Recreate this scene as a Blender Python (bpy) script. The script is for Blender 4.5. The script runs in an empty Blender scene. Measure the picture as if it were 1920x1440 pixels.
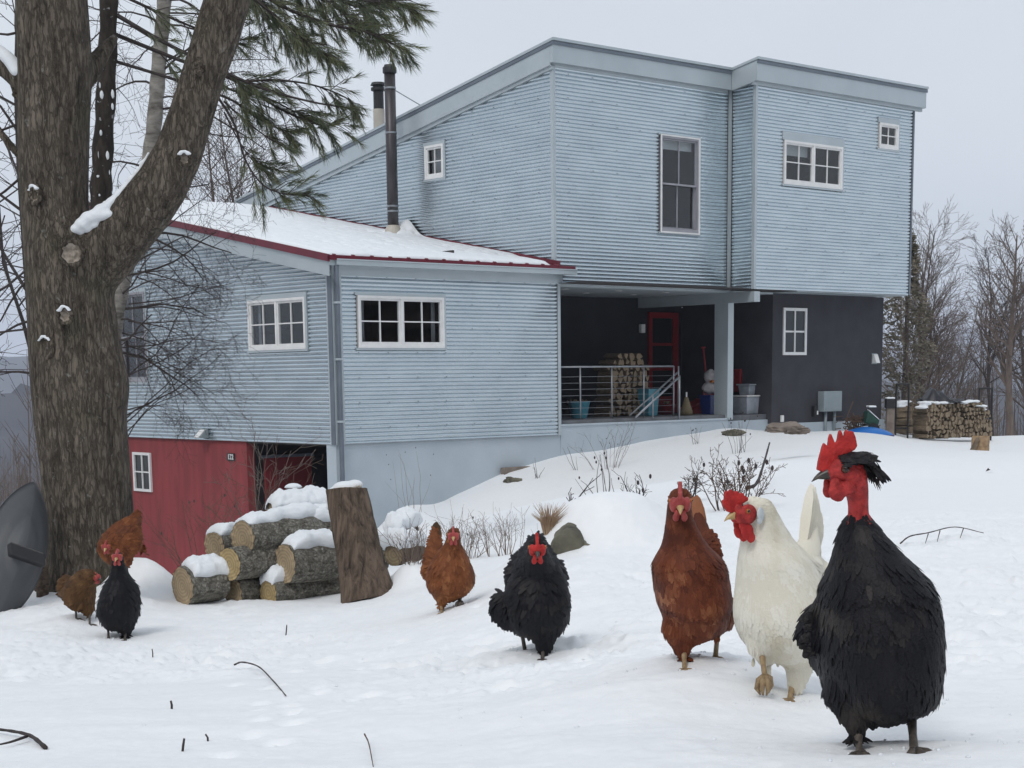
import bpy, bmesh, math, random
import numpy as np
from mathutils import Vector, Matrix, noise as mnoise
R=math.radians
random.seed(7); rng=np.random.default_rng(11)
C=bpy.data.collections.new('place'); bpy.context.scene.collection.children.link(C)
sc=bpy.context.scene
# ---------------------------------------------------------------- survey of the site (lens solved from the building's lines)
F=3082.55; CX=960; CY=1206.36; YAW=.8496742; PITCH=.16060907; ROLL=-.0122312
_m=np.array([[math.cos(ROLL),-math.sin(ROLL),0],[math.sin(ROLL),math.cos(ROLL),0],[0,0,1]])@np.array([[1,0,0],[0,math.cos(PITCH),-math.sin(PITCH)],[0,math.sin(PITCH),math.cos(PITCH)]])
def ray(u,v):
    d=_m.T@np.array([(u-CX)/F,(v-CY)/F,1.0]); return np.array([d[0],d[2],-d[1]])
def at(u,v,Y):
    r=ray(u,v); return Vector(r*Y/r[1])
HB=np.array([math.sin(YAW),math.cos(YAW),0]); HA=np.array([-math.cos(YAW),math.sin(YAW),0])
HO=np.array(at(632,832,27.0)); HO[2]=0
def H(s,t,z): return Vector(HO+HB*s+HA*t+np.array([0,0,z]))
def hit_t(u,v,t):
    r=ray(u,v); k=(t+HA@HO)/(HA@r); p=r*k; return (HB@(p-HO),t,p[2])
def hit_s(u,v,s):
    r=ray(u,v); k=(s+HB@HO)/(HB@r); p=r*k; return (s,HA@(p-HO),p[2])
# ---------------------------------------------------------------- camera
cd=bpy.data.cameras.new('camera'); cam=bpy.data.objects.new('camera',cd); C.objects.link(cam)
cd.sensor_width=36; cd.lens=F/1920*36; cd.shift_y=(CY-720)/1920; cd.clip_end=9000; cd.clip_start=.05
def _w(v): return Vector((v[0],v[2],-v[1]))
cxv=_w(_m.T@np.array([1,0,0])); cyv=_w(_m.T@np.array([0,-1,0])); czv=_w(_m.T@np.array([0,0,-1]))
cam.matrix_world=Matrix(((cxv.x,cyv.x,czv.x,0),(cxv.y,cyv.y,czv.y,0),(cxv.z,cyv.z,czv.z,0),(0,0,0,1)))
sc.camera=cam
# ---------------------------------------------------------------- materials
def newmat(name):
    m=bpy.data.materials.new(name); m.use_nodes=True; nt=m.node_tree; nt.nodes.clear()
    o=nt.nodes.new('ShaderNodeOutputMaterial'); b=nt.nodes.new('ShaderNodeBsdfPrincipled'); nt.links.new(b.outputs[0],o.inputs[0])
    return m,nt,b
def N(nt,t,**k):
    n=nt.nodes.new(t)
    for a,v in k.items():
        if a.startswith('i_'): n.inputs[a[2:].replace('_',' ')].default_value=v
        else: setattr(n,a,v)
    return n
def L(nt,a,b): nt.links.new(a,b)
def ramp(nt,stops):
    r=nt.nodes.new('ShaderNodeValToRGB'); e=r.color_ramp.elements
    while len(e)<len(stops): e.new(.5)
    for i,(p,c) in enumerate(stops): e[i].position=p; e[i].color=(*c,1)
    return r
def pm(name,c1,c2=None,rough=.7,metal=0,scale=8,stretch=(1,1,1),bump=0,bscale=None,spec=.5,detail=5,lo=.35,hi=.65,coord='Object'):
    m,nt,b=newmat(name); c2=c2 or tuple(x*.8 for x in c1)
    tc=N(nt,'ShaderNodeTexCoord'); mp=N(nt,'ShaderNodeMapping'); mp.inputs['Scale'].default_value=stretch
    L(nt,tc.outputs[coord],mp.inputs[0])
    n=N(nt,'ShaderNodeTexNoise',i_Scale=scale,i_Detail=detail); L(nt,mp.outputs[0],n.inputs['Vector'])
    r=ramp(nt,[(lo,c2),(hi,c1)]); L(nt,n.outputs[0],r.inputs[0]); L(nt,r.outputs[0],b.inputs['Base Color'])
    b.inputs['Roughness'].default_value=rough; b.inputs['Metallic'].default_value=metal; b.inputs['Specular IOR Level'].default_value=spec
    if bump:
        n2=N(nt,'ShaderNodeTexNoise',i_Scale=bscale or scale*3,i_Detail=6); L(nt,mp.outputs[0],n2.inputs['Vector'])
        bp=N(nt,'ShaderNodeBump',i_Strength=1.0,i_Distance=bump); L(nt,n2.outputs[0],bp.inputs['Height']); L(nt,bp.outputs[0],b.inputs['Normal'])
    return m
M={}
M['galv']=pm('galvanised_steel',(.575,.64,.68),(.50,.565,.61),rough=.26,metal=.93,scale=1.3,stretch=(1,1,3),detail=8,lo=.3,hi=.7)
M['trim']=pm('grey_painted_trim',(.46,.515,.545),(.42,.475,.505),rough=.42,metal=.3,scale=2,detail=4)
M['trimdark']=pm('dark_grey_trim',(.17,.20,.235),(.14,.165,.2),rough=.45,metal=.4,scale=3)
M['white']=pm('white_window_paint',(.78,.78,.77),(.70,.70,.70),rough=.4,scale=5)
M['greyframe']=pm('grey_sash_paint',(.33,.33,.36),(.28,.28,.31),rough=.45,scale=5)
M['concrete']=pm('pale_blue_concrete',(.46,.52,.57),(.40,.46,.51),rough=.85,scale=1.1,bump=.004,bscale=30,detail=9)
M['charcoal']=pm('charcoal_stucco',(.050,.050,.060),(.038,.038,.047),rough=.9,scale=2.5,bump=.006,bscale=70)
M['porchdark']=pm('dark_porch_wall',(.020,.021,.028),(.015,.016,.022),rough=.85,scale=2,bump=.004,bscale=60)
M['redwall']=pm('barn_red_board',(.27,.044,.048),(.20,.032,.036),rough=.75,scale=1.5,stretch=(3,3,.6),bump=.002,bscale=25)
M['redshade']=pm('shaded_red_paint',(.19,.022,.027),(.15,.017,.022),rough=.6,scale=3)  # door red darkened to paint in the shade of the recess
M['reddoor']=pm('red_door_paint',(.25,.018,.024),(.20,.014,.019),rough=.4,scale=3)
M['redtrim']=pm('dark_red_roof_metal',(.15,.008,.024),(.11,.006,.018),rough=.35,metal=.1,scale=4)
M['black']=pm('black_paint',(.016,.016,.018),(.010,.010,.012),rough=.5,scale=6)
M['pipe']=pm('weathered_stove_pipe',(.105,.098,.10),(.060,.054,.058),rough=.42,metal=.7,scale=3,stretch=(4,4,.6),detail=8)
M['steel']=pm('brushed_steel',(.36,.375,.40),(.28,.295,.32),rough=.45,metal=.8,scale=8)
M['floor']=pm('grey_deck_board',(.16,.165,.18),(.11,.115,.125),rough=.7,scale=4)
M['beige']=pm('beige_flashing',(.5,.46,.4),(.42,.38,.33),rough=.6,scale=4)
M['wood']=pm('raw_wood',(.42,.29,.17),(.25,.16,.09),rough=.85,scale=14,stretch=(1,1,1),bump=.003,bscale=60)
M['timber']=pm('weathered_timber',(.24,.20,.17),(.15,.12,.10),rough=.9,scale=6,bump=.003)
M['stone']=pm('lichen_stone',(.165,.155,.115),(.065,.060,.046),rough=.9,scale=9,bump=.02,bscale=14,detail=9)
M['blue']=pm('blue_plastic',(.010,.15,.50),(.008,.12,.42),rough=.35,scale=3)
M['navy']=pm('dark_blue_plastic',(.012,.03,.16),(.01,.025,.13),rough=.4,scale=3)
M['teal']=pm('teal_plastic',(.09,.30,.38),(.07,.25,.33),rough=.4,scale=4)
M['clear']=pm('milky_plastic_tub',(.42,.45,.50),(.30,.33,.37),rough=.3,scale=7,detail=3)
M['bagwhite']=pm('white_feed_sack',(.45,.43,.44),(.32,.30,.31),rough=.6,scale=9,bump=.02,bscale=12)
M['dry']=pm('dry_grass',(.46,.33,.22),(.30,.20,.13),rough=.9,scale=20)
M['weed']=pm('dry_weed_stem',(.24,.18,.145),(.14,.105,.085),rough=.9,scale=20)
M['straw']=pm('broom_straw',(.20,.165,.10),(.13,.10,.06),rough=.9,scale=30,stretch=(4,4,.3))
M['box']=pm('grey_meter_box',(.30,.35,.37),(.26,.31,.33),rough=.45,metal=.2,scale=3)
M['green']=pm('dark_green_plastic',(.015,.07,.05),(.010,.05,.035),rough=.45,scale=5)
M['tarp']=pm('black_tarp',(.012,.013,.020),(.008,.008,.012),rough=.45,scale=5,bump=.02,bscale=9)
M['dish']=pm('grey_moulded_plastic',(.075,.079,.086),(.045,.049,.055),rough=.55,scale=3,stretch=(1,1,.5),detail=7,bump=.003,bscale=22)
M['orange']=pm('orange_print',(.45,.16,.03),(.36,.12,.02),rough=.6)
def snowmat(name,base=(.84,.87,.90)):
    m,nt,b=newmat(name)
    b.inputs['Base Color'].default_value=(*base,1); b.inputs['Roughness'].default_value=.62; b.inputs['Specular IOR Level'].default_value=.3
    tc=N(nt,'ShaderNodeTexCoord')
    n1=N(nt,'ShaderNodeTexNoise',i_Scale=14,i_Detail=8,i_Roughness=.65); L(nt,tc.outputs['Object'],n1.inputs['Vector'])
    n2=N(nt,'ShaderNodeTexNoise',i_Scale=120,i_Detail=3); L(nt,tc.outputs['Object'],n2.inputs['Vector'])
    a=N(nt,'ShaderNodeMath',operation='MULTIPLY_ADD'); a.inputs[1].default_value=.22; L(nt,n2.outputs[0],a.inputs[0]); L(nt,n1.outputs[0],a.inputs[2])
    bp=N(nt,'ShaderNodeBump',i_Strength=.8,i_Distance=.012); L(nt,a.outputs[0],bp.inputs['Height']); L(nt,bp.outputs[0],b.inputs['Normal'])
    r=ramp(nt,[(.3,tuple(x*.95 for x in base)),(.7,base)]); L(nt,n1.outputs[0],r.inputs[0]); L(nt,r.outputs[0],b.inputs['Base Color'])
    return m
M['snow']=snowmat('snow')
def barkmat(name,c1,c2,sx=16,sz=2.2,bump=.02,light=None,lich=None,fine=False):
    m,nt,b=newmat(name); b.inputs['Roughness'].default_value=.9; b.inputs['Specular IOR Level'].default_value=.25
    tc=N(nt,'ShaderNodeTexCoord'); mp=N(nt,'ShaderNodeMapping'); mp.inputs['Scale'].default_value=(sx,sx,sz); L(nt,tc.outputs['Object'],mp.inputs[0])
    n=N(nt,'ShaderNodeTexNoise',i_Scale=1,i_Detail=9,i_Roughness=.68,i_Distortion=.6); L(nt,mp.outputs[0],n.inputs['Vector'])
    n3=N(nt,'ShaderNodeTexNoise',i_Scale=3.2,i_Detail=6); L(nt,tc.outputs['Object'],n3.inputs['Vector'])
    r=ramp(nt,[(.32,c2),(.62,c1)]); L(nt,n.outputs[0],r.inputs[0]); out=r.outputs[0]
    if light:
        r3=ramp(nt,[(.56,(0,0,0)),(.72,(1,1,1))]); L(nt,n3.outputs[0],r3.inputs[0])
        mx=N(nt,'ShaderNodeMixRGB'); mx.inputs[2].default_value=(*light,1); L(nt,r3.outputs[0],mx.inputs[0]); L(nt,out,mx.inputs[1]); out=mx.outputs[0]
    if lich:
        v=N(nt,'ShaderNodeTexNoise',i_Scale=26,i_Detail=4); L(nt,tc.outputs['Object'],v.inputs['Vector'])
        r4=ramp(nt,[(.66,(0,0,0)),(.72,(1,1,1))]); L(nt,v.outputs[0],r4.inputs[0])
        mx=N(nt,'ShaderNodeMixRGB'); mx.inputs[2].default_value=(*lich,1); L(nt,r4.outputs[0],mx.inputs[0]); L(nt,out,mx.inputs[1]); out=mx.outputs[0]
    L(nt,out,b.inputs['Base Color'])
    hgt=n.outputs[0]
    if fine:
        m2=N(nt,'ShaderNodeMapping'); m2.inputs['Scale'].default_value=((34,34,8) if sz<10 else (46,46,46)); L(nt,tc.outputs['Object'],m2.inputs[0])
        vo=N(nt,'ShaderNodeTexVoronoi',feature='DISTANCE_TO_EDGE',i_Scale=1.0); wv=N(nt,'ShaderNodeTexNoise',i_Scale=2.2,i_Detail=4); L(nt,m2.outputs[0],wv.inputs['Vector'])
        va=N(nt,'ShaderNodeVectorMath',operation='MULTIPLY_ADD'); va.inputs[1].default_value=(1.6,1.6,1.6); L(nt,wv.outputs['Color'],va.inputs[0]); L(nt,m2.outputs[0],va.inputs[2]); L(nt,va.outputs[0],vo.inputs['Vector'])
        r5=ramp(nt,[(.0,(0,0,0)),(.16,(1,1,1))]); L(nt,vo.outputs['Distance'],r5.inputs[0])
        ma=N(nt,'ShaderNodeMath',operation='MULTIPLY_ADD'); ma.inputs[1].default_value=.35; L(nt,r5.outputs[0],ma.inputs[0]); L(nt,n.outputs[0],ma.inputs[2]); hgt=ma.outputs[0]
        mx=N(nt,'ShaderNodeMixRGB',blend_type='MULTIPLY'); mx.inputs[0].default_value=.38; L(nt,out,mx.inputs[1]); L(nt,r5.outputs[0],mx.inputs[2]); L(nt,mx.outputs[0],b.inputs['Base Color'])
    bp=N(nt,'ShaderNodeBump',i_Strength=1,i_Distance=bump); L(nt,hgt,bp.inputs['Height']); L(nt,bp.outputs[0],b.inputs['Normal'])
    return m
M['maple']=barkmat('maple_bark',(.195,.163,.130),(.052,.043,.034),24,5,.026,light=(.125,.112,.080),lich=(.24,.235,.21),fine=True)
M['darkbark']=barkmat('dark_bark',(.062,.052,.044),(.016,.013,.012),14,4,.02,lich=(.3,.31,.32))
M['birch']=barkmat('birch_bark',(.35,.33,.30),(.085,.075,.066),5,14,.006)
M['twig']=barkmat('twig_bark',(.070,.058,.056),(.036,.030,.030),30,30,.001)
M['twigbrown']=barkmat('brown_twig_bark',(.13,.085,.062),(.06,.04,.032),30,30,.001)
M['fartree']=barkmat('bare_tree_bark',(.175,.14,.122),(.095,.076,.070),6,2,.01)
M['logbark']=barkmat('grey_log_bark',(.38,.36,.31),(.105,.095,.078),20,30,.016,light=(.34,.33,.30),lich=(.46,.46,.44),fine=True)
M['stumpbark']=barkmat('brown_log_bark',(.19,.140,.105),(.028,.021,.017),30,2.4,.03)
def ringmat(name,c1,c2):
    m,nt,b=newmat(name); b.inputs['Roughness'].default_value=.85
    tc=N(nt,'ShaderNodeTexCoord'); w=N(nt,'ShaderNodeTexWave',wave_type='RINGS',rings_direction='X',i_Scale=16,i_Distortion=2.2,i_Detail=3)
    w.inputs['Detail Scale'].default_value=2
    L(nt,tc.outputs['Object'],w.inputs['Vector']); n=N(nt,'ShaderNodeTexNoise',i_Scale=9,i_Detail=6); L(nt,tc.outputs['Object'],n.inputs['Vector'])
    r=ramp(nt,[(.25,c2),(.75,c1)]); L(nt,n.outputs[0],r.inputs[0])
    mx=N(nt,'ShaderNodeMixRGB',blend_type='MULTIPLY'); mx.inputs[0].default_value=.28; L(nt,r.outputs[0],mx.inputs[1]); L(nt,w.outputs[0],mx.inputs[2]); L(nt,mx.outputs[0],b.inputs['Base Color'])
    return m
M['logend']=ringmat('sawn_log_end',(.47,.36,.225),(.29,.22,.135))
M['logend2']=ringmat('yellow_log_end',(.52,.39,.20),(.34,.25,.12))
M['splitend']=pm('split_wood_end',(.36,.275,.185),(.13,.10,.068),rough=.9,scale=22,detail=6,coord='Generated')
M['splitside']=pm('split_wood_side',(.22,.165,.11),(.08,.062,.045),rough=.9,scale=12,detail=6)
M['scar']=pm('pruned_wood',(.36,.31,.26),(.15,.125,.10),rough=.9,scale=40,bump=.008,bscale=50)
# glass: dark reflective pane over whatever stands behind it
def glassmat():
    m=bpy.data.materials.new('window_glass'); m.use_nodes=True; nt=m.node_tree; nt.nodes.clear()
    o=N(nt,'ShaderNodeOutputMaterial'); t=N(nt,'ShaderNodeBsdfTransparent'); t.inputs[0].default_value=(.95,.97,.98,1)
    g=N(nt,'ShaderNodeBsdfGlossy'); g.inputs['Roughness'].default_value=.02; lw=N(nt,'ShaderNodeLayerWeight'); lw.inputs[0].default_value=.5; pw=N(nt,'ShaderNodeMath',operation='POWER'); pw.inputs[1].default_value=4.5; L(nt,lw.outputs['Facing'],pw.inputs[0]); fr=N(nt,'ShaderNodeMath',operation='MULTIPLY_ADD'); fr.inputs[1].default_value=.85; fr.inputs[2].default_value=.045; L(nt,pw.outputs[0],fr.inputs[0])
    mx=N(nt,'ShaderNodeMixShader'); L(nt,fr.outputs[0],mx.inputs[0]); L(nt,t.outputs[0],mx.inputs[1]); L(nt,g.outputs[0],mx.inputs[2]); L(nt,mx.outputs[0],o.inputs[0])
    return m
M['glass']=glassmat()
M['room']=pm('dim_room_wall',(.055,.05,.05),(.04,.036,.037),rough=.9,scale=2)
M['blind']=pm('pale_roller_blind',(.42,.43,.43),(.36,.37,.37),rough=.8,scale=5)
M['curtain']=pm('grey_curtain',(.23,.24,.25),(.16,.17,.18),rough=.9,scale=10,stretch=(8,8,.3))
# ---------------------------------------------------------------- mesh helpers
class MB:
    def __init__(s): s.v=[]; s.f=[]; s.m=[]
    def add(s,vs,fs,mi=0):
        b=len(s.v); s.v.extend([tuple(x) for x in vs]); s.f.extend([tuple(b+i for i in f) for f in fs]); s.m.extend([mi]*len(fs))
    def box(s,x0,x1,y0,y1,z0,z1,mi=0):
        s.add([(x0,y0,z0),(x1,y0,z0),(x1,y1,z0),(x0,y1,z0),(x0,y0,z1),(x1,y0,z1),(x1,y1,z1),(x0,y1,z1)],
              [(3,2,1,0),(4,5,6,7),(0,1,5,4),(1,2,6,5),(2,3,7,6),(3,0,4,7)],mi)
    def hexa(s,p,mi=0): # 8 points, bottom 4 then top 4
        s.add(p,[(3,2,1,0),(4,5,6,7),(0,1,5,4),(1,2,6,5),(2,3,7,6),(3,0,4,7)],mi)
    def tube(s,path,rad,n=6,mi=0,cap=True,mcap=None):
        path=[Vector(p) for p in path]; k=len(path)
        if not hasattr(rad,'__len__'): rad=[rad]*k
        vs=[]; ref=None
        for i,p in enumerate(path):
            t=(path[min(i+1,k-1)]-path[max(i-1,0)])
            if t.length<1e-9: t=Vector((0,0,1))
            t.normalize()
            if ref is None:
                ref=t.orthogonal().normalized()
            ref=(ref-t*ref.dot(t))
            if ref.length<1e-6: ref=t.orthogonal()
            ref.normalize(); b=t.cross(ref)
            for j in range(n):
                a=2*math.pi*j/n; vs.append(p+(ref*math.cos(a)+b*math.sin(a))*rad[i])
        fs=[(i*n+j,i*n+(j+1)%n,(i+1)*n+(j+1)%n,(i+1)*n+j) for i in range(k-1) for j in range(n)]
        s.add(vs,fs,mi)
        if cap:
            b=len(s.v)-len(vs); mc=mi if mcap is None else mcap
            s.f.append(tuple(b+j for j in reversed(range(n)))); s.m.append(mc)
            s.f.append(tuple(b+(k-1)*n+j for j in range(n))); s.m.append(mc)
    def sphere(s,c,r,nu=10,nv=7,mi=0,rot=None):
        if not hasattr(r,'__len__'): r=(r,r,r)
        vs=[];fs=[]
        vs.append(Vector((0,0,r[2])))
        for i in range(1,nv):
            th=math.pi*i/nv
            for j in range(nu):
                a=2*math.pi*j/nu; vs.append(Vector((r[0]*math.sin(th)*math.cos(a),r[1]*math.sin(th)*math.sin(a),r[2]*math.cos(th))))
        vs.append(Vector((0,0,-r[2])))
        for j in range(nu): fs.append((0,1+j,1+(j+1)%nu))
        for i in range(nv-2):
            for j in range(nu): fs.append((1+i*nu+j,1+(i+1)*nu+j,1+(i+1)*nu+(j+1)%nu,1+i*nu+(j+1)%nu))
        e=len(vs)-1; b=1+(nv-2)*nu
        for j in range(nu): fs.append((b+j,e,b+(j+1)%nu))
        c=Vector(c)
        s.add([(rot@v if rot else v)+c for v in vs],fs,mi)
    def build(s,name,mats,parent=None,smooth=False,bevel=0):
        me=bpy.data.meshes.new(name); me.from_pydata(s.v,[],s.f)
        if not isinstance(mats,(list,tuple)): mats=[mats]
        for m in mats: me.materials.append(m)
        if len(mats)>1: me.polygons.foreach_set('material_index',s.m)
        if smooth: me.polygons.foreach_set('use_smooth',[True]*len(s.f))
        me.update()
        o=bpy.data.objects.new(name,me); C.objects.link(o)
        if parent: o.parent=parent
        if bevel:
            b=o.modifiers.new('edge','BEVEL'); b.width=bevel; b.segments=2; b.limit_method='ANGLE'
        return o
def tag(o,label=None,cat=None,group=None,kind=None):
    if label: o['label']=label
    if cat: o['category']=cat
    if group: o['group']=group
    if kind: o['kind']=kind
    return o
def empty(name,loc,label=None,cat=None,group=None,rz=0):
    o=bpy.data.objects.new(name,None); C.objects.link(o); o.location=loc; o.rotation_euler=(0,0,rz); o.empty_display_size=.1
    return tag(o,label,cat,group)
def recenter(o,loc):
    """put a world-built mesh's origin at loc"""
    loc=Vector(loc); o.data.transform(Matrix.Translation(-loc)); o.location=loc; return o
def unparented(mb,name,mats,loc,parent,smooth=False,bevel=0):
    """world-space mesh parented to an Empty at loc (no rotation)"""
    o=mb.build(name,mats,None,smooth,bevel); o.data.transform(Matrix.Translation(-Vector(loc)))
    o.parent=parent; return o
# lattice noise
def _h(ix,iy,seed): 
    n=(ix.astype(np.int64)*374761393+iy.astype(np.int64)*668265263+seed*1442695041)&0x7fffffff
    n=((n^(n>>13))*1274126177)&0x7fffffff
    return ((n^(n>>16))&0xffff)/65535.0
def vnoise(x,y,seed=0):
    ix=np.floor(x);iy=np.floor(y);fx=x-ix;fy=y-iy;fx=fx*fx*fx*(fx*(fx*6-15)+10);fy=fy*fy*fy*(fy*(fy*6-15)+10)
    a=_h(ix,iy,seed);b=_h(ix+1,iy,seed);c=_h(ix,iy+1,seed);d=_h(ix+1,iy+1,seed)
    return (a*(1-fx)+b*fx)*(1-fy)+(c*(1-fx)+d*fx)*fy-.5
def fbm(x,y,seed=0,oct=4,gain=.5):
    r=0;a=1
    for i in range(oct): r=r+a*vnoise(x*2**i+i*17.3,y*2**i-i*9.1,seed+i); a*=gain
    return r
def blobmesh(fill,voxel,smooth_it=6,name='tmp'):
    """one continuous surface grown round a set of overlapping lumps"""
    o=fill.build(name,M['black'])
    r=o.modifiers.new('r','REMESH'); r.mode='VOXEL'; r.voxel_size=voxel; r.use_smooth_shade=True
    if smooth_it:
        k=o.modifiers.new('s','SMOOTH'); k.iterations=smooth_it; k.factor=.5
    bpy.context.view_layer.update()
    dg=bpy.context.evaluated_depsgraph_get(); me=bpy.data.meshes.new_from_object(o.evaluated_get(dg))
    old=o.data; bpy.data.objects.remove(o); bpy.data.meshes.remove(old); me.materials.clear()
    me.polygons.foreach_set('use_smooth',[True]*len(me.polygons))
    return me
def chain(mb,pts,steps=6,nu=12,nv=8,squash=None):
    """capsule chain: pts [(Vector,r)]"""
    for (a,ra),(b,rb) in zip(pts,pts[1:]):
        for i in range(steps+1):
            f=i/steps; r=ra+(rb-ra)*f; p=Vector(a).lerp(Vector(b),f)
            mb.sphere(p,r,nu,nv)
def cr(pts,n):
    """Catmull-Rom through pts"""
    P=[Vector(p) for p in pts]; P=[P[0]*2-P[1]]+P+[P[-1]*2-P[-2]]; out=[]
    for i in range(1,len(P)-2):
        for k in range(n):
            t=k/n; a,b,c,d=P[i-1],P[i],P[i+1],P[i+2]
            out.append(.5*((2*b)+(c-a)*t+(2*a-5*b+4*c-d)*t*t+(3*b-a-3*c+d)*t**3))
    out.append(P[-2]); return out
# ---------------------------------------------------------------- light: overcast winter day
w=bpy.data.worlds.new('World'); sc.world=w; w.use_nodes=True; nt=w.node_tree; nt.nodes.clear()
SUN_EL,SUN_AZ=R(48),R(205)
o=N(nt,'ShaderNodeOutputWorld'); bg=N(nt,'ShaderNodeBackground'); bg.inputs[1].default_value=.108
sky=N(nt,'ShaderNodeTexSky',sky_type='NISHITA'); sky.sun_disc=False; sky.sun_elevation=SUN_EL; sky.sun_rotation=SUN_AZ; sky.air_density=1.0; sky.dust_density=4; sky.altitude=400
tc=N(nt,'ShaderNodeTexCoord'); mp=N(nt,'ShaderNodeMapping'); mp.inputs['Scale'].default_value=(1,1,2.2); L(nt,tc.outputs['Generated'],mp.inputs[0])
ns=N(nt,'ShaderNodeTexNoise',i_Scale=2.0,i_Detail=5,i_Distortion=.4); L(nt,mp.outputs[0],ns.inputs['Vector'])
cl=ramp(nt,[(.3,(.625,.682,.760)),(.68,(.720,.775,.838))]); L(nt,ns.outputs[0],cl.inputs[0])
sx=N(nt,'ShaderNodeVectorMath',operation='SCALE'); sx.inputs['Scale'].default_value=10.0; L(nt,cl.outputs[0],sx.inputs[0])
hs=N(nt,'ShaderNodeHueSaturation',i_Saturation=.35); L(nt,sky.outputs[0],hs.inputs['Color'])
mx=N(nt,'ShaderNodeMixRGB'); mx.inputs[0].default_value=.88; L(nt,hs.outputs[0],mx.inputs[1]); L(nt,sx.outputs[0],mx.inputs[2])
L(nt,mx.outputs[0],bg.inputs[0]); L(nt,bg.outputs[0],o.inputs[0])
sd=bpy.data.lights.new('sun','SUN'); sd.energy=1.15; sd.angle=R(20); sd.color=(1,.97,.93); so=bpy.data.objects.new('sun',sd); C.objects.link(so)
dv=Vector((math.sin(SUN_AZ)*math.cos(SUN_EL),math.cos(SUN_AZ)*math.cos(SUN_EL),math.sin(SUN_EL)))
so.rotation_euler=dv.to_track_quat('Z','Y').to_euler()
sc.view_settings.view_transform='Standard'; sc.view_settings.look='None'; sc.view_settings.exposure=0; sc.view_settings.gamma=1
sc.cycles.max_bounces=6; sc.cycles.volume_bounces=1; sc.cycles.transparent_max_bounces=10; sc.cycles.diffuse_bounces=3; sc.cycles.glossy_bounces=3; sc.cycles.use_denoising=True
try: sc.cycles.denoiser='OPENIMAGEDENOISE'
except Exception: pass
sc.cycles.caustics_reflective=False; sc.cycles.caustics_refractive=False
# ---------------------------------------------------------------- snow-covered ground
ctrl=[(1640,1419,2.45),(1480,1319,3.2),(1285,1257,3.47),(1015,1236,4.9),(832,1149,7.2),(215,1200,7.7),(155,1168,8.1),(960,1440,2.55),(0,1440,2.84),(1900,1440,2.26),(450,1440,2.75),(1400,1440,2.4),
(480,1280,4.9),(1750,1160,5.0),(1900,1160,4.9),
(1700,1020,7.5),(1900,1015,7.5),(1250,1060,7.4),(1080,1045,7.6),(960,1075,7.9),(330,1132,9.2),(500,1128,9.3),(640,1118,9.5),(150,1112,9.8),(0,1148,9.0),(-150,1170,9),
(780,1085,9.6),(850,1056,9.9),(960,1036,10.2),(1100,1000,10.2),(1250,985,10.5),(1400,960,11),
(1650,905,16),(1880,900,16),(1838,846,31),(1600,845,28),(1400,870,20),(1250,905,18),(1050,940,18),(900,975,17),(1700,820,36.0),(1900,822,40)]
cp=[tuple(at(*q)) for q in ctrl]
for (u,v) in ((735,962),(850,927),(940,888),(1060,852),(1200,826),(1350,804)):
    s_,t_,z_=hit_t(u,v,0); cp.append(tuple(H(s_,-.1,z_)))
    cp.append(tuple(H(s_,-2.0,z_-.12)))
cp+= [tuple(H(10.3,-.1,-1.12)),tuple(H(11.3,-.15,-1.17)),tuple(H(14.5,-.15,-1.24)),tuple(H(13,2,-1.3)),tuple(H(8,2,-1.35)),tuple(H(2,1.5,-3.55)),tuple(H(-.5,3,-3.6)),tuple(H(-.5,6,-3.65)),tuple(H(2,6,-3.9)),tuple(H(-3,2,-3.6)),tuple(H(-4,6,-3.9)),
 tuple(H(-.4,-.4,-3.1)),tuple(at(400,1100,14)),tuple(at(250,1130,15)),tuple(at(60,1090,15)),tuple(at(620,1075,15)),tuple(at(560,1060,20)),tuple(at(20,1010,24)),tuple(at(-300,1050,24)),tuple(H(18,3,-1.5)),tuple(H(20,-3,-1.5)),tuple(H(5,9,-2.8))]
cp=np.array(cp)
def tf(x,y): 
    y=np.maximum(y,1.6); return np.stack([np.clip(x/y,-.75,.75)*9,np.log(y)*3.2],-1)
_q=tf(cp[:,0],cp[:,1])
def _phi(d2): return np.where(d2>1e-12,.5*d2*np.log(np.maximum(d2,1e-12)),0)
_n=len(cp); _K=_phi(((_q[:,None]-_q[None])**2).sum(-1))+np.eye(_n)*.004; _P=np.c_[np.ones(_n),_q]
_A=np.block([[_K,_P],[_P.T,np.zeros((3,3))]]); _sol=np.linalg.solve(_A,np.r_[cp[:,2]/np.maximum(cp[:,1],2)**.5,np.zeros(3)])
FEET=[]; CORR=[]
DRIFTS=[(at(768,1100,9.35),.13,.22,.13),(at(285,1100,9.6),.20,.20,.20),(at(235,1095,9.7),.16,.18,.13),(at(60,1120,9.7),.25,.2,.07),(at(222,1085,9.15),.18,.15,.075)]
def ground0(x,y):
    x=np.asarray(x,float);y=np.asarray(y,float); sh=x.shape; x=x.ravel();y=y.ravel()
    ys=np.minimum(y,44); xs=np.where(y>44,x*44/np.maximum(y,1),x)
    q=tf(xs,ys); out=np.empty(len(x))
    for i in range(0,len(x),20000):
        d2=((q[i:i+20000,None]-_q[None])**2).sum(-1); out[i:i+20000]=_phi(d2)@_sol[:_n]+_sol[_n]+q[i:i+20000]@_sol[_n+1:]
    z=out*np.maximum(ys,2)**.5
    far=np.clip((y-42)/60,0,1); far=far*far*(3-2*far)
    z=z-far*16-np.clip((y-102)/400,0,1)*20
    return z.reshape(sh)
def mound(x,y,c,rx,ry,h): return h*np.exp(-(((x-c[0])/rx)**2+((y-c[1])/ry)**2))
mc=at(1142,1000,8.25)
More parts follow.
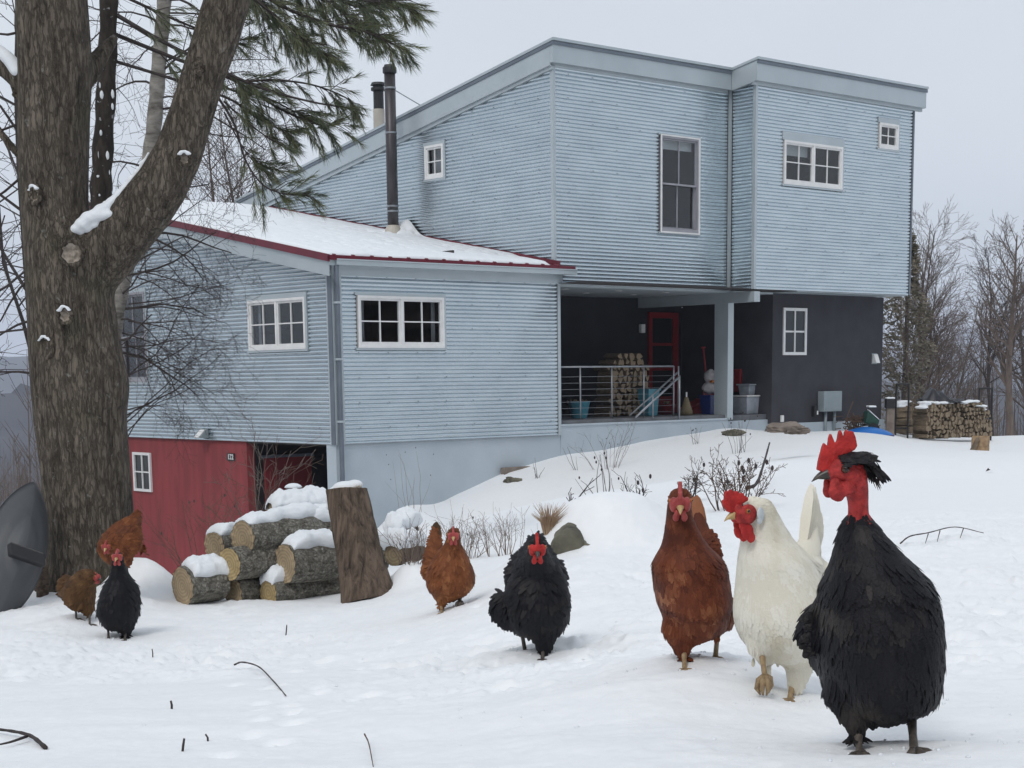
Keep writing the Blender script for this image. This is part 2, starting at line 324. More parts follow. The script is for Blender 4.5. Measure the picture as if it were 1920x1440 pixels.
def detail(x,y):
    near=np.clip((14-y)/8,0,1)
    z=.018*near*fbm(x*1.3+y*.5,y*1.1-x*.25,3,3)+.05*np.clip((y-8)/8,0,1)*np.clip((60-y)/20,0,1)*fbm(x*.5,y*.35,5,4)
    # wind streaks across the open snow
    st=fbm(x*.55-y*.75,x*.9+y*3.1*.6,9,3); z=z+.032*near*np.clip(st,-.4,.5)
    # trodden, lumpy patches
    patch=np.clip(fbm(x*.6+3,y*.45+1,21,3)*2.2+.30+.5*np.exp(-((x-.25)/.75)**2-((y-4.9)/2.6)**2)+.35*np.exp(-((x+.9)/1.2)**2-((y-7.0)/1.2)**2)-.35*np.clip((3.2-y),0,1)-.5*np.clip(-x-.25,0,1)*np.clip((6-y)/2,0,1),0,1)*np.clip((y-2.9-.5*np.clip(.3-x,0,1))/1.3,.12,1)
    lump=np.maximum(fbm(x*11,y*11,31,3)-.05,0)*.036+np.maximum(fbm(x*26,y*26,37,2)-.06,0)*.026-.022*np.maximum(fbm(x*6+4,y*6,41,2)-.14,0)*2
    feet=np.ones_like(x)
    for (fx,fy,fr,fd) in FEET[:13]: feet=feet*(1-np.exp(-(((x-fx)**2+((y-fy)*.8)**2)/.012)))
    z=z*(.35+.65*feet)+patch*lump*feet*np.clip((13-y)/4,0,1)
    z=z+.0025*near*fbm(x*40,y*40,43,2)
    return z
def ground(x,y):
    x=np.asarray(x,float);y=np.asarray(y,float)
    z=ground0(x,y)+detail(x,y)
    d2=((x-mc[0])/.40)**2+((y-mc[1])/.40)**2; z=z+.29*np.exp(-d2**1.5)*(1+.12*fbm(x*3,y*3,83,2))
    for (c_,rx_,ry_,h_) in DRIFTS: z=z+mound(x,y,c_,rx_,ry_,h_)
    for (fx,fy,dz_) in CORR: z=z+dz_*np.exp(-((x-fx)**2+(y-fy)**2)/.03)
    for (fx,fy,fr,fd) in FEET: z=z-mound(x,y,(fx,fy),fr,fr*1.3,fd)+mound(x,y,(fx+fr*.6,fy+fr*1.9),fr*1.2,fr*.8,fd*.3)
    return z
def gz(x,y): return float(ground(np.array([x]),np.array([y]))[0])
def gpt(u,v,Y):
    p=at(u,v,Y); return Vector((p.x,p.y,gz(p.x,p.y)))
def drop_on(u,v,y0=2.0,y1=45,n=500):
    """where the sight line through a photo point meets the ground"""
    Y=np.geomspace(y0,y1,n); r=ray(u,v); X=r[0]/r[1]*Y; Z=r[2]/r[1]*Y; g=ground(X,Y); k=np.argmax(g>=Z)
    return Vector((X[k],Y[k],g[k]))
# ---------------------------------------------------------------- the house (local axes: x along the long front, y into the house, z up from eye level)
house=empty('house',H(0,0,0),'grey corrugated-metal house with a shed roof, overhanging upper floor and red garage wall','house',rz=math.pi/2-YAW)
PITCHC=.0677; AMP=.0115
def corr(mb,face,fx,lo,hi,z0,z1,ops=(),amp=AMP,screws=True):
    """corrugated sheet. face 'B': plane y=fx, runs along x, looks to -y; face 'A': plane x=fx, runs along y, looks to -x; hi/lo may be functions of z. z1 may be a function of a (sloping top)"""
    zz=[z0]; st=PITCHC/8
    zt=z1 if not callable(z1) else max(z1(lo),z1(hi))
    k=math.ceil(z0/st+1e-6)
    while k*st<zt-1e-6: zz.append(k*st); k+=1
    zz.append(zt)
    ops=[((o[0]-.024,o[1]) if face=='B' else (o[0],o[1]+.024))+tuple(o[2:]) for o in ops]
    for o in ops: zz+= [o[2],o[3]]
    zz=sorted(set(round(z,5) for z in zz))
    def ends(z):
        if not callable(z1): return lo,hi
        # sloping top, linear: z1(a)=za+m*(a-lo)
        m=(z1(hi)-z1(lo))/(hi-lo)
        if z<=min(z1(lo),z1(hi)): return lo,hi
        a=lo+(z-z1(lo))/m
        return (a,hi) if m>0 else (lo,a)
    def pt(a,z):
        d=amp*(2*abs(math.sin(math.pi*z/PITCHC))**.75-1)
        return (a,fx-d,z) if face=='B' else (fx-d,a,z)
    for za,zb in zip(zz,zz[1:]):
        zm=(za+zb)/2; (l0,h0),(l1,h1)=ends(za),ends(zb)
        cuts=sorted((o[0],o[1]) for o in ops if o[2]<zm<o[3])
        seg=[]; c0,c1=l0,l1
        for a,b in cuts: seg.append((c0,a,c1,a)); c0=c1=b
        seg.append((c0,h0,c1,h1))
        for (a0,b0,a1,b1) in seg:
            if b0-a0<1e-4 and b1-a1<1e-4: continue
            q=[pt(a0,za),pt(b0,za),pt(b1,zb),pt(a1,zb)]
            mb.add(q,[(0,1,2,3)] if face=='B' else [(3,2,1,0)],0)
    if screws:
        a=lo+.32; 
        while a<hi:
            k=math.ceil(z0/(PITCHC*6))+0
            while True:
                z=k*PITCHC*6+PITCHC*.25; k+=1
                top=z1(a) if callable(z1) else z1
                if z>top-.05: break
                if z<z0+.03 or any(o[0]-.06<a<o[1]+.06 and o[2]-.06<z<o[3]+.06 for o in ops): continue
                aa=a+random.uniform(-.008,.008); r=.0065
                if face=='B': mb.box(aa-r,aa+r,fx-AMP-.006,fx-AMP+.002,z-r,z+r,1)
                else: mb.box(fx-AMP-.006,fx-AMP+.002,aa-r,aa+r,z-r,z+r,1)
            a+=.61
SM=[M['galv'],M['trimdark']]
def siding(face,fx,lo,hi,z0,z1,ops=()):
    mb=MB(); corr(mb,face,fx,lo,hi,z0,z1,ops); return mb.build('siding',SM,house,smooth=True)
US=4.86; SI=9.58; TT=-.65; TE=14.72; SD=10.95
top_u=lambda t:5.44-.178*t
w_wing=(.47,2.28,.50,1.345); w_gab=(.77,2.50,.50,1.345); w_left=(6.06,7.12,-.01,1.67)
w_tall=(7.60,8.67,2.69,4.46); w_ugab=(3.06,3.63,3.79,4.42); w_tow=(10.43,12.28,3.69,4.53); w_sm=(13.50,14.16,4.61,5.13)
siding('B',0,.16,4.912,-1.05,1.70,[w_wing])
siding('A',0,.16,9.40,-1.06,lambda t:1.70+.182*t,[w_gab,w_left])
siding('B',0,US+.05,SI-.080,1.645,5.46,[w_tall])
siding('A',US,.05,10.1,1.66,lambda t:5.44-.178*t,[w_ugab])
siding('A',SI,TT+.05,-.080,1.645,5.55)
siding('B',TT,SI+.05,TE-.062,1.645,5.50,[w_tow,w_sm])
# black strips painting gap shade behind the corrugation ends, corner trims
def part(name,mat,*boxes,bevel=0,label=None,parent=house):
    mb=MB()
    for b in boxes: mb.box(*b)
    o=mb.build(name,mat,parent,bevel=bevel)
    if label: o['label']=label
    return o
part('corner_trim',M['trim'],(-.02,.16,-.02,.012,-1.06,1.9),(-.02,.012,.012,.16,-1.06,1.9))
part('corner_trim',M['trim'],(4.93,5.0,-.014,.05,-1.06,1.66))
part('corner_trim',M['trim'],(US-.018,US+.05,-.018,-.002,1.66,5.5),(US-.018,US-.002,-.002,.05,1.66,5.5))
part('corner_trim',M['trim'],(SI-.06,SI-.002,-.022,-.004,1.645,5.5),(SI-.022,SI-.004,-.06,-.022,1.645,5.5))
part('corner_trim',M['trim'],(SI-.018,SI+.05,TT-.018,TT-.002,1.645,5.6),(SI-.018,SI-.002,TT-.002,TT+.05,1.645,5.6))
part('corner_trim',M['trimdark'],(TE-.04,TE+.012,TT-.018,TT+.05,1.645,5.6))
# hidden sides that close the volume
part('end_wall',M['charcoal'],(4.94,5.0,.05,2.52,-.86,1.64),label='charcoal end wall beside the porch')
part('end_wall',M['galv'],(TE-.05,TE,TT+.05,10.1,1.64,3.6),(TE-.05,TE,TT+.05,6.0,3.6,4.65),(TE-.05,TE,TT+.05,2.4,4.65,5.3),(US+.1,TE,10.05,10.1,1.64,3.6),(.05,5.0,9.35,9.40,-3.6,3.3))
# interior partitions (keep each room dark and give the panes something behind them)
part('interior_wall',M['room'],(.6,4.9,3.0,3.04,-1.05,2.2),(3.0,3.04,.6,3.0,-1.05,2.2),(.6,.64,3.3,9.3,-1.05,2.4),(.05,4.9,.05,9.3,-1.09,-1.065),
     (US+.08,TE-.06,2.4,2.44,1.66,4.9),(US+1.5,US+1.54,2.5,9.9,1.66,3.6),(10.1,10.14,-.55,2.4,1.66,5.0),(13.0,13.04,-.55,2.4,1.66,5.0),(US+.06,TE-.06,TT+.06,10.0,1.65,1.66))
# ---------------- windows
for _b in ((4.88,4.93,.008,.02,-1.05,1.66),(SI-.115,SI-.06,.008,.02,1.65,5.46),(SI+.008,SI+.02,-.115,-.06,1.65,5.5),(TE-.10,TE-.04,TT+.008,TT+.02,1.65,5.5)): part('gap_shade_strip',M['black'],_b)  # black strips paint the shade in gaps between sheet ends and trim
def window(face,fx,op,kind,trimtop=.07,blind=0,curtain=False,mat='white'):
    a0,a1,z0,z1=op
    def bx(mb,x0,x1,d0,d1,zz0,zz1,mi=0): # d: outward positive
        if face=='B': mb.box(x0,x1,fx-d1,fx-d0,zz0,zz1,mi)
        else: mb.box(fx-d1,fx-d0,x0,x1,zz0,zz1,mi)
    f=MB(); fw=.045
    bx(f,a0,a0+fw,-.06,.035,z0,z1); bx(f,a1-fw,a1,-.06,.035,z0,z1); bx(f,a0+fw,a1-fw,-.06,.035,z1-fw,z1); bx(f,a0+fw,a1-fw,-.06,.035,z0,z0+fw+.02)
    win=f.build('window',M[mat],house,bevel=.004)
    tr=MB(); tw=.045
    bx(tr,a0-tw,a1+tw,-.02,.024,z1,z1+trimtop); bx(tr,a0-tw,a1+tw,-.02,.028,z0-.035,z0); 
    if face=='B': bx(tr,a1,a1+tw,-.02,.022,z0,z1); sl=(a0-.05,a0)
    else: bx(tr,a0-tw,a0,-.02,.022,z0,z1); sl=(a1,a1+.05)
    tr.build('window_trim',M['trim'],win)
    gp=MB(); bx(gp,sl[0]-.02,sl[1]+.02,-.03,-.016,z0-.02,z1+.05); gp.build('gap_shade',M['black'],win)  # black strip paints the shaded gap between siding and window frame
    i0,i1,j0,j1=a0+fw,a1-fw,z0+fw+.02,z1-fw
    s=MB(); mt='white' if mat=='white' else mat; sw=.034
    def sash(x0,x1,y0,y1,nx,ny,d=.012,bar=.020):
        bx(s,x0,x0+sw,d-.04,d,y0,y1); bx(s,x1-sw,x1,d-.04,d,y0,y1); bx(s,x0+sw,x1-sw,d-.04,d,y0,y0+sw); bx(s,x0+sw,x1-sw,d-.04,d,y1-sw,y1)
        for k in range(1,nx):
            c=x0+sw+(x1-x0-2*sw)*k/nx; bx(s,c-bar/2,c+bar/2,d-.030,d-.004,y0+sw,y1-sw)
        for k in range(1,ny):
            c=y0+sw+(y1-y0-2*sw)*k/ny
            for q in range(nx):
                l=x0+sw+(x1-x0-2*sw)*q/nx+(bar/2 if q else 0); h=x0+sw+(x1-x0-2*sw)*(q+1)/nx-(bar/2 if q<nx-1 else 0)
                bx(s,l,h,d-.030,d-.004,c-bar/2,c+bar/2)
    if kind=='double':
        c=(i0+i1)/2; mu=MB(); bx(mu,c-.022,c+.022,-.06,.03,j0,j1); mu.build('mullion',M['white'],win)
        sash(i0,c-.022,j0,j1,2,2); sash(c+.022,i1,j0,j1,2,2); sm=M['white']
    elif kind=='hung':
        mid=j0+(j1-j0)*.5; sash(i0,i1,mid-.02,j1,2,1,d=.0); sash(i0,i1,j0,mid+.02,2,1,d=-.042); sm=M['greyframe']
    else:
        sash(i0,i1,j0,j1,2,2); sm=M['white']
    s.build('sash',sm,win)
    g=MB()
    if kind=='hung':
        bx(g,i0+.03,i1-.03,-.026,-.020,(j0+j1)/2,j1-.03); bx(g,i0+.03,i1-.03,-.066,-.060,j0+.03,(j0+j1)/2)
    elif kind=='double':
        c=(i0+i1)/2; bx(g,i0+.03,c-.05,-.016,-.010,j0+.03,j1-.03); bx(g,c+.05,i1-.03,-.016,-.010,j0+.03,j1-.03)
    else: bx(g,i0+.03,i1-.03,-.016,-.010,j0+.03,j1-.03)
    g.build('pane',M['glass'],win)
    if blind:
        b=MB(); e=i1-.02 if blind<.9 else i1-.02
        if kind=='double': e=(i0+i1)/2-.03
        bx(b,i0+.02,e,-.125,-.12,j1-(j1-j0)*blind,j1); b.build('blind',M['blind'],win)
    if curtain:
        w_=(i1-i0)
        for (p,q) in (((i0+.02,i0+.02+w_*.10),(i1-w_*.06,i1-.02)) if kind=='double' else ((i0,i1),)):
            n=max(4,int((q-p)/.03)); xs=[p+(q-p)*k/n for k in range(n+1)]
            b=MB(); vs=[];fs=[]
            for k,x in enumerate(xs):
                d=-.15+.014*(k%2)
                for z in (j0,j1): vs.append((x,fx-d,z) if face=='B' else (fx-d,x,z))
            fs=[(2*k,2*k+2,2*k+3,2*k+1) for k in range(n)]
            b.add(vs,fs); b.build('curtain',M['curtain'],win)
    return win
window('B',0,w_wing,'double',trimtop=.05,curtain=True)
window('A',0,w_gab,'double',trimtop=.08,curtain=True)
window('A',0,w_left,'hung',mat='greyframe')
window('B',0,w_tall,'hung',trimtop=.03,blind=.11,mat='greyframe')
for o in list(house.children):
    if o.name.startswith('window') and not o.name.startswith('window_trim'): pass
window('A',US,w_ugab,'single',trimtop=.06,curtain=True)
window('B',TT,w_tow,'double',trimtop=.16,blind=.30)
window('B',TT,w_sm,'single',trimtop=.10)
# white outer casing of the tall window
part('window_casing',M['white'],(7.60-.015,7.622,-.045,-.036,2.67,4.475),(8.648,8.685,-.045,-.036,2.67,4.475),(7.622,8.648,-.045,-.036,2.67,2.70),(7.622,8.648,-.045,-.036,4.45,4.475))
# ---------------- fascias and roofs
def sloped(mb,x0,x1,t0,t1,zl0,zh0,zl1,zh1,mi=0):
    mb.hexa([(x0,t0,zl0),(x1,t0,zl0),(x1,t1,zl1),(x0,t1,zl1),(x0,t0,zh0),(x1,t0,zh0),(x1,t1,zh1),(x0,t1,zh1)],mi)
rf=lambda t:5.80-.178*t
mb=MB()
mb.box(US-.10,SI-.10,-.12,-.04,5.44,rf(-.12)-.02); mb.box(US-.085,SI-.11,-.04,.02,5.385,5.47)
mb.box(SI-.10,TE+.26,TT-.12,TT-.04,5.535,rf(TT-.12)-.02); mb.box(SI-.09,TE+.24,TT-.04,TT+.02,5.47,5.56)
sloped(mb,US-.10,US-.02,-.04,10.26,5.40,rf(-.04)-.02,3.62,rf(10.26)-.02); sloped(mb,US-.06,US+.02,-.04,10.1,5.34,5.42,3.56,3.64)
sloped(mb,SI-.10,SI-.02,TT-.04,-.12,5.52,rf(TT-.04)-.02,5.43,rf(-.12)-.02)
mb.box(US-.12,US-.02,10.26,10.34,3.55,rf(10.26)-.01)
mb.build('fascia',M['trim'],house,bevel=.004)
mb=MB()
sloped(mb,US-.125,SI-.12,-.15,10.36,rf(-.15)-.02,rf(-.15)+.028,rf(10.36)-.02,rf(10.36)+.028)
sloped(mb,SI-.12,TE+.29,TT-.15,10.36,rf(TT-.15)-.02,rf(TT-.15)+.028,rf(10.36)-.02,rf(10.36)+.028)
mb.build('roof',M['trim'],house)
# drip edge line under the roof
mb=MB(); mb.box(US-.118,SI-.118,-.138,-.12,rf(-.12)-.085,rf(-.12)-.03); mb.box(SI-.118,TE+.28,TT-.138,TT-.12,rf(TT-.12)-.085,rf(TT-.12)-.03)
sloped(mb,US-.118,US-.10,-.12,10.3,rf(-.12)-.085,rf(-.12)-.03,rf(10.3)-.085,rf(10.3)-.03)
mb.build('drip_edge',M['trimdark'],house)
wr=lambda t:1.955+.186*(t+.15)
mb=MB(); sloped(mb,-.20,US-.03,-.20,9.5,wr(-.2)-.05,wr(-.2),wr(9.5)-.05,wr(9.5)); mb.box(US-.03,5.16,-.20,-.03,1.90,1.945)
roof_w=mb.build('roof',M['redtrim'],house); roof_w['label']='dark red metal roof of the low wing'
mb=MB(); sloped(mb,-.225,-.20,-.225,9.5,wr(-.22)-.10,wr(-.22)+.015,wr(9.5)-.10,wr(9.5)+.015)
mb.box(-.225,5.18,-.225,-.20,1.872,1.950)
k=0
x=-.1
while x<5.15:
    mb.tube([(x,-.235,1.945),(x,-.10,1.962)],.022,6); x+=.375
sloped(mb,US-.055,US-.03,-.2,9.5,wr(-.2),wr(-.2)+.085,wr(9.5),wr(9.5)+.085)
mb.build('roof_edge',M['redtrim'],house)
# wing fascias, gutter, downspout
mb=MB(); mb.box(-.05,5.02,-.055,-.013,1.645,1.86); mb.box(-.05,5.02,-.10,-.055,1.80,1.87)
sloped(mb,-.055,-.013,-.01,9.4,1.70,1.88,1.70+.182*9.4,1.88+.186*9.4); sloped(mb,-.19,-.055,-.18,9.4,1.79,1.88,1.79+.186*9.5,1.88+.186*9.5)
sloped(mb,-.19,-.175,-.18,9.4,1.62,1.79,1.62+.186*9.5,1.79+.186*9.5)
mb.build('fascia',M['trim'],house,bevel=.003)
mb=MB(); mb.box(-.06,5.22,-.225,-.215,1.80,1.885); mb.box(-.06,5.22,-.215,-.10,1.80,1.81); mb.box(5.21,5.22,-.215,-.10,1.81,1.885); mb.box(-.06,-.05,-.215,-.10,1.81,1.885); mb.tube([(-.06,-.228,1.885),(5.22,-.228,1.885)],.012,8)
gut=mb.build('gutter',M['trim'],house)
mb=MB(); mb.tube(cr([(-.03,-.16,1.80),(-.03,-.16,1.70),(.03,-.075,1.55),(.045,-.065,1.4),(.045,-.06,.2),(.045,-.06,-1.2),(.045,-.06,-3.1)],4),.042,8)
dsp=mb.build('downspout',M['trimdark'],house,smooth=True)
for z in (1.2,.3,-.7): mb=MB(); mb.box(-.005,.095,-.108,-.012,z,z+.035); mb.build('strap',M['trim'],dsp)
# dark flashing beside the corner seen from the gable side
part('corner_flashing',M['trimdark'],(-.032,-.022,.0,.11,-1.06,1.70))
# ---------------- foundation, garage level
mb=MB(); mb.box(.0,5.02,.035,.25,-4.2,-1.05); mb.box(5.02,SI+.05,.02,.25,-3.6,-.90); mb.box(5.0,SI+.06,.0,.26,-.90,-.865)
mb.box(SI+.05,SD,.10,.3,-2.5,-.93); mb.box(0,.25,.25,.30,-4.2,-1.06)
fo=mb.build('foundation',M['concrete'],house)
part('foundation',M['concrete'],(SD-.02,TE+.02,-.06,.1,-2.4,-1.02),label='dark concrete plinth')
part('garage_wall',M['redwall'],(.04,.2,2.80,9.38,-4.3,-1.062),label='barn red boarded wall of the garage level')
mb=MB(); mb.box(-.01,.04,7.15,7.2,-4.2,-1.07); mb.build('corner_board',M['redwall'],house)
s0=hit_t(497,900,2.77)[0]; s1=hit_t(583,900,2.77)[0]; zt=hit_t(540,857,2.77)[2]
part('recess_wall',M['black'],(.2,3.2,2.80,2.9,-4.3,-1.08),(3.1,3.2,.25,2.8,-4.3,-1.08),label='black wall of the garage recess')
gd=part('garage_door',M['redshade'],(s0,s1,2.74,2.80,-4.1,zt),label='red door deep in the garage recess, darkened by painted shade')
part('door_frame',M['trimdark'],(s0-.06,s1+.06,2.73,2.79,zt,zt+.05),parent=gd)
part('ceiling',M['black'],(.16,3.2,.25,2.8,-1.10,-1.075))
w_red=(6.18,6.86,-2.10,-1.35)
def redwin():
    f=MB(); a0,a1,z0,z1=w_red
    f.box(-.0,.04,a0,a1,z0,z0+.05); f.box(-.0,.04,a0,a1,z1-.05,z1); f.box(-.0,.04,a0,a0+.06,z0+.05,z1-.05); f.box(-.0,.04,a1-.06,a1,z0+.05,z1-.05)
    wn=f.build('window',M['white'],house)
    s=MB(); c=(a0+a1)/2; s.box(.008,.035,c-.012,c+.012,z0+.05,z1-.05); zc=(z0+z1)/2; s.box(.008,.035,a0+.06,c-.012,zc-.012,zc+.012); s.box(.008,.035,c+.012,a1-.06,zc-.012,zc+.012); s.build('muntin',M['white'],wn)
    g=MB(); g.box(.036,.039,a0+.06,a1-.06,z0+.05,z1-.05); g.build('pane',M['darkpane'],wn)
m_,nt_,b_=newmat('dark_pane'); b_.inputs['Base Color'].default_value=(.02,.022,.025,1); b_.inputs['Roughness'].default_value=.05; M['darkpane']=m_
redwin()
# house number plaque
t0=hit_s(441,856,.04)[1]; t1=hit_s(427,856,.04)[1]; z0=hit_s(434,864,.04)[2]; z1=hit_s(434,850,.04)[2]
pl=part('number_plaque',M['black'],(.02,.04,t0,t1,z0,z1),label='small dark plaque with pale house number 132')
fc=bpy.data.curves.new('digits','FONT'); fc.body='132'; fc.size=(z1-z0)*.98; fc.align_x='CENTER'; fc.align_y='CENTER'; fc.extrude=.002; fc.offset=.003
tmp=bpy.data.objects.new('digits_curve',fc); C.objects.link(tmp); bpy.context.view_layer.update()
me=bpy.data.meshes.new_from_object(tmp.evaluated_get(bpy.context.evaluated_depsgraph_get())); bpy.data.objects.remove(tmp); bpy.data.curves.remove(fc); me.name='digits'
me.materials.clear(); me.materials.append(M['white']); dg_=bpy.data.objects.new('digits',me); C.objects.link(dg_); dg_.parent=pl
dg_.matrix_local=Matrix(((0,0,-1,.017),(-1,0,0,(t0+t1)/2),(0,1,0,(z0+z1)/2),(0,0,0,1)))
# garage light on the siding's lower edge
t0=hit_s(383,815,-.1)[1]
mb=MB(); mb.hexa([(-.20,t0,-1.02),(-.012,t0,-1.02),(-.012,t0+.22,-1.02),(-.20,t0+.22,-1.02),(-.05,t0,-.86),(-.012,t0,-.86),(-.012,t0+.22,-.86),(-.05,t0+.22,-.86)])
wl=mb.build('wall_light',M['box'],house); mb=MB(); mb.hexa([(-.207,t0+.03,-1.01),(-.200,t0+.03,-1.01),(-.200,t0+.19,-1.01),(-.207,t0+.19,-1.01),(-.075,t0+.03,-.875),(-.068,t0+.03,-.875),(-.068,t0+.19,-.875),(-.075,t0+.19,-.875)]); mb.build('lamp_cover',M['white'],wl)
# ---------------- dark ground floor under the tower
mb=MB(); mb.box(SD,TE-.02,0,.2,-1.3,1.62); mb.box(SD,SD+.2,.2,2.5,-1.3,1.62); mb.box(TE-.22,TE-.02,.2,9.9,-1.5,1.62)
mb.build('lower_wall',M['charcoal'],house)
w_dk=(11.27,12.03,.38,1.34)
f=MB(); a0,a1,z0,z1=w_dk; fw=.06
f.box(a0,a1,-.03,.0,z1-fw,z1); f.box(a0,a1,-.03,.0,z0,z0+fw); f.box(a0,a0+fw,-.03,.0,z0+fw,z1-fw); f.box(a1-fw,a1,-.03,.0,z0+fw,z1-fw); wn=f.build('window',M['white'],house)
s=MB(); c=(a0+a1)/2; zc=(z0+z1)/2; s.box(c-.018,c+.018,-.022,-.002,z0+fw,z1-fw); s.box(a0+fw,c-.018,-.022,-.002,zc-.018,zc+.018); s.box(c+.018,a1-fw,-.022,-.002,zc-.018,zc+.018); s.build('muntin',M['white'],wn)
g=MB(); g.box(a0+fw,a1-fw,-.004,-.001,z0+fw,z1-fw); g.build('pane',M['darkpane'],wn)
# insect screen slats behind the panes
# ---------------- porch
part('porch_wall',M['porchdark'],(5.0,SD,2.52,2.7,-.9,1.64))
mb=MB(); mb.box(5.0,SD,.0,2.52,1.60,1.640); mb.box(SD,TE-.02,TT+.02,.0,1.625,1.642); mb.build('soffit',M['trim'],house)
for (x,y) in ((5.6,.5),(7.0,.5),(8.3,.5),(5.6,1.4),(7.0,1.4),(8.3,1.4)): mb=MB(); mb.tube([(x,y,1.597),(x,y,1.590)],.07,14); mb.build('recessed_light',M['white'],house)
part('porch_floor',M['floor'],(5.0,SI+.02,.06,2.52,-.865,-.80),(SI+.02,SD,.14,2.52,-.93,-.82))
mb=MB(); mb.box(SI,SI+.17,TT-.02,2.5,1.40,1.60); mb.build('beam',M['trim'],house,bevel=.004)
part('post',M['trim'],(SI,SI+.17,0.0,.36,-.90,1.40),bevel=.004)
d0=hit_t(1215,600,2.5)[0]; d1=hit_t(1270,600,2.5)[0]; dz=hit_t(1240,586,2.5)[2]
door=part('door',M['reddoor'],(d0,d1,2.46,2.52,dz-.12,dz),(d0,d0+.10,2.46,2.52,-.80,dz-.12),(d1-.17,d1,2.46,2.52,-.80,dz-.12),(d0+.10,d1-.17,2.46,2.52,-.80,-.45),(d0+.10,d1-.17,2.47,2.51,.62,.68),(d0+.10,d1-.17,2.47,2.51,.10,.16),label='red glazed porch door')
part('pane',M['darkpane'],(d0+.10,d1-.17,2.495,2.50,-.45,dz-.12),parent=door)
lx,_,lz=hit_t(1206,616,2.45)
part('wall_light',M['white'],(lx-.06,lx+.06,2.44,2.52,lz-.09,lz+.09),label='white square light beside the porch door',bevel=.01)
# railing
rail=MB(); tz=.17
for px in (1088,1147,1207,1263,1272):
    s_=hit_t(px,730,.14)[0]; rail.tube([(s_,.14,-.80),(s_,.14,tz)],.016,8)
rail.tube([(5.0,.14,tz),(hit_t(1263,683,.14)[0],.14,tz)],.018,8)
for k in range(7): rail.tube([(5.0,.14,-.70+k*.115),(hit_t(1263,683,.14)[0],.14,-.70+k*.115)],.0035,5)
rl=rail.build('railing',M['steel'],house,smooth=True)
hr=MB()
pa=Vector(hit_t(1191,783,.02)); pb=Vector(hit_t(1274,706,.02)); hr.tube([pa,pb],.022,8)
pa2=Vector(hit_t(1180,780,.30)); pb2=Vector(hit_t(1272,697,.30)); hr.tube([pa2,pb2],.018,8)
hr.tube([Vector(hit_t(1224,784,.02)),Vector(hit_t(1224,741,.02))],.016,8); hr.tube([Vector((pb.x,.02,-.86)),pb+Vector((0,0,.02))],.018,8)
hr.build('stair_rail',M['steel'],house,smooth=True)
# ---------------- stove pipes
PX=US-.42
def pipe_xy(px,py,s):
    _,t,z=hit_s(px,py,s); return t
pt_=pipe_xy(737,418,PX); 
ztop=hit_s(729,122,PX); ztop=ztop[2]
zb=wr(pt_)
mb=MB(); mb.tube([(PX,pt_,zb),(PX,pt_,ztop-.16)],.108,20); pipe=mb.build('stove_pipe',M['pipe'],house,smooth=False); pipe['label']='tall dark stove pipe on the wing roof'
for p in pipe.data.polygons: p.use_smooth=len(p.vertices)==4
mb=MB()
hh=ztop-zb
for fz in (.14,.17,.60,.86): mb=MB(); mb.tube([(PX,pt_,zb+hh*fz),(PX,pt_,zb+hh*fz+.035)],.116,20); mb.build('clamp',M['steel'],pipe)
mb=MB(); mb.tube([(PX,pt_,ztop-.16),(PX,pt_,ztop-.15),(PX,pt_,ztop-.05),(PX,pt_,ztop-.05),(PX,pt_,ztop)],[.11,.135,.135,.12,.10],20); mb.build('cap',M['black'],pipe)
mb=MB(); mb.tube([(PX,pt_,zb-.1),(PX,pt_,zb+.14),(PX,pt_,zb+.20)],[.24,.15,.115],20); mb.build('flashing',M['beige'],pipe)
b0=Vector((PX+.1,pt_,zb+hh*.86)); _,tb,zbk=hit_s(806,188,US+.3); mb=MB(); mb.tube([b0,Vector((US+.3,tb,rf(tb)+.02))],.010,6); mb.build('brace',M['steel'],pipe)
# second flue on the upper roof
best=None
for Y in np.arange(34,46,.1):
    p=np.array(at(711,236,Y)); s_=HB@(p-HO); t_=HA@(p-HO)
    if p[2]<=rf(t_) : best=(s_,t_,p[2]); break
best=(US+.28,hit_s(711,236,US+.28)[1],0)
s2,t2,_z=best
Yb=(HO+HB*s2+HA*t2)[1]; ztop2=at(711,155,Yb).z; zc2=at(711,205,Yb).z
mb=MB(); mb.tube([(s2,t2,rf(t2)-.1),(s2,t2,zc2)],.115,18); fl=mb.build('flue',M['beige'],house); fl['label']='short flue with a black cap on the main roof'
mb=MB(); mb.tube([(s2,t2,zc2),(s2,t2,ztop2-.16)],.105,18); mb.tube([(s2,t2,ztop2-.155),(s2,t2,ztop2-.10)],[.15,.15],18); mb.tube([(s2,t2,ztop2-.095),(s2,t2,ztop2-.06)],[.11,.11],18); mb.tube([(s2,t2,ztop2-.055),(s2,t2,ztop2)],[.16,.13],18); mb.build('cap',M['black'],fl)
# ---------------- snow on the wing roof
nx,ny=150,220
xs=np.linspace(-.19,US-.06,nx); ys=np.linspace(-.175,9.5,ny); XX,YY=np.meshgrid(xs,ys,indexing='ij')
th=.062+.02*fbm(XX*1.6,YY*1.2,61,3)
pit=np.zeros_like(XX)
for k in range(330):
    a=random.uniform(0,4.75); b=random.triangular(.1,9,.8); r=random.uniform(.035,.065)
    pit-=random.uniform(.03,.075)*np.exp(-(((XX-a)/r)**2+((YY-b)/(r*.8))**2))
edge=np.minimum.reduce([(YY+.175+.05*fbm(XX*4,XX*0+2,63,2)+.02)/.10,(XX+.19)/.07,np.ones_like(XX)])
edge=np.sqrt(np.clip(edge,0.02,1))
heap=.26*np.exp(-(((XX-(US-.06))/.30)**2+((YY-pt_)/.28)**2))
ZZ=wr(YY)+(th+pit)*edge+heap+.002
rg=np.clip((XX-(US-.30))/.24,0,1)*np.clip((1.1-YY)/1.0,0,1); ZZ-=rg*.12
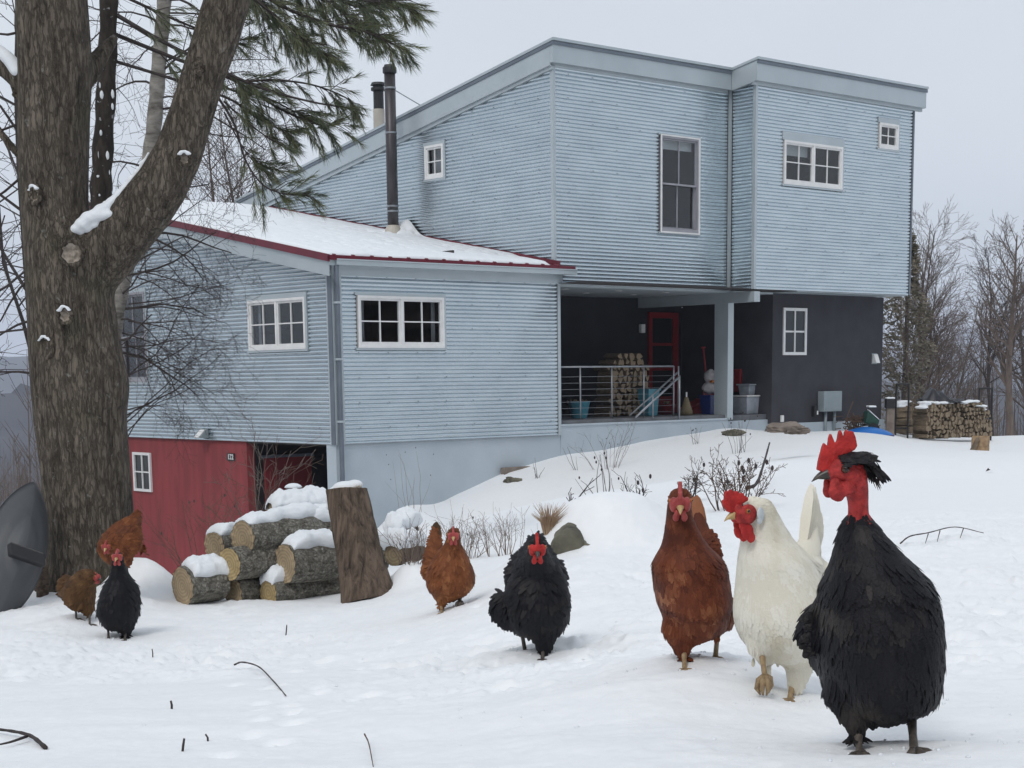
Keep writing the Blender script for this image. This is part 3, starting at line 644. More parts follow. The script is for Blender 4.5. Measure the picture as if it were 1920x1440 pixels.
vs=[(float(x),float(y),float(z)) for x,y,z in zip(XX.ravel(),YY.ravel(),ZZ.ravel())]
fs=[(i*ny+j,(i+1)*ny+j,(i+1)*ny+j+1,i*ny+j+1) for i in range(nx-1) for j in range(ny-1)]
mb=MB(); mb.add(vs,fs)
# skirt down to the metal
rim=[(i,0) for i in range(nx)]; b=len(mb.v); mb.v+= [(vs[i*ny][0],vs[i*ny][1]-.004,wr(vs[i*ny][1])-.002) for i in range(nx)]; mb.f+=[(i*ny,b+i,b+i+1,(i+1)*ny) for i in range(nx-1)]; mb.m+=[0]*(nx-1)
b=len(mb.v); mb.v+=[(-.194,vs[j][1],wr(vs[j][1])-.002) for j in range(ny)]; mb.f+=[(j,j+1,b+j+1,b+j) for j in range(ny-1)]; mb.m+=[0]*(ny-1)
sn=mb.build('roof_snow',M['snow'],house,smooth=True)
# snow lying in the gutter: small scalloped heaps
mb=MB(); x=1.0
while x<5.15:
    wd=random.uniform(.16,.30); hgt=.012+.030*min(1,(x-.5)/3); mb.sphere((x,-.165,1.875),(wd,.055,hgt+.02),12,8); x+=wd*random.uniform(1.0,1.5) if x<3.2 else wd*.8
mb.build('gutter_snow',M['snow'],gut,smooth=True)
# ---------------------------------------------------------------- chickens
def feathermat(name,dark,mid,light,rough=.55,sheen=0,spec=.4):
    m,nt,b=newmat(name); b.inputs['Roughness'].default_value=rough; b.inputs['Specular IOR Level'].default_value=spec
    at_=N(nt,'ShaderNodeAttribute',attribute_name='tint'); r=ramp(nt,[(0,dark),(.5,mid),(1,light)]); L(nt,at_.outputs['Fac'],r.inputs[0]); L(nt,r.outputs[0],b.inputs['Base Color'])
    if sheen: b.inputs['Sheen Weight'].default_value=sheen; b.inputs['Sheen Roughness'].default_value=.4
    tc=N(nt,'ShaderNodeTexCoord'); n=N(nt,'ShaderNodeTexNoise',i_Scale=260,i_Detail=3); L(nt,tc.outputs['Object'],n.inputs['Vector'])
    bp=N(nt,'ShaderNodeBump',i_Strength=.35,i_Distance=.003); L(nt,n.outputs[0],bp.inputs['Height']); L(nt,bp.outputs[0],b.inputs['Normal'])
    return m
M['f_black']=feathermat('black_plumage',(.0048,.0048,.0072),(.0098,.0093,.0122),(.046,.039,.034),rough=.55,spec=.22)
M['f_brown']=feathermat('chestnut_plumage',(.070,.0155,.007),(.150,.038,.0145),(.32,.13,.06),rough=.65,spec=.25)
M['f_ginger']=feathermat('ginger_plumage',(.085,.024,.008),(.190,.060,.019),(.36,.155,.06),rough=.65,spec=.25)
M['f_dull']=feathermat('brown_plumage',(.050,.026,.013),(.115,.058,.024),(.20,.11,.05),rough=.7,spec=.2)
M['f_white']=feathermat('cream_plumage',(.62,.565,.44),(.76,.72,.61),(.85,.82,.74),rough=.7,spec=.2)
M['skin']=pm('red_bare_skin',(.50,.045,.042),(.25,.018,.018),rough=.6,scale=70,detail=8,bump=.005,bscale=130,spec=.3)
M['comb']=pm('red_comb',(.54,.034,.030),(.34,.018,.018),rough=.6,scale=60,detail=7,bump=.0025,bscale=200,spec=.3)
M['combdull']=pm('dull_red_comb',(.40,.060,.055),(.27,.03,.028),rough=.5,scale=40,bump=.001,bscale=230)
M['beakdark']=pm('dark_horn_beak',(.075,.062,.050),(.028,.024,.022),rough=.35,scale=60)
M['beakyellow']=pm('yellow_horn_beak',(.52,.36,.16),(.40,.26,.11),rough=.35,scale=60)
M['eyeorange']=pm('orange_iris',(.42,.13,.02),(.30,.08,.015),rough=.15,scale=90)
M['eyedark']=pm('dark_brown_iris',(.07,.022,.010),(.04,.012,.006),rough=.12,scale=90)
M['eyeblack']=pm('black_pupil',(.006,.005,.005),(.004,.004,.004),rough=.08)
M['legyellow']=pm('yellow_scaled_leg',(.36,.255,.14),(.22,.145,.075),rough=.6,scale=90,bump=.001,bscale=300)
M['legdark']=pm('dark_scaled_leg',(.105,.085,.070),(.050,.042,.036),rough=.6,scale=90,bump=.001,bscale=300)
M['lobe']=pm('pale_ear_lobe',(.62,.66,.67),(.48,.52,.54),rough=.5,scale=80)
def rows_blob(mb,rows,Y,n=28,sub=5):
    """a closed trunk lofted through level sections: (v, left u, right u, depth offset m, depth radius m)"""
    k=Y/F; a=np.array(rows,float); t=np.arange(len(a)); tt=np.linspace(0,len(a)-1,(len(a)-1)*sub+1)
    P=[Vector(r) for r in [(0,0,0)]]
    def cat(col):
        c=np.r_[2*col[0]-col[1],col,2*col[-1]-col[-2]]; out=[]
        for x in tt:
            i=min(int(x),len(col)-2); f=x-i; p0,p1,p2,p3=c[i],c[i+1],c[i+2],c[i+3]
            out.append(.5*((2*p1)+(p2-p0)*f+(2*p0-5*p1+4*p2-p3)*f*f+(p3-p0+3*p1-3*p2)*f**3))
        return np.array(out)
    V,UL,UR,DY,RY=[cat(a[:,i]) for i in range(5)]
    vs=[];m=len(V)
    for i in range(m):
        c=at((UL[i]+UR[i])/2,V[i],Y+DY[i]); w=max((UR[i]-UL[i])/2*k,.002); ry=max(RY[i],.002)
        for j in range(n):
            th=2*math.pi*j/n; vs.append((c.x+w*math.cos(th),c.y+ry*math.sin(th),c.z))
    fs=[(i*n+j,i*n+(j+1)%n,(i+1)*n+(j+1)%n,(i+1)*n+j) for i in range(m-1) for j in range(n)]
    fs.append(tuple(range(n-1,-1,-1))); fs.append(tuple((m-1)*n+j for j in range(n)))
    fs=[tuple(reversed(f)) for f in fs]
    mb.add(vs,fs)
def feathers(me,name,mat,parent,loc,count,head,back,length,width,lift=.16,seed=1,keep=None,tintf=None,tail=None,flowf=None,rag=.25):
    r=np.random.default_rng(seed)
    me.calc_loop_triangles(); nt_=len(me.loop_triangles); tri=np.empty(nt_*3,int); me.loop_triangles.foreach_get('vertices',tri); tri=tri.reshape(-1,3)
    co=np.empty(len(me.vertices)*3); me.vertices.foreach_get('co',co); co=co.reshape(-1,3); nr=np.empty(len(me.vertices)*3); me.vertices.foreach_get('normal',nr); nr=nr.reshape(-1,3)
    a,b,c=co[tri[:,0]],co[tri[:,1]],co[tri[:,2]]; ar=np.linalg.norm(np.cross(b-a,c-a),axis=1); ii=r.choice(nt_,count,p=ar/ar.sum())
    u=r.random(count);v=r.random(count);f=u+v>1;u[f]=1-u[f];v[f]=1-v[f];w=1-u-v
    p=a[ii]*w[:,None]+b[ii]*u[:,None]+c[ii]*v[:,None]; n=nr[tri[ii,0]]*w[:,None]+nr[tri[ii,1]]*u[:,None]+nr[tri[ii,2]]*v[:,None]; n/=np.linalg.norm(n,axis=1)[:,None]+1e-9
    if keep is not None:
        k=keep(p); p,n=p[k],n[k]
    m=len(p); d=p-np.array(head); dist=np.linalg.norm(d,axis=1); d/=dist[:,None]+1e-9
    d=d+np.array(back)*.35+np.array([0,0,-.30])
    if flowf is not None: d=flowf(p,n,d)
    d=d+r.normal(0,rag*.5,(m,3)); d-=n*(d*n).sum(1)[:,None]; d/=np.linalg.norm(d,axis=1)[:,None]+1e-9
    s=np.cross(n,d)
    nz=fbm(p[:,0]*38+p[:,1]*20,p[:,2]*38-p[:,1]*14,seed+70,3); nz2=fbm(p[:,0]*120+p[:,1]*60,p[:,2]*120,seed+77,2)
    up=np.clip((dist/.14),.42,1); Ls=length*up*r.uniform(.75,1.3,m); Ws=width*up*r.uniform(.8,1.2,m); lf=lift*r.uniform(.4,1.3,m)*(1+rag*np.clip(r.normal(0,1.2,m),0,4))
    vs=np.empty((m,8,3))
    for k,(l,wd) in enumerate(((0,.55),(.42,1.0),(.78,.85),(1.0,.28))):
        cen=p+d*(Ls*(l-.15))[:,None]+n*(Ls*(lf*l-.10*l*l)+.0008)[:,None]
        vs[:,2*k]=cen-s*(Ws*wd*.5)[:,None]-n*(Ws*.10)[:,None]; vs[:,2*k+1]=cen+s*(Ws*wd*.5)[:,None]-n*(Ws*.10)[:,None]
    base=(np.arange(m)*8)[:,None,None]; q=np.array([[0,1,3,2],[2,3,5,4],[4,5,7,6]])[None]; ff=(base+q).reshape(-1,4)
    mesh=bpy.data.meshes.new(name); mesh.vertices.add(m*8); mesh.vertices.foreach_set('co',(vs.reshape(-1,3)-np.array(loc)).ravel()); mesh.loops.add(len(ff)*4); mesh.loops.foreach_set('vertex_index',ff.ravel()); mesh.polygons.add(len(ff)); mesh.polygons.foreach_set('loop_start',np.arange(0,len(ff)*4,4)); mesh.polygons.foreach_set('use_smooth',np.ones(len(ff),bool)); mesh.update(calc_edges=True)
    t=.42+r.normal(0,.065,m)+nz*.50+nz2*.20
    if tintf is not None: t=tintf(p,t,r)
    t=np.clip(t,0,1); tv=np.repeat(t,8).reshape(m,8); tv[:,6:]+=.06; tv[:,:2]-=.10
    A_=mesh.attributes.new('tint','FLOAT','POINT'); A_.data.foreach_set('value',np.clip(tv,0,1).ravel().astype(np.float32))
    mesh.materials.append(mat); o=bpy.data.objects.new(name,mesh); C.objects.link(o); o.parent=parent
    return o
def long_feathers(name,mat,parent,loc,specs,tint=.4):
    """large tail or hackle feathers: (base, tip, width, normal)"""
    vs=[];fs=[]
    for (b,t,w,nn) in specs:
        b,t,nn=Vector(b),Vector(t),Vector(nn).normalized(); d=(t-b); Ln=d.length; d.normalize(); s=nn.cross(d).normalized(); i0=len(vs)
        for k,(l,wd) in enumerate(((0,.35),(.25,.8),(.55,1),(.82,.85),(.95,.5),(1,.12))):
            c=b+d*Ln*l+nn*(.05*Ln*math.sin(l*3.1)); 
            vs+= [c-s*w*wd*.5,c+nn*w*.10,c+s*w*wd*.5]
        for k in range(5):
            a=i0+3*k; fs+=[(a,a+1,a+4,a+3),(a+1,a+2,a+5,a+4)]
    mb=MB(); mb.add([v-Vector(loc) for v in vs],fs); o=mb.build(name,mat,parent,smooth=True)
    A_=o.data.attributes.new('tint','FLOAT','POINT'); A_.data.foreach_set('value',np.clip(np.repeat(tint+rng.normal(0,.1,len(vs)//3),3),0,1).astype(np.float32))
    return o
def flatblob(pieces,voxel,sm=4):
    mb=MB()
    for p in pieces: mb.sphere(*p)
    return blobmesh(mb,voxel,sm)
def link(name,me,mats,parent,loc):
    me.transform(Matrix.Translation(-Vector(loc)))
    for m in (mats if isinstance(mats,(list,tuple)) else [mats]): me.materials.append(m)
    o=bpy.data.objects.new(name,me); C.objects.link(o); o.parent=parent; return o
def frame(f,up=(0,0,1)):
    f=Vector(f).normalized(); l=Vector(up).cross(f).normalized(); u=f.cross(l); return Matrix((f,l,u)).transposed()
def outline_solid(pts,thick,frameM,origin,voxel,sm=5):
    """a fleshy blade grown from an outline (forward, up) in head space: thick at the root, thinner at the rim"""
    bm=bmesh.new(); vsr=[bm.verts.new(frameM@Vector((x,0,z))+Vector(origin)) for x,z in pts]; fa=bm.faces.new(vsr); r=bmesh.ops.extrude_face_region(bm,geom=[fa]); l=frameM@Vector((0,1,0))
    nv=[e for e in r['geom'] if isinstance(e,bmesh.types.BMVert)]
    for v in vsr: v.co-=l*thick/2
    for v in nv: v.co+=l*thick/2
    bmesh.ops.recalc_face_normals(bm,faces=bm.faces)
    bmesh.ops.triangulate(bm,faces=bm.faces)
    mb=MB(); bm.verts.index_update(); mb.add([v.co.copy() for v in bm.verts],[tuple(v.index for v in f.verts) for f in bm.faces]); bm.free()
    return blobmesh(mb,voxel,sm)
def cone_beak(root,fr,ln,w,h,curve,mat,parent,loc,name='beak'):
    mb=MB()
    for (sgn,l_,hh,z0) in ((1,ln,h,0),(-1,ln*.82,h*.55,-h*.12)):
        vs=[];n=10;K=6
        for i in range(K+1):
            f=i/K; wr_=w*(1-f)**.75+.0006; hr=hh*(1-f)**.65+.0006; cz=z0-curve*f*f*ln if sgn>0 else z0-.25*curve*f*ln
            for j in range(n):
                a=2*math.pi*j/n; y=math.cos(a)*wr_; z=math.sin(a)*hr
                z=z if z*sgn>0 else z*.25
                vs.append(fr@Vector((f*l_,y,cz+z))+Vector(root)-Vector(loc))
        fs=[(i*n+j,i*n+(j+1)%n,(i+1)*n+(j+1)%n,(i+1)*n+j) for i in range(K) for j in range(n)]+[tuple(K*n+j for j in range(n))]
        mb.add(vs,fs)
    return mb.build(name,mat,parent,smooth=True)
def leg(hock,foot,mat,parent,loc,s=1,toes=True,fdir=(0,-1,0),curl=0,name='leg',snowy=False):
    mb=MB(); h,f=Vector(hock)-Vector(loc),Vector(foot)-Vector(loc)
    mid=h.lerp(f,.5); mb.tube([h+(h-f).normalized()*.02,h,mid,f.lerp(h,.12),f],[.0080*s,.0068*s,.0052*s,.0056*s,.0078*s],10)
    fd=Vector(fdir).normalized(); sd=Vector((-fd.y,fd.x,0)).normalized()
    for a,l_ in ((-.55,.045),(0,.055),(.55,.045),(2.75,.022)):
        d=(fd*math.cos(a)+sd*math.sin(a)).normalized(); e=f+d*l_*s; dn=Vector((0,0,-1))
        if curl: path=[f,f+d*.018*s+dn*.006,f+d*.022*s+dn*.022*s*curl,f+d*.012*s+dn*.036*s*curl]; rr=[.0075*s,.0062*s,.0055*s,.002*s]
        else: path=[f,f+d*l_*.4*s+Vector((0,0,.003)),e+dn*.004,e+d*.010*s+dn*.008]; rr=[.0075*s,.0062*s,.005*s,.0014*s]
        mb.tube(path,rr,7)
    return mb.build(name,mat,parent,smooth=True)
def eye(c,out,r,parent,loc,iris='eyeorange'):
    c=Vector(c)-Vector(loc); out=Vector(out).normalized(); mb=MB(); mb.sphere(c,r,12,8); e=mb.build('eye',M[iris],parent,smooth=True)
    mb=MB(); mb.sphere(c+out*r*.45,(r*.66,)*3,10,7); mb.build('pupil',M['eyeblack'],e,smooth=True); return e
def chicken(label,Y,rows,lumps,head,fmat,nf,flen,fwid,back,extra=None,seed=1,voxel=None,name='chicken',lift=.16,keep=None,tintf=None,skin=None,group='chickens walking in the snow',flowf=None,rag=.25):
    """rows: level sections of trunk and neck; lumps: capsule chains [(u,v,dy,r_px)...]"""
    k=Y/F; mb=MB(); rows_blob(mb,rows,Y)
    for ch in lumps: chain(mb,[(at(u,v,Y+dy),max(r*k,.004)) for (u,v,dy,r) in ch],steps=6)
    me=blobmesh(mb,voxel or k*6.5,5)
    loc=Vector((at(rows[-1][1],rows[-1][0],Y).x,Y,0)); u0=(rows[-1][1]+rows[-1][2])/2; p=at(u0,rows[-1][0],Y); loc=Vector((p.x,p.y,gz(p.x,p.y)))
    fe=me.copy()
    me.transform(Matrix.Translation(-loc))
    o=bpy.data.objects.new(name,me); C.objects.link(o); o.location=loc; tag(o,label,'chicken',group)
    me.materials.append(fmat)
    A_=me.attributes.new('tint','FLOAT','POINT'); A_.data.foreach_set('value',np.full(len(me.vertices),.12 if 'white' not in fmat.name and 'cream' not in fmat.name else .4,np.float32))
    hp=Vector(head)
    if skin is not None:
        me.materials.append(M['skin']); 
        for pl_ in me.polygons:
            if skin(pl_.center+loc): pl_.material_index=1
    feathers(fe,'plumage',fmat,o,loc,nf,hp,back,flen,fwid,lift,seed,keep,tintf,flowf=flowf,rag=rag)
    bpy.data.meshes.remove(fe)
    return o,loc,k
def fpt(u,v,Y):
    p=at(u,v,Y); p.z=gz(p.x,p.y)-.006; return p
FOOTMARK=[]
def mark(u,v,Y,r=.040,d=.010): 
    p=at(u,v,Y); FEET.append((p.x,p.y,r,d))
for q in ((1612,1422,2.45),(1713,1417,2.42),(1483,1316,3.2),(1283,1256,3.45),(1340,1234,3.62),(1017,1236,4.9),(986,1219,5.05),(828,1150,7.2),(862,1136,7.35),(203,1197,7.75),(234,1201,7.7),(143,1160,8.15),(168,1171,8.1)): mark(*q)
for _ps in range(6):
    for q in ((1612,1418,2.45),(1713,1413,2.42),(1483,1316,3.2),(1283,1256,3.45),(1340,1234,3.62),(1017,1236,4.9),(986,1219,5.05),(828,1150,7.2),(203,1197,7.75),(234,1201,7.7),(143,1160,8.15),(168,1171,8.1)):
        p=at(*q); CORR.append((p.x,p.y,p.z-gz(p.x,p.y)+.001))
_cs={}
for (x_,y_,d_) in CORR: _cs[(x_,y_)]=_cs.get((x_,y_),0)+d_
CORR[:]=[(k_[0],k_[1],v_) for k_,v_ in _cs.items()]
for tr in range(11):
    x_,y_=random.uniform(-1.2,1.1),random.uniform(3.6,8.5); hd_=random.uniform(-.6,.6)+(0 if random.random()<.7 else 1.2)
    for q in range(9):
        x_+=math.sin(hd_)*.13; y_-=math.cos(hd_)*.15; sd_=.035*(1 if q%2 else -1); hd_+=random.gauss(0,.12)
        if y_>2.75 and min((x_-f_[0])**2+(y_-f_[1])**2 for f_ in FEET[:13])>.03: FEET.append((x_+sd_,y_,random.uniform(.020,.030),random.uniform(.014,.028)))
# ================= 1: the big black bird with the bare red neck
Y=2.45; k=Y/F
rows=[(962,1592,1630,.03,.016),(985,1576,1644,.03,.034),(1030,1564,1682,.03,.055),(1062,1554,1716,.035,.075),(1100,1538,1748,.045,.098),(1147,1528,1764,.06,.115),(1200,1522,1770,.075,.13),(1250,1530,1768,.085,.135),(1296,1542,1762,.095,.125),(1322,1560,1740,.10,.10),(1340,1580,1706,.10,.07),(1350,1598,1672,.10,.03)]
hd=at(1588,888,Y-.01)
lum=[[(1608,1000,.02,27),(1610,960,.012,20),(1608,928,.004,22),(1602,900,-.004,26),(1592,882,-.008,29)],[(1580,878,-.012,27),(1566,884,-.014,22)],[(1606,884,-.006,26)],
 [(1535,1150,.10,24),(1526,1180,.10,30),(1545,1225,.12,32)],
 [(1598,1285,.05,56),(1604,1335,.04,29),(1609,1374,.03,9)],[(1704,1262,.05,58),(1708,1302,.04,34),(1709,1332,.04,13)],
 [(1640,1125,.005,70),(1646,1165,.0,78)],[(1728,1142,.06,34),(1738,1195,.07,32),(1732,1250,.08,26)],[(1558,1135,.07,34),(1542,1190,.075,32)],
 [(1650,1170,.20,95),(1640,1130,.30,60),(1600,1060,.38,30)]]
zneck=at(1600,972,Y).z
o,loc,k=chicken('large black bird with a bare red neck and tall red comb, nearest the camera',Y,rows,lum,hd,M['f_black'],24000,.030,.0105,(0,.6,0),seed=3,
  keep=lambda p:(p[:,2]<zneck+.004*np.sin(p[:,0]*300)),skin=lambda c:c.z>zneck-.01,
  tintf=lambda p,t,r:np.where(r.random(len(t))<.012,t+.3,t-.12+.9*np.clip(fbm(p[:,0]*13+5,p[:,2]*11,91,2)-.08,0,1)),rag=.3,lift=.095)  # broad lighter patches put the lit sheen into the feather colour
hf=frame((-1,-.22,-.06))
def hp_(f,l,u): return hd+hf@Vector((f,l,u))
# comb
cpx=[(1531,876),(1534,862),(1538,848),(1542,836),(1546,827),(1549,832),(1553,834),(1556,818),(1559,811),(1563,822),(1567,831),(1571,826),(1575,810),(1578,806),(1581,815),(1583,826),(1586,812),(1590,806),(1593,816),(1595,809),(1601,811),(1605,820),(1608,838),(1603,845),(1592,850),(1584,862),(1568,874),(1548,884)]
cm=outline_solid([((1588-u)*k*1.04,(888-v)*k) for u,v in cpx],.0085,hf,hd,.0011,2)
link('comb',cm,M['comb'],o,loc)
wm=flatblob([(hp_((1588-u)*k,l,(888-v)*k),(r_*k,.0055,rz*k),12,9,0,hf) for (u,v,r_,rz,l) in ((1558,905,12,14,.012),(1556,918,14,17,.014),(1562,925,13,13,.014),(1572,915,14,16,.012),(1558,905,12,14,-.012),(1558,918,13,15,-.014),(1585,912,16,16,.012))],.002,4)
link('wattle',wm,M['skin'],o,loc)
cone_beak(hp_((1588-1556)*k,0,(888-886)*k),hf,.031,.0095,.0115,.30,M['beakdark'],o,loc)
eye(hp_((1588-1574)*k,.0205,(888-877)*k),hf@Vector((.1,1,.1)),.0066,o,loc,'eyedark'); eye(hp_((1588-1574)*k,-.0205,(888-877)*k),hf@Vector((.1,-1,.1)),.0066,o,loc)
# black crest lying back over the crown
sp=[]
for i in range(420):
    f=random.uniform(-.034,.016); ph=random.gauss(.15,.55); ph=max(-1.25,min(.95-.3*max(0,f)/.013,ph)); rr_=.0300-max(0,-f-.012)*.50-max(0,f)*.20; up=Vector((0,math.sin(ph),math.cos(ph)))
    if f>-.004 and abs(ph)<.18: continue
    b=hp_(f,rr_*math.sin(ph)*.98,rr_*math.cos(ph)*.98+.0018); t=b+hf@Vector((-random.uniform(.014,.026),random.gauss(0,.003)+.006*math.sin(ph),-random.uniform(.001,.006)-.9*max(0,-f-.004))); sp.append((b,t,random.uniform(.0045,.0075),hf@(up+Vector((.15,0,0)))))
for i in range(260):
    f=random.uniform(-.030,.019); ph=random.uniform(.28,1.02)*random.choice((1,1,-1)); q=.0292-max(0,f-.004)*.12; b=hp_(f,q*math.sin(ph),q*math.cos(ph)+.0018-max(0,f)*.12); t=b+hf@Vector((-random.uniform(.008,.015),.003*math.sin(ph)+random.gauss(0,.002),-random.uniform(.001,.004))); sp.append((b,t,random.uniform(.003,.005),hf@Vector((.1,math.sin(ph),math.cos(ph)))))
for i in range(34): b=hp_(-.034+random.uniform(-.004,.004),random.gauss(0,.012),.012+random.uniform(-.006,.008)); t=b+hf@Vector((-random.uniform(.002,.012),random.gauss(0,.004),-random.uniform(.016,.030))); sp.append((b,t,.006,hf@Vector((-.7,0,.7))))
for i in range(9): b=hp_(-.028,random.gauss(0,.008),.010); sp.append((b,b+hf@Vector((-.020-random.random()*.012,random.gauss(0,.006),-.030-random.random()*.014)),.004,hf@Vector((-1,0,.5))))
long_feathers('crest',M['f_black'],o,loc,sp,.55)
sp=[]
for i in range(26):
    b=at(random.uniform(1526,1545),random.uniform(1140,1215),Y+.07); t=b+Vector((-random.uniform(.012,.034),-.01,-random.uniform(.005,.03))); sp.append((b,t,.012,(-.3,-1,.2)))
long_feathers('wing_tip',M['f_black'],o,loc,sp,.55)
leg(at(1609,1378,Y+.03),fpt(1612,1418,Y)+Vector((0,0,.006)),M['legdark'],o,loc,1.05,fdir=(-.2,-1,0)); leg(at(1709,1345,Y+.04),fpt(1714,1412,Y-.02)+Vector((0,0,.006)),M['legdark'],o,loc,1.2,fdir=(.15,-1,0))
# ================= 2: white bird
Y=3.2
rows=[(934,1396,1440,0,.022),(950,1394,1452,0,.032),(980,1392,1469,.01,.04),(1013,1388,1490,.02,.055),(1047,1382,1520,.03,.08),(1093,1377,1545,.05,.105),(1143,1372,1556,.06,.12),(1177,1377,1558,.07,.12),(1203,1391,1552,.08,.11),(1225,1413,1540,.09,.09),(1240,1445,1530,.09,.06),(1248,1470,1520,.09,.03)]
hd=at(1408,958,Y-.02)
lum=[[(1412,952,0,22),(1402,966,-.01,20)],[(1500,1060,.06,42),(1516,1030,.12,26),(1520,985,.16,14),(1527,930,.18,8),(1530,910,.19,4)],[(1505,1200,.06,42),(1496,1255,.05,25),(1487,1295,.045,10)],[(1430,1200,.03,34),(1432,1228,.03,18)],[(1522,1100,.14,55),(1515,1060,.16,30)]]
def white_t(p,t,r):
    zz=(p[:,2]-at(1450,1100,3.2).z); xx=p[:,0]-at(1455,1100,3.2).x
    dirt=np.exp(-(xx/.035)**2)*np.clip(fbm(p[:,0]*30,p[:,2]*16,5,3)+.30,0,1)*.85
    return .62+(t-.42)*.75-dirt
o,loc,k=chicken('cream white bird with a red comb and raised tail, lifting one foot',Y,rows,lum,hd,M['f_white'],18000,.027,.0105,(.5,.6,0),seed=5,tintf=white_t,lift=.045,rag=.10,keep=lambda p:~((p[:,2]>at(1520,1036,3.3).z)&(p[:,0]>at(1492,1000,3.3).x)))
hf=frame((-1,-.45,-.12))
def hp_(f,l,u): return hd+hf@Vector((f,l,u))
cpx=[(1370,956),(1361,951),(1355,940),(1353,928),(1358,930),(1359,918),(1363,911),(1366,917),(1371,910),(1376,917),(1384,916),(1386,922),(1394,921),(1397,928),(1404,932),(1402,938),(1390,942),(1381,950)]
cm=outline_solid([((1408-u)*k*1.10,(958-v)*k) for u,v in cpx],.010,hf,hd,.002,3); link('comb',cm,M['comb'],o,loc)
fm=flatblob([(hp_(.016,.0145,-.003),(.020,.0085,.020),14,10,0,hf),(hp_(.026,.009,-.006),(.016,.010,.016),14,10,0,hf),(hp_(.016,-.0145,-.003),(.020,.0085,.020),14,10,0,hf),(hp_(.026,-.009,-.006),(.016,.010,.016),14,10,0,hf),(hp_(.030,0,.008),(.012,.012,.012),12,8,0,hf)],.002,3); link('face',fm,M['skin'],o,loc)
wm=flatblob([(hp_(.024,l,-.022),(.013,.005,.014),12,9,0,hf) for l in (.010,-.010)]+[(hp_(.020,l,-.036),(.015,.0055,.017),12,9,0,hf) for l in (.013,-.013)]+[(hp_(.013,l,-.049),(.010,.005,.011),12,9,0,hf) for l in (.013,-.013)],.002,4); link('wattle',wm,M['comb'],o,loc)
mb=MB(); mb.sphere(hp_(-.006,.024,-.006)-loc,(.0085,.004,.014),12,9,0,hf); mb.sphere(hp_(-.003,.0235,-.018)-loc,(.006,.0035,.007),12,9,0,hf); mb.build('ear_lobe',M['lobe'],o,smooth=True)
cone_beak(hp_(.036,0,-.003),hf,.026,.009,.011,.32,M['beakyellow'],o,loc)
eye(hp_(.020,.0215,.004),hf@Vector((.2,1,.1)),.0052,o,loc); eye(hp_(.020,-.0215,.004),hf@Vector((.2,-1,.1)),.0052,o,loc)
sp=[]
for i in range(16):
    f=i/15; b=at(1502+f*26,1050-8*f,Y+.08+.08*f); t=at(1521+f*17,902+f**1.5*60+random.uniform(0,12),Y+.16+.06*f); sp.append((b,t,.022,(-.4+.5*f,-1,.1)))
long_feathers('tail',M['f_white'],o,loc,sp,.6)
leg(at(1486,1285,Y+.045),fpt(1480,1314,Y+.02),M['legyellow'],o,loc,1.1,fdir=(-.5,-1,0)); leg(at(1428,1224,Y+.02),at(1434,1268,Y-.03),M['legyellow'],o,loc,.98,curl=1,fdir=(-.4,-1,0),name='raised_leg')
sp=[]
for i in range(40): b=at(random.uniform(1412,1530),random.uniform(1218,1246),Y+.04); sp.append((b,b+Vector((random.gauss(0,.006),-.004,-random.uniform(.012,.028))),.008,(0,-1,.2)))
long_feathers('belly_fluff',M['f_white'],o,loc,sp,.25)
def front_face(hd,hf,s,o,loc,beak='beakyellow',mat='combdull',combh=1,combtilt=0,long=1):
    """comb, face, wattles, beak and eyes of a bird looking towards the viewer"""
    P=lambda f,l,u:hd+hf@Vector((f,l,u))*s
    pts=[(.030,.010),(.024,.020*combh+.004),(.018,.017*combh+.006),(.012,.034*combh),(.006,.022*combh),(-.002,.038*combh),(-.008,.024*combh),(-.014,.032*combh),(-.020,.020*combh),(-.022,.012),(0,.006)]
    hm=hf@Matrix.Rotation(combtilt,3,'X')
    cm=outline_solid([(a*s*1.1,b*s) for a,b in pts],.0085*s,hm,hd,.0018*s+.0005,2); link('comb',cm,M[mat],o,loc)
    pc=[(P(.016,.013,-.004),(.014*s,.009*s,.016*s),12,9,0,hf),(P(.016,-.013,-.004),(.014*s,.009*s,.016*s),12,9,0,hf),(P(.024,0,.004),(.010*s,.010*s,.013*s),12,9,0,hf)]
    link('face',flatblob(pc,.0022*s+.0005,3),M[mat],o,loc)
    pc=[]
    for sg in (1,-1): pc+=[(P(.024,.007*sg,-.020),(.006*s,.0055*s,.009*s),10,8,0,hf),(P(.023,.0085*sg,-.029*long),(.006*s,.007*s,.009*s),10,8,0,hf)]
    link('wattle',flatblob(pc,.002*s+.0004,2),M[mat],o,loc)
    cone_beak(P(.026,0,-.006),hf,.024*s,.0075*s,.008*s,.35,M[beak],o,loc)
    for sg in (1,-1): eye(P(.014,.0205*sg,.003),hf@Vector((.35,sg,.05)),.0048*s,o,loc)
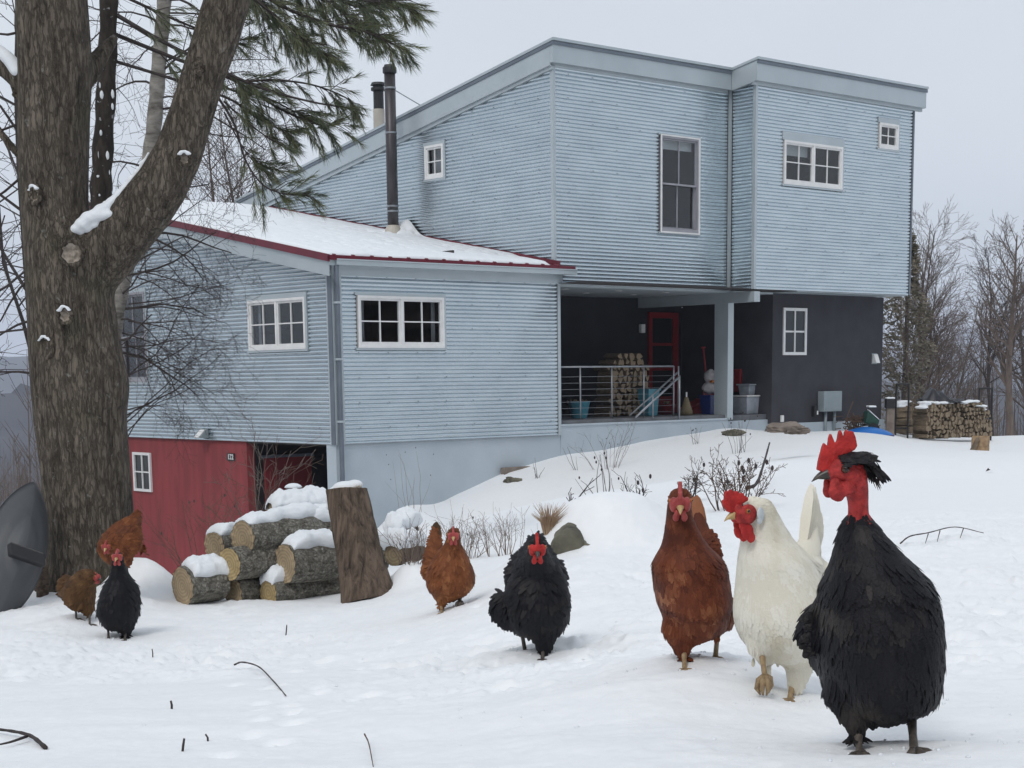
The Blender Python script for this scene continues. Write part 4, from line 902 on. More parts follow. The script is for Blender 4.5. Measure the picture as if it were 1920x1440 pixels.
# ================= 3: chestnut hen
Y=3.47
rows=[(918,1258,1292,.01,.022),(930,1254,1296,.01,.030),(955,1250,1297,.012,.034),(977,1248,1302,.015,.04),(1020,1240,1326,.025,.055),(1050,1224,1356,.04,.085),(1087,1222,1369,.06,.11),(1127,1229,1374,.07,.12),(1150,1238,1370,.08,.115),(1178,1244,1360,.09,.10),(1196,1254,1330,.09,.07),(1205,1262,1310,.08,.03)]
hd=at(1275,938,Y-.02)
lum=[[(1275,936,0,22),(1273,950,-.005,22)],[(1318,1040,.16,34),(1312,985,.19,17),(1306,945,.22,8)],[(1275,1170,.04,36),(1279,1205,.03,20),(1283,1226,.03,9)],[(1345,1140,.09,38),(1358,1160,.10,22)],[(1300,1110,.20,72)]]
def hen_t(p,t,r):
    dirt=np.clip(fbm(p[:,0]*26,p[:,2]*26,8,3)-.12,0,1)*1.7*np.clip((at(1260,1010,3.47).z-p[:,2])*14,0,1)*np.clip((at(1262,1100,3.47).x-p[:,0])*20+.8,0,1)
    return t-.05+dirt+.10*np.clip((at(1300,1150,3.47).z-p[:,2])*10,-.6,1)
o,loc,k=chicken('chestnut brown hen facing the camera beside the white bird',Y,rows,lum,hd,M['f_brown'],14000,.028,.0115,(.15,.7,0),seed=9,tintf=hen_t,keep=lambda p:~((p[:,2]>at(1310,1012,3.47).z)&(p[:,1]>3.57)),lift=.075,rag=.13)
hf=frame((-.08,-1,-.22)); front_face(hd,hf,1.05,o,loc,combh=1.05)
sp=[(at(1318+random.uniform(-12,8),1020,Y+.17),at(1304+random.uniform(-5,7),924+random.uniform(0,18),Y+.22),.024,(-.2,-1,.1)) for i in range(9)]
long_feathers('tail',M['f_brown'],o,loc,sp,.85)
leg(at(1282,1215,Y+.03),fpt(1284,1254,Y-.01),M['legyellow'],o,loc,1.0,fdir=(0,-1,0)); leg(at(1347,1172,Y+.12),fpt(1341,1232,Y+.17),M['legyellow'],o,loc,1.05,fdir=(0,-1,0))
sp=[]
for i in range(36): b=at(random.uniform(1256,1356),random.uniform(1160,1186),Y+.04); sp.append((b,b+Vector((random.gauss(0,.008),-.004,-random.uniform(.012,.030))),.009,(0,-1,.2)))
long_feathers('belly_fluff',M['f_brown'],o,loc,sp,.6)
# ================= 4: black hen in the middle
Y=4.9
rows=[(1004,995,1018,.0,.03),(1014,990,1022,.01,.04),(1039,975,1036,.03,.06),(1066,966,1049,.05,.09),(1097,953,1062,.06,.12),(1130,944,1068,.07,.13),(1155,950,1066,.08,.125),(1175,962,1058,.08,.10),(1188,985,1046,.08,.07),(1196,1000,1036,.08,.03)]
hd=at(1007,1024,Y-.10)
lum=[[(1007,1022,-.085,15),(1007,1040,-.05,22),(1007,1060,-.01,30)],[(938,1120,.05,10),(938,1140,.06,17),(956,1158,.06,20)],[(1022,1180,.04,26),(1018,1204,.03,14),(1018,1220,.03,6)],[(975,1165,.10,20),(977,1182,.11,9)],[(1005,1090,.22,60),(988,1045,.30,20)],[(1052,1110,.08,13),(1052,1150,.08,15)]]
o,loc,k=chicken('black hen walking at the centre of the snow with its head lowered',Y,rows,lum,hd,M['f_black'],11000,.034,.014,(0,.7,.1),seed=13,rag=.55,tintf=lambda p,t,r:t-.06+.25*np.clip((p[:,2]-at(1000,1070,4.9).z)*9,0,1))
hf=frame((.02,-1,-.30)); front_face(hd,hf,1.15,o,loc,beak='beakdark',mat='comb',combh=1.0,long=1.1)
leg(at(977,1178,Y+.11),fpt(985,1219,Y+.13),M['legdark'],o,loc,1.15,fdir=(.2,-1,0)); leg(at(1018,1212,Y+.03),fpt(1017,1236,Y),M['legdark'],o,loc,1.1)
# ================= 5: ginger hen farther back
Y=7.2
rows=[(990,842,860,.0,.03),(1000,838,863,.0,.04),(1018,834,864,.01,.05),(1033,822,872,.03,.075),(1059,806,883,.05,.11),(1080,799,890,.06,.125),(1098,800,888,.07,.125),(1112,808,876,.08,.10),(1122,816,860,.08,.06),(1127,822,848,.08,.03)]
hd=at(850,1002,Y-.03)
lum=[[(850,1001,0,13)],[(812,1070,.16,22),(815,1030,.22,14),(817,1000,.26,7),(817,982,.28,3)],[(828,1110,.04,15),(827,1128,.03,9),(827,1140,.03,4)],[(864,1105,.08,14),(865,1116,.08,6)]]
o,loc,k=chicken('ginger hen with a pointed raised tail trotting up from beyond the stump',Y,rows,lum,hd,M['f_ginger'],8500,.032,.0135,(0,.7,.1),seed=17,tintf=lambda p,t,r:t+.02+.2*np.clip((at(840,1070,7.2).z-p[:,2])*6,-1,1))
hf=frame((.03,-1,-.15)); front_face(hd,hf,1.15,o,loc,combh=.85)
sp=[(at(820+random.uniform(-8,8),1018,Y+.24),at(816+random.uniform(-2,5),978+random.uniform(0,8),Y+.29),.035,(-.1,-1,.1)) for i in range(6)]
long_feathers('tail',M['f_dull'],o,loc,sp,.1)
leg(at(827,1136,Y+.03),fpt(829,1150,Y),M['legyellow'],o,loc,1.15); leg(at(865,1114,Y+.08),at(862,1128,Y+.02),M['legdark'],o,loc,1.3,curl=.7,name='raised_leg')
# ================= 6: black hen by the trunk
Y=7.7
rows=[(1034,213,226,.0,.025),(1045,211,231,.0,.04),(1057,210,233,.01,.045),(1080,206,242,.03,.07),(1096,196,254,.05,.10),(1113,191,259,.06,.12),(1137,184,261,.07,.13),(1154,186,259,.08,.125),(1168,194,252,.08,.10),(1178,203,246,.08,.06)]
hd=at(221,1042,Y-.03)
lum=[[(221,1043,0,11)],[(237,1165,.05,17),(236,1182,.04,9),(235,1192,.03,4)],[(203,1160,.08,13),(203,1174,.08,6)]]
o,loc,k=chicken('small black hen standing upright in front of the large tree trunk',Y,rows,lum,hd,M['f_black'],6000,.038,.016,(0,.7,0),seed=19,rag=.45,tintf=lambda p,t,r:t-.16)
hf=frame((.0,-1,-.1)); front_face(hd,hf,1.15,o,loc,combh=.8)
leg(at(203,1170,Y+.08),fpt(203,1197,Y+.05),M['legdark'],o,loc,1.1); leg(at(235,1186,Y+.03),fpt(234,1201,Y),M['legdark'],o,loc,1.1)
# ================= 7: small brown hen turned to the right
Y=8.1
rows=[(1068,150,172,.02,.04),(1078,138,182,.03,.06),(1092,126,182,.04,.08),(1106,121,179,.05,.09),(1120,121,178,.05,.09),(1132,127,177,.05,.08),(1140,136,174,.05,.05),(1144,142,170,.05,.03)]
hd=at(178,1080,Y-.01)
lum=[[(168,1078,.01,13),(179,1080,-.01,9)],[(130,1100,.10,22),(122,1110,.14,14)],[(167,1135,.03,11),(168,1152,.02,5)],[(142,1132,.05,10),(142,1140,.05,5)]]
o,loc,k=chicken('dull brown hen pecking at the foot of the trunk, turned to the right',Y,rows,lum,hd,M['f_dull'],5000,.036,.015,(-.8,.2,0),seed=23,tintf=lambda p,t,r:t+.0)
hf=frame((1,-.45,-.35)); front_face(hd,hf,.95,o,loc,combh=.55,beak='beakdark')
leg(at(142,1138,Y+.05),fpt(143,1160,Y+.05),M['legdark'],o,loc,1.0,fdir=(1,-.5,0)); leg(at(168,1149,Y+.02),fpt(168,1171,Y),M['legdark'],o,loc,1.0,fdir=(1,-.5,0))
# ================= 8: rust hen bending down on the drift
Y=9.0
rows=[(970,236,258,.14,.05),(984,214,262,.12,.09),(1000,195,264,.10,.11),(1014,186,266,.09,.12),(1030,184,262,.08,.12),(1044,192,246,.07,.11),(1054,203,238,.06,.08),(1060,210,232,.05,.04)]
hd=at(200,1022,Y-.06)
lum=[[(206,1012,-.0,16),(201,1022,-.05,12)],[(250,985,.16,16),(254,966,.20,9),(255,958,.22,4)],[(262,1028,.14,8),(271,1036,.16,4)],[(236,1048,.06,12),(238,1062,.06,5)],[(212,1048,.06,12),(212,1062,.06,5)]]
o,loc,k=chicken('rust brown hen bending forward on the drift beside the trunk',Y,rows,lum,hd,M['f_ginger'],5000,.038,.016,(.5,.6,.2),seed=29,tintf=lambda p,t,r:t-.1)
hf=frame((-.05,-1,-.35)); front_face(hd,hf,1.15,o,loc,combh=.7)
leg(at(238,1058,Y+.06),fpt(238,1078,Y+.06),M['legdark'],o,loc,1.0); leg(at(212,1058,Y+.06),fpt(212,1078,Y+.05),M['legdark'],o,loc,1.0)
# ---------------------------------------------------------------- logs, stump, big dish, stones
def log(name,label,c,axis,length,r,endmat,bark,sub=(1,1,1),seed=0,snow=None,group='logs in the snowy pile',cat='log',tilt=0,taper=1.0):
    """c: centre of the near sawn face; axis points away along the trunk"""
    c=Vector(c); ax=Vector(axis).normalized(); up=(Vector((0,0,1))-ax*ax.z).normalized(); sd=ax.cross(up); rr=np.random.default_rng(seed)
    n=36; K=14; ph=rr.random(6)*6.28; am=rr.random(6)*.035
    def prof(th,f): return r*(1+(taper-1)*f)*(1+sum(am[i]*math.cos((i+2)*th+ph[i]) for i in range(3))+.018*math.sin(9*th+f*7+ph[3])+.015*math.sin(17*th+f*23+ph[4]))
    vs=[];fs=[]
    for i in range(K+1):
        f=i/K
        for j in range(n):
            th=2*math.pi*j/n; q=prof(th,f)
            if i in (0,K): q*=.99
            vs.append((f*length,math.cos(th)*q,math.sin(th)*q))
    fs=[(i*n+j,i*n+(j+1)%n,(i+1)*n+(j+1)%n,(i+1)*n+j) for i in range(K) for j in range(n)]
    Mx=Matrix((ax,sd,up)).transposed().to_4x4(); Mx.translation=c
    mb=MB(); mb.add(vs,[tuple(reversed(f)) for f in fs]); 
    o=mb.build(name,[bark],None,smooth=True); o.matrix_world=Mx; tag(o,label,cat,group)
    e=MB(); 
    for (x,s) in ((-.001,1),(length+.001,-1)):
        ring=[[(x+(.004*math.sin(j*2.1) if q>.9 else 0),math.cos(2*math.pi*j/n)*prof(2*math.pi*j/n,0 if s>0 else 1)*q*.97,math.sin(2*math.pi*j/n)*prof(2*math.pi*j/n,0 if s>0 else 1)*q*.97) for j in range(n)] for q in (1,.55)]
        fsn=[(j,(j+1)%n,n+(j+1)%n,n+j) for j in range(n)]+[tuple(n+j for j in range(n))]
        e.add(ring[0]+ring[1],fsn if s>0 else [tuple(reversed(f)) for f in fsn]); 
        if s>0: e.build('sawn_face',endmat,o)
        e=MB()
    if snow: snowcap(o,prof,length,seed,**snow)
    return o
def snowcap(o,prof,length,seed,f0=0,f1=1,th0=.55,th1=2.6,h=.055,over=.02,drip=.25):
    """snow lying along a log's upper side: th measured in the section, pi/2 = top"""
    rr=np.random.default_rng(seed+99); nu=34; nv=20; vs=[];fs=[]; ph=rr.random(4)*6.28
    for side in (0,1):
        for i in range(nu+1):
            f=f0+(f1-f0)*i/nu; x=-over+(length+2*over)*f
            wob0=drip*(.5*math.sin(x*19+ph[0])+.5*math.sin(x*37+ph[1]))*.5; wob1=drip*(.5*math.sin(x*17+ph[2])+.5*math.sin(x*41+ph[3]))*.5
            for j in range(nv+1):
                g=j/nv; th=th0+wob0+(th1+wob1-th0-wob0)*g
                e=min(1,(i/nu)/.14,(1-i/nu)/.14,g/.20,(1-g)/.20); e=math.sqrt(max(e,0)); q=prof(th,min(1,max(0,f)))
                if side: q=q-.012
                else: q+=h*e*(1+.35*math.sin(x*9+ph[1])+.5*mnoise.fractal(Vector((x*14,th*3,seed)),1,2,4))+.002
                vs.append((x,math.cos(th)*q,math.sin(th)*q+(0 if side else h*.25*e)))
    m=(nu+1)*(nv+1); G=lambda s,i,j:s*m+i*(nv+1)+j
    for i in range(nu):
        for j in range(nv): fs+=[(G(0,i,j),G(0,i,j+1),G(0,i+1,j+1),G(0,i+1,j))]
    for i in range(nu): fs+=[(G(0,i,0),G(0,i+1,0),G(1,i+1,0),G(1,i,0)),(G(0,i,nv),G(1,i,nv),G(1,i+1,nv),G(0,i+1,nv))]
    for j in range(nv): fs+=[(G(0,0,j),G(1,0,j),G(1,0,j+1),G(0,0,j+1)),(G(0,nu,j),G(0,nu,j+1),G(1,nu,j+1),G(1,nu,j))]
    mb=MB(); mb.add(vs,fs); mb.build('snow_cap',M['snow'],o,smooth=True)
LY=9.5; kl=LY/F
def lp(u,v,dy=0): return at(u,v,LY+dy)
AX=(.66,.75,.02)
S=lambda **k:k
LOGS=[
 ('topmost pale log of the pile, thick snow on its back',(455,1010,-.05),AX,.56,.106,'logend','logbark',S(th0=.95,th1=2.4,h=.036,f0=.04)),
 ('yellow-ended log with a side knot under the topmost log',(430,1058,-.14),(.66,.75,.03),.5,.098,'logend2','logbark',None),
 ('thick snow-covered log in the middle beside the upright chunk',(532,1058,-.05),(.72,.69,-.02),.70,.116,'logend','logbark',S(th0=.85,th1=2.35,h=.042,f0=.05)),
 ('short half-buried log at the outer end of the pile, wide pale face',(342,1100,-.22),(.72,.69,.05),.25,.112,'logend','logbark',S(th0=.45,th1=1.95,h=.028,f0=.16)),
 ('dim log wedged low under the yellow-ended log',(437,1110,-.04),(.66,.75,0),.4,.083,'logend','logbark',None),
 ('small log at ground level with a peaked snow heap on it',(503,1112,-.06),(.70,.71,.02),.30,.082,'logend2','logbark',S(th0=.85,th1=2.4,h=.045,f0=.03)),
 ('long barky log lying on the ground against the upright chunk',(540,1108,.12),(.93,.36,.05),.5,.075,'logend','logbark',None),
 ('upright-looking end of a log at the back edge of the pile',(402,1026,.20),(.66,.75,.05),.42,.094,'logend','logbark',S(th0=.85,th1=2.5,h=.035,f0=.05)),
 ('highest log at the back buried under the peak of snow',(510,962,.42),(.86,.46,-.08),.34,.075,'logend','logbark',S(th0=.2,th1=2.9,h=.06)),
 ('spotted log at the back beside the upright chunk',(545,992,.30),(.92,.36,0),.48,.085,'logend','logbark',S(th0=.5,th1=2.5,h=.05)),
 ('dark log end showing behind the upright chunk on its far side',(738,1040,.12),(.50,.85,.02),.24,.068,'logend','stumpbark',S(th0=.5,th1=2.7,h=.05)),
 ('small dark log poking up behind the upright chunk',(736,1002,.30),(.50,.80,.10),.2,.052,'logend','stumpbark',S(th0=.3,th1=2.7,h=.05)),
]
for i,(lab,(u,v,dy),ax,ln,r,em,bk,sn_) in enumerate(LOGS):
    log('log',lab,lp(u,v,dy),ax,ln,r,M[em],M[bk],seed=40+i,snow=sn_)
# knot on the yellow-ended log is a branch stub
mb=MB(); kp=lp(457,1058,.0); 
# upright chunk leaning to the left
def chunk():
    b=at(690,1128,9.13); t=at(650,918,9.30); ax=(t-b); ln=ax.length; n=64;K=26; vs=[];fs=[]
    az=ax.normalized(); sx_=Vector((1,0,0)); sx_=(sx_-az*sx_.dot(az)).normalized(); sy=az.cross(sx_); k=9.2/F
    for i in range(K+1):
        f=i/K; rad_=(45-8*f**.8)*k
        fl=max(0,1-f/.42)**1.5
        for j in range(n):
            th=2*math.pi*j/n; q=rad_*(1+.05*math.sin(2*th+.5)+.03*math.sin(5*th+1+f*2)+.022*math.sin(21*th+f*9)+.016*math.sin(34*th-f*13))
            q*=1+.22*fl*max(0,math.cos(th-.1))**3+.12*fl*max(0,math.cos(th-3.3))**2
            dz=.018*math.cos(th-2.6)*f
            vs.append(b+az*(ln*f+dz)+sx_*math.cos(th)*q+sy*math.sin(th)*q)
    fs=[(i*n+j,i*n+(j+1)%n,(i+1)*n+(j+1)%n,(i+1)*n+j) for i in range(K) for j in range(n)]
    mb=MB(); mb.add([v-b for v in vs],fs); o=mb.build('log_chunk',M['stumpbark'],None,smooth=True); o.location=b; tag(o,'tall brown chunk of trunk standing on end and leaning, snow on its top','log')
    e=MB(); top=[v-b for v in vs[K*n:]]; cc=sum(top,Vector())/n; e.add(top+[cc],[(j,(j+1)%n,n) for j in range(n)]); e.build('sawn_face',M['logend'],o)
    fb=MB(); 
    for (du,dv,rx,rz) in ((-22,-3,17,10),(-2,-9,24,12),(17,-11,16,9),(-34,8,11,9),(-36,22,9,8)):
        p=t+sx_*du*k+az*(-dv*k-.012)-b; fb.sphere(p,(rx*k,rx*k*.9,rz*k),14,9)
    me=blobmesh(fb,.008,5); me.materials.append(M['snow']); s_=bpy.data.objects.new('snow_cap',me); C.objects.link(s_); s_.parent=o
    return o
chunk()
# moulded grey dish leaning on the trunk's near side
def dish():
    c=at(28,1036,9.25); k=9.25/F; nrm=Vector((.62,-.74,.28)).normalized(); long_=(at(86,893,9.42)-at(-14,1172,9.15)).normalized(); long_=(long_-nrm*long_.dot(nrm)).normalized(); sd=nrm.cross(long_)
    A_,B_=140*k*1.06,55*k; vs=[];n=48;K=10
    for i in range(K+1):
        f=i/K; d=.16*(1-f**1.7) if f<.98 else -.012
        for j in range(n):
            th=2*math.pi*j/n; vs.append(c+long_*math.sin(th)*A_*f+sd*math.copysign(abs(math.cos(th))**1.45,math.cos(th))*B_*1.12*f+nrm*(d-.02*math.exp(-((f-.45)/.08)**2)))
    fs=[(i*n+j,i*n+(j+1)%n,(i+1)*n+(j+1)%n,(i+1)*n+j) for i in range(K) for j in range(n)]
    b=len(vs); vs+=[v-nrm*.02 for v in vs]; fs=fs+[tuple(reversed([b+x for x in f])) for f in fs]; fs+=[(K*n+j,b+K*n+j,b+K*n+(j+1)%n,K*n+(j+1)%n) for j in range(n)]
    mb=MB(); mb.add([v-c for v in vs],fs); o=mb.build('sled_saucer',M['dish'],None,smooth=True); o.location=c; tag(o,'dark grey moulded saucer with a bar handle leaning against the big trunk','saucer')
    mb=MB(); p0=at(20,1028,9.02)-c; p1=at(84,1050,9.0)-c; d=(p1-p0).normalized(); u_=Vector((0,0,1)); h=.036; 
    w_=nrm*.055
    q=[p0-u_*h-w_,p1-u_*h-w_,p1-u_*h+w_*.2,p0-u_*h+w_*.2,p0+u_*h-w_,p1+u_*h-w_,p1+u_*h+w_*.2,p0+u_*h+w_*.2]; mb.hexa(q); mb.build('handle',M['black'],o,bevel=.008)
    return o
dish()
# brown tail-like clump of a split piece between dish and trunk
log('log','narrow split piece of wood standing between the saucer and the trunk',at(80,1126,9.5),(.02,.10,1),.20,.035,M['splitend'],M['stumpbark'],seed=77,group=None)
# stones
def stone(label,u,v,Y,rx,ry,rz,seed,rot=0,sink=.3,mat='stone'):
    p=at(u,v,Y); r_=np.random.default_rng(seed); mb=MB(); mb.sphere((0,0,0),1,40,26)
    vs=[]
    for q in mb.v:
        q=Vector(q); nz=mnoise.fractal(q*1.3+Vector((seed,0,0)),1.0,2.0,5)*.45+mnoise.fractal(q*4+Vector((seed,3,0)),1.0,2.0,3)*.10; f=1+nz
        vs.append((q.x*rx*f,q.y*ry*f,max(q.z,-.5)*rz*f))
    mb.v=vs; o=mb.build('stone',M[mat],None,smooth=True); o.location=p; o.rotation_euler=(0,0,rot); return tag(o,label,'stone')
def jag(label,pts,Y,depth,seed):
    """a ledge of rock whose broken face looks at the viewer"""
    bm=bmesh.new(); f=[bm.verts.new(at(u,v,Y+.02*math.sin(i*2.3))) for i,(u,v) in enumerate(pts)]; fa=bm.faces.new(f); r=bmesh.ops.extrude_face_region(bm,geom=[fa])
    for v in [e for e in r['geom'] if isinstance(e,bmesh.types.BMVert)]: v.co+=Vector((.03,depth,.03))
    bmesh.ops.recalc_face_normals(bm,faces=bm.faces); bmesh.ops.triangulate(bm,faces=bm.faces); mb=MB(); bm.verts.index_update(); mb.add([v.co.copy() for v in bm.verts],[tuple(v.index for v in q.verts) for q in bm.faces]); bm.free()
    me=blobmesh(mb,.008,1); c=Vector(at(pts[0][0],pts[0][1],Y)); 
    _nn=[v.normal.copy() for v in me.vertices]
    for v,nv_ in zip(me.vertices,_nn):
        n_=mnoise.fractal(v.co*9+Vector((seed,0,0)),1,2,5); v.co+=nv_*(.016*n_)
    me.transform(Matrix.Translation(-c)); me.materials.append(M['stone']); o=bpy.data.objects.new('stone',me); C.objects.link(o); o.location=c; return tag(o,label,'stone')
jag('mossy grey rock showing its broken face at the front of the snow mound',[(1030,1036),(1034,1014),(1046,1006),(1060,994),(1074,996),(1086,1006),(1094,1016),(1108,1020),(1126,1028),(1118,1037),(1090,1043),(1050,1045)],7.74,.30,3)
# ---------------------------------------------------------------- things on and around the porch
def hp(s,t,z): return H(s,t,z)
RZ=math.pi/2-YAW
def lathe(mb,prof,n=24,c=(0,0,0),mi=0):
    c=Vector(c); mb.tube([c+Vector((0,0,z)) for z,_ in prof],[r for _,r in prof],n,mi)
def hthing(name,label,cat,s,t,z,group=None): return empty(name,H(s,t,z),label,cat,group,rz=RZ)
FLZ=-.80
s_,_,_=hit_t(1086,770,.9)
b=hthing('bucket','light teal bucket heaped with kindling at the end of the porch railing','bucket',s_,.9,FLZ)
mb=MB(); n=28; prof=[(0,.145),(.02,.15),(.30,.205),(.315,.215),(.325,.215),(.32,.20),(.03,.14)]
lathe(mb,prof,n); mb.build('pail',M['teal'],b,smooth=True)
mb=MB(); mb.tube([(.21*math.cos(a),.21*math.sin(a)*.2-.02,.30-.14*math.sin(a)) for a in np.linspace(0,math.pi,12)],.006,6); mb.build('handle',M['steel'],b)
mb=MB()
for i in range(14): 
    a=random.uniform(0,6.28); q=Vector((random.uniform(-.11,.11),random.uniform(-.11,.11),.27)); d=Vector((math.cos(a)*.5,math.sin(a)*.5,random.uniform(.1,.5))).normalized(); mb.tube([q-d*.06,q+d*.12],random.uniform(.015,.03),5)
mb.build('contents',M['splitside'],b)
# split firewood: each billet a thing of its own
def billet_mesh(nm,seed,ln=.42):
    r=random.Random(seed); kind=r.random(); pts=[]
    if kind<.75:
        a0=0; w=r.uniform(.8,1.5); pts=[(0,0)]+[(math.cos(w*i/5),math.sin(w*i/5)) for i in range(6)]
    else: pts=[(math.cos(2*math.pi*i/9)*r.uniform(.85,1.05),math.sin(2*math.pi*i/9)*r.uniform(.85,1.05)) for i in range(9)]
    cx_=sum(p[0] for p in pts)/len(pts); cy_=sum(p[1] for p in pts)/len(pts); sc_=1/max(max(abs(p[0]-cx_) for p in pts),max(abs(p[1]-cy_) for p in pts))
    pts=[((p[0]-cx_)*sc_,(p[1]-cy_)*sc_) for p in pts]; n=len(pts); vs=[];K=3
    for i in range(K+1):
        j1,j2=r.uniform(-.05,.05),r.uniform(-.05,.05)
        for (x,y) in pts: vs.append((x*(1+j1),-.5*ln+ln*i/K,y*(1+j2)))
    fs=[(i*n+j,i*n+(j+1)%n,(i+1)*n+(j+1)%n,(i+1)*n+j) for i in range(K) for j in range(n)]
    mi=[0]*len(fs); fs+=[tuple(range(n-1,-1,-1)),tuple(K*n+j for j in range(n))]; mi+=[1,1]
    me=bpy.data.meshes.new(nm); me.from_pydata(vs,[],fs); 
    tone=r.uniform(.75,1.35)
    for k_,bk in (('side',M['splitside']),('end',M['splitend'])): me.materials.append(bk)
    me.polygons.foreach_set('material_index',mi); me.update(); return me
BM=[billet_mesh('split_log',i) for i in range(14)]
def billet(loc,r,rz,roll,label,group,name='split_log',sy=1):
    o=bpy.data.objects.new(name,random.choice(BM)); C.objects.link(o); o.location=loc; o.rotation_euler=Matrix.Rotation(rz,3,'Z').to_euler(); 
    o.rotation_mode='XYZ'; o.matrix_world=Matrix.Translation(loc)@Matrix.Rotation(rz,4,'Z')@Matrix.Rotation(roll,4,'Y')@Matrix.Diagonal((r,sy,r,1)); return tag(o,label,'firewood',group)
def stack(s0,s1,z0,ztop,t,rmean,label,group,rz,place,seed,lean=0):
    """fill a stack's face with billets on a loose hexagonal grid"""
    r=random.Random(seed); z=z0+rmean; row=0; cnt=0
    while True:
        x=s0+rmean*(1+(row%2)*.9)
        alive=False
        while x<s1-rmean*.5:
            if z<ztop(x):
                alive=True; rr=rmean*r.uniform(.82,1.22)
                p=place(x+r.uniform(-.2,.2)*rmean,t+r.uniform(-.05,.05),z+r.uniform(-.15,.15)*rmean); billet(p,rr,rz+r.uniform(-.06,.06),r.uniform(0,6.28),label,group); cnt+=1
            x+=rmean*1.82
        z+=rmean*1.62; row+=1
        if not alive: break
    return cnt
sa=hit_t(1128,750,1.35)[0]; sb=hit_t(1204,750,1.35)[0]
n1=stack(sa,sb,FLZ,lambda x:.32+.10*math.sin((x-sa)*2.2)-.12*abs((x-(sa+sb)/2)/(sb-sa)*2)**3,1.35,.068,'split log stacked on the porch behind the railing','firewood stacked on the porch',RZ,hp,5)
for i in range(6):
    pass
# teal bin, red tub, broom, blue bin, sacks, shovel, tubs
s_,_,_=hit_t(1216,760,1.0)
b=hthing('bin','tall dark teal bin beside the firewood stack','bin',s_,1.0,FLZ); mb=MB(); mb.hexa([(-.13,-.13,0),(.13,-.13,0),(.13,.13,0),(-.13,.13,0),(-.16,-.16,.52),(.16,-.16,.52),(.16,.16,.52),(-.16,.16,.52)]); mb.build('body',M['teal2'] if 'teal2' in M else M['teal'],b,bevel=.015); mb=MB(); mb.box(-.175,.175,-.175,.175,.50,.53); mb.build('rim',M['teal'],b)
s_,_,_=hit_t(1246,765,1.4)
b=hthing('tub','low dark red tub of scraps under the stair rail','tub',s_,1.4,FLZ); mb=MB(); lathe(mb,[(0,.16),(.2,.23),(.21,.24),(.20,.22),(.02,.15)],24); mb.build('body',M['reddoor'],b,smooth=True)
mb=MB()
for i in range(8): q=Vector((random.uniform(-.12,.12),random.uniform(-.12,.12),.18)); mb.tube([q,q+Vector((random.uniform(-.1,.1),random.uniform(-.1,.1),.08))],.02,5)
mb.build('contents',M['splitside'],b)
s_,_,_=hit_t(1287,770,.5)
b=hthing('broom','upright straw broom standing on the porch by the stair rail','broom',s_,.5,FLZ); mb=MB(); lathe(mb,[(0,.14),(.1,.12),(.25,.07),(.36,.035)],18); mb.build('bristles',M['straw'],b,smooth=True); mb=MB(); lathe(mb,[(.34,.016),(.46,.016)],10); mb.build('handle',M['white'],b)
s_,_,_=hit_t(1331,770,.65)
b=hthing('bin','dark blue recycling bin half hidden by the post','bin',s_,.65,FLZ); mb=MB(); mb.hexa([(-.13,-.12,0),(.16,-.12,0),(.16,.12,0),(-.13,.12,0),(-.16,-.15,.38),(.18,-.15,.38),(.18,.15,.38),(-.16,.15,.38)]); mb.build('body',M['navy'],b,bevel=.012); mb=MB(); mb.box(-.17,.19,-.16,.16,.37,.39); mb.build('rim',M['navy'],b)
def sack(nm,label,s,t,z,w,d,h,seed,band=False):
    b=hthing(nm,label,'sack',s,t,z); mb=MB(); mb.sphere((0,0,h*.5),(w,d,h*.52),28,20); r=np.random.default_rng(seed)
    vs=[]
    for q in mb.v:
        q=Vector(q); f=(q.z/h); sq=1+.18*math.cos(4*math.atan2(q.y,q.x))*-1; pin=1-.35*max(0,f-.72)/.28
        nz=mnoise.fractal(q*9+Vector((seed,0,0)),1,2,4)*.035; vs.append((q.x*pin*1.05+nz,q.y*pin+nz*.6,max(0,min(h,q.z))+nz*.5))
    mb.v=vs; mb.build('bag',M['bagwhite'],b,smooth=True)
    if band: mb=MB(); mb.hexa([(-w*.55,-d*1.02,h*.0),(w*.7,-d*1.02,h*.0),(w*.7,-d*.5,h*.0),(-w*.55,-d*.5,h*.0),(-w*.45,-d*1.04,h*.18),(w*.75,-d*1.04,h*.18),(w*.75,-d*.5,h*.18),(-w*.45,-d*.5,h*.18)]); mb.build('print',M['orange'],b)
s_,_,_=hit_t(1330,700,.7); sack('feed_sack','white feed sack on top of the blue bin, lower of two',s_,.7,FLZ+.40,.17,.12,.26,3)
sack('feed_sack','white feed sack with orange print lying over the lower sack',s_+.03,.7,FLZ+.64,.15,.11,.26,5,band=True)
s_,_,_=hit_t(1327,680,1.0); b=hthing('shovel','dark red long-handled shovel propped behind the sacks','shovel',s_,1.0,FLZ); mb=MB(); mb.tube([(0,0,.5),(-.03,.1,1.35)],.018,8); mb.build('handle',M['reddoor'],b); mb=MB(); mb.box(-.15,.15,-.02,.0,.1,.5); mb.build('blade',M['reddoor'],b,bevel=.01); mb=MB(); mb.tube([(-.09,.1,1.35),(.03,.1,1.36)],.016,8); mb.build('grip',M['reddoor'],b)
s_,_,_=hit_t(1298,770,1.2); b=hthing('sled','dark red plastic sled lying beside the broom','sled',s_,1.2,FLZ); mb=MB(); mb.hexa([(-.2,-.1,0),(.35,-.1,0),(.35,.1,0),(-.2,.1,0),(-.3,-.16,.10),(.30,-.16,.32),(.30,.16,.32),(-.3,.16,.10)]); mb.build('hull',M['reddoor'],b,bevel=.02)
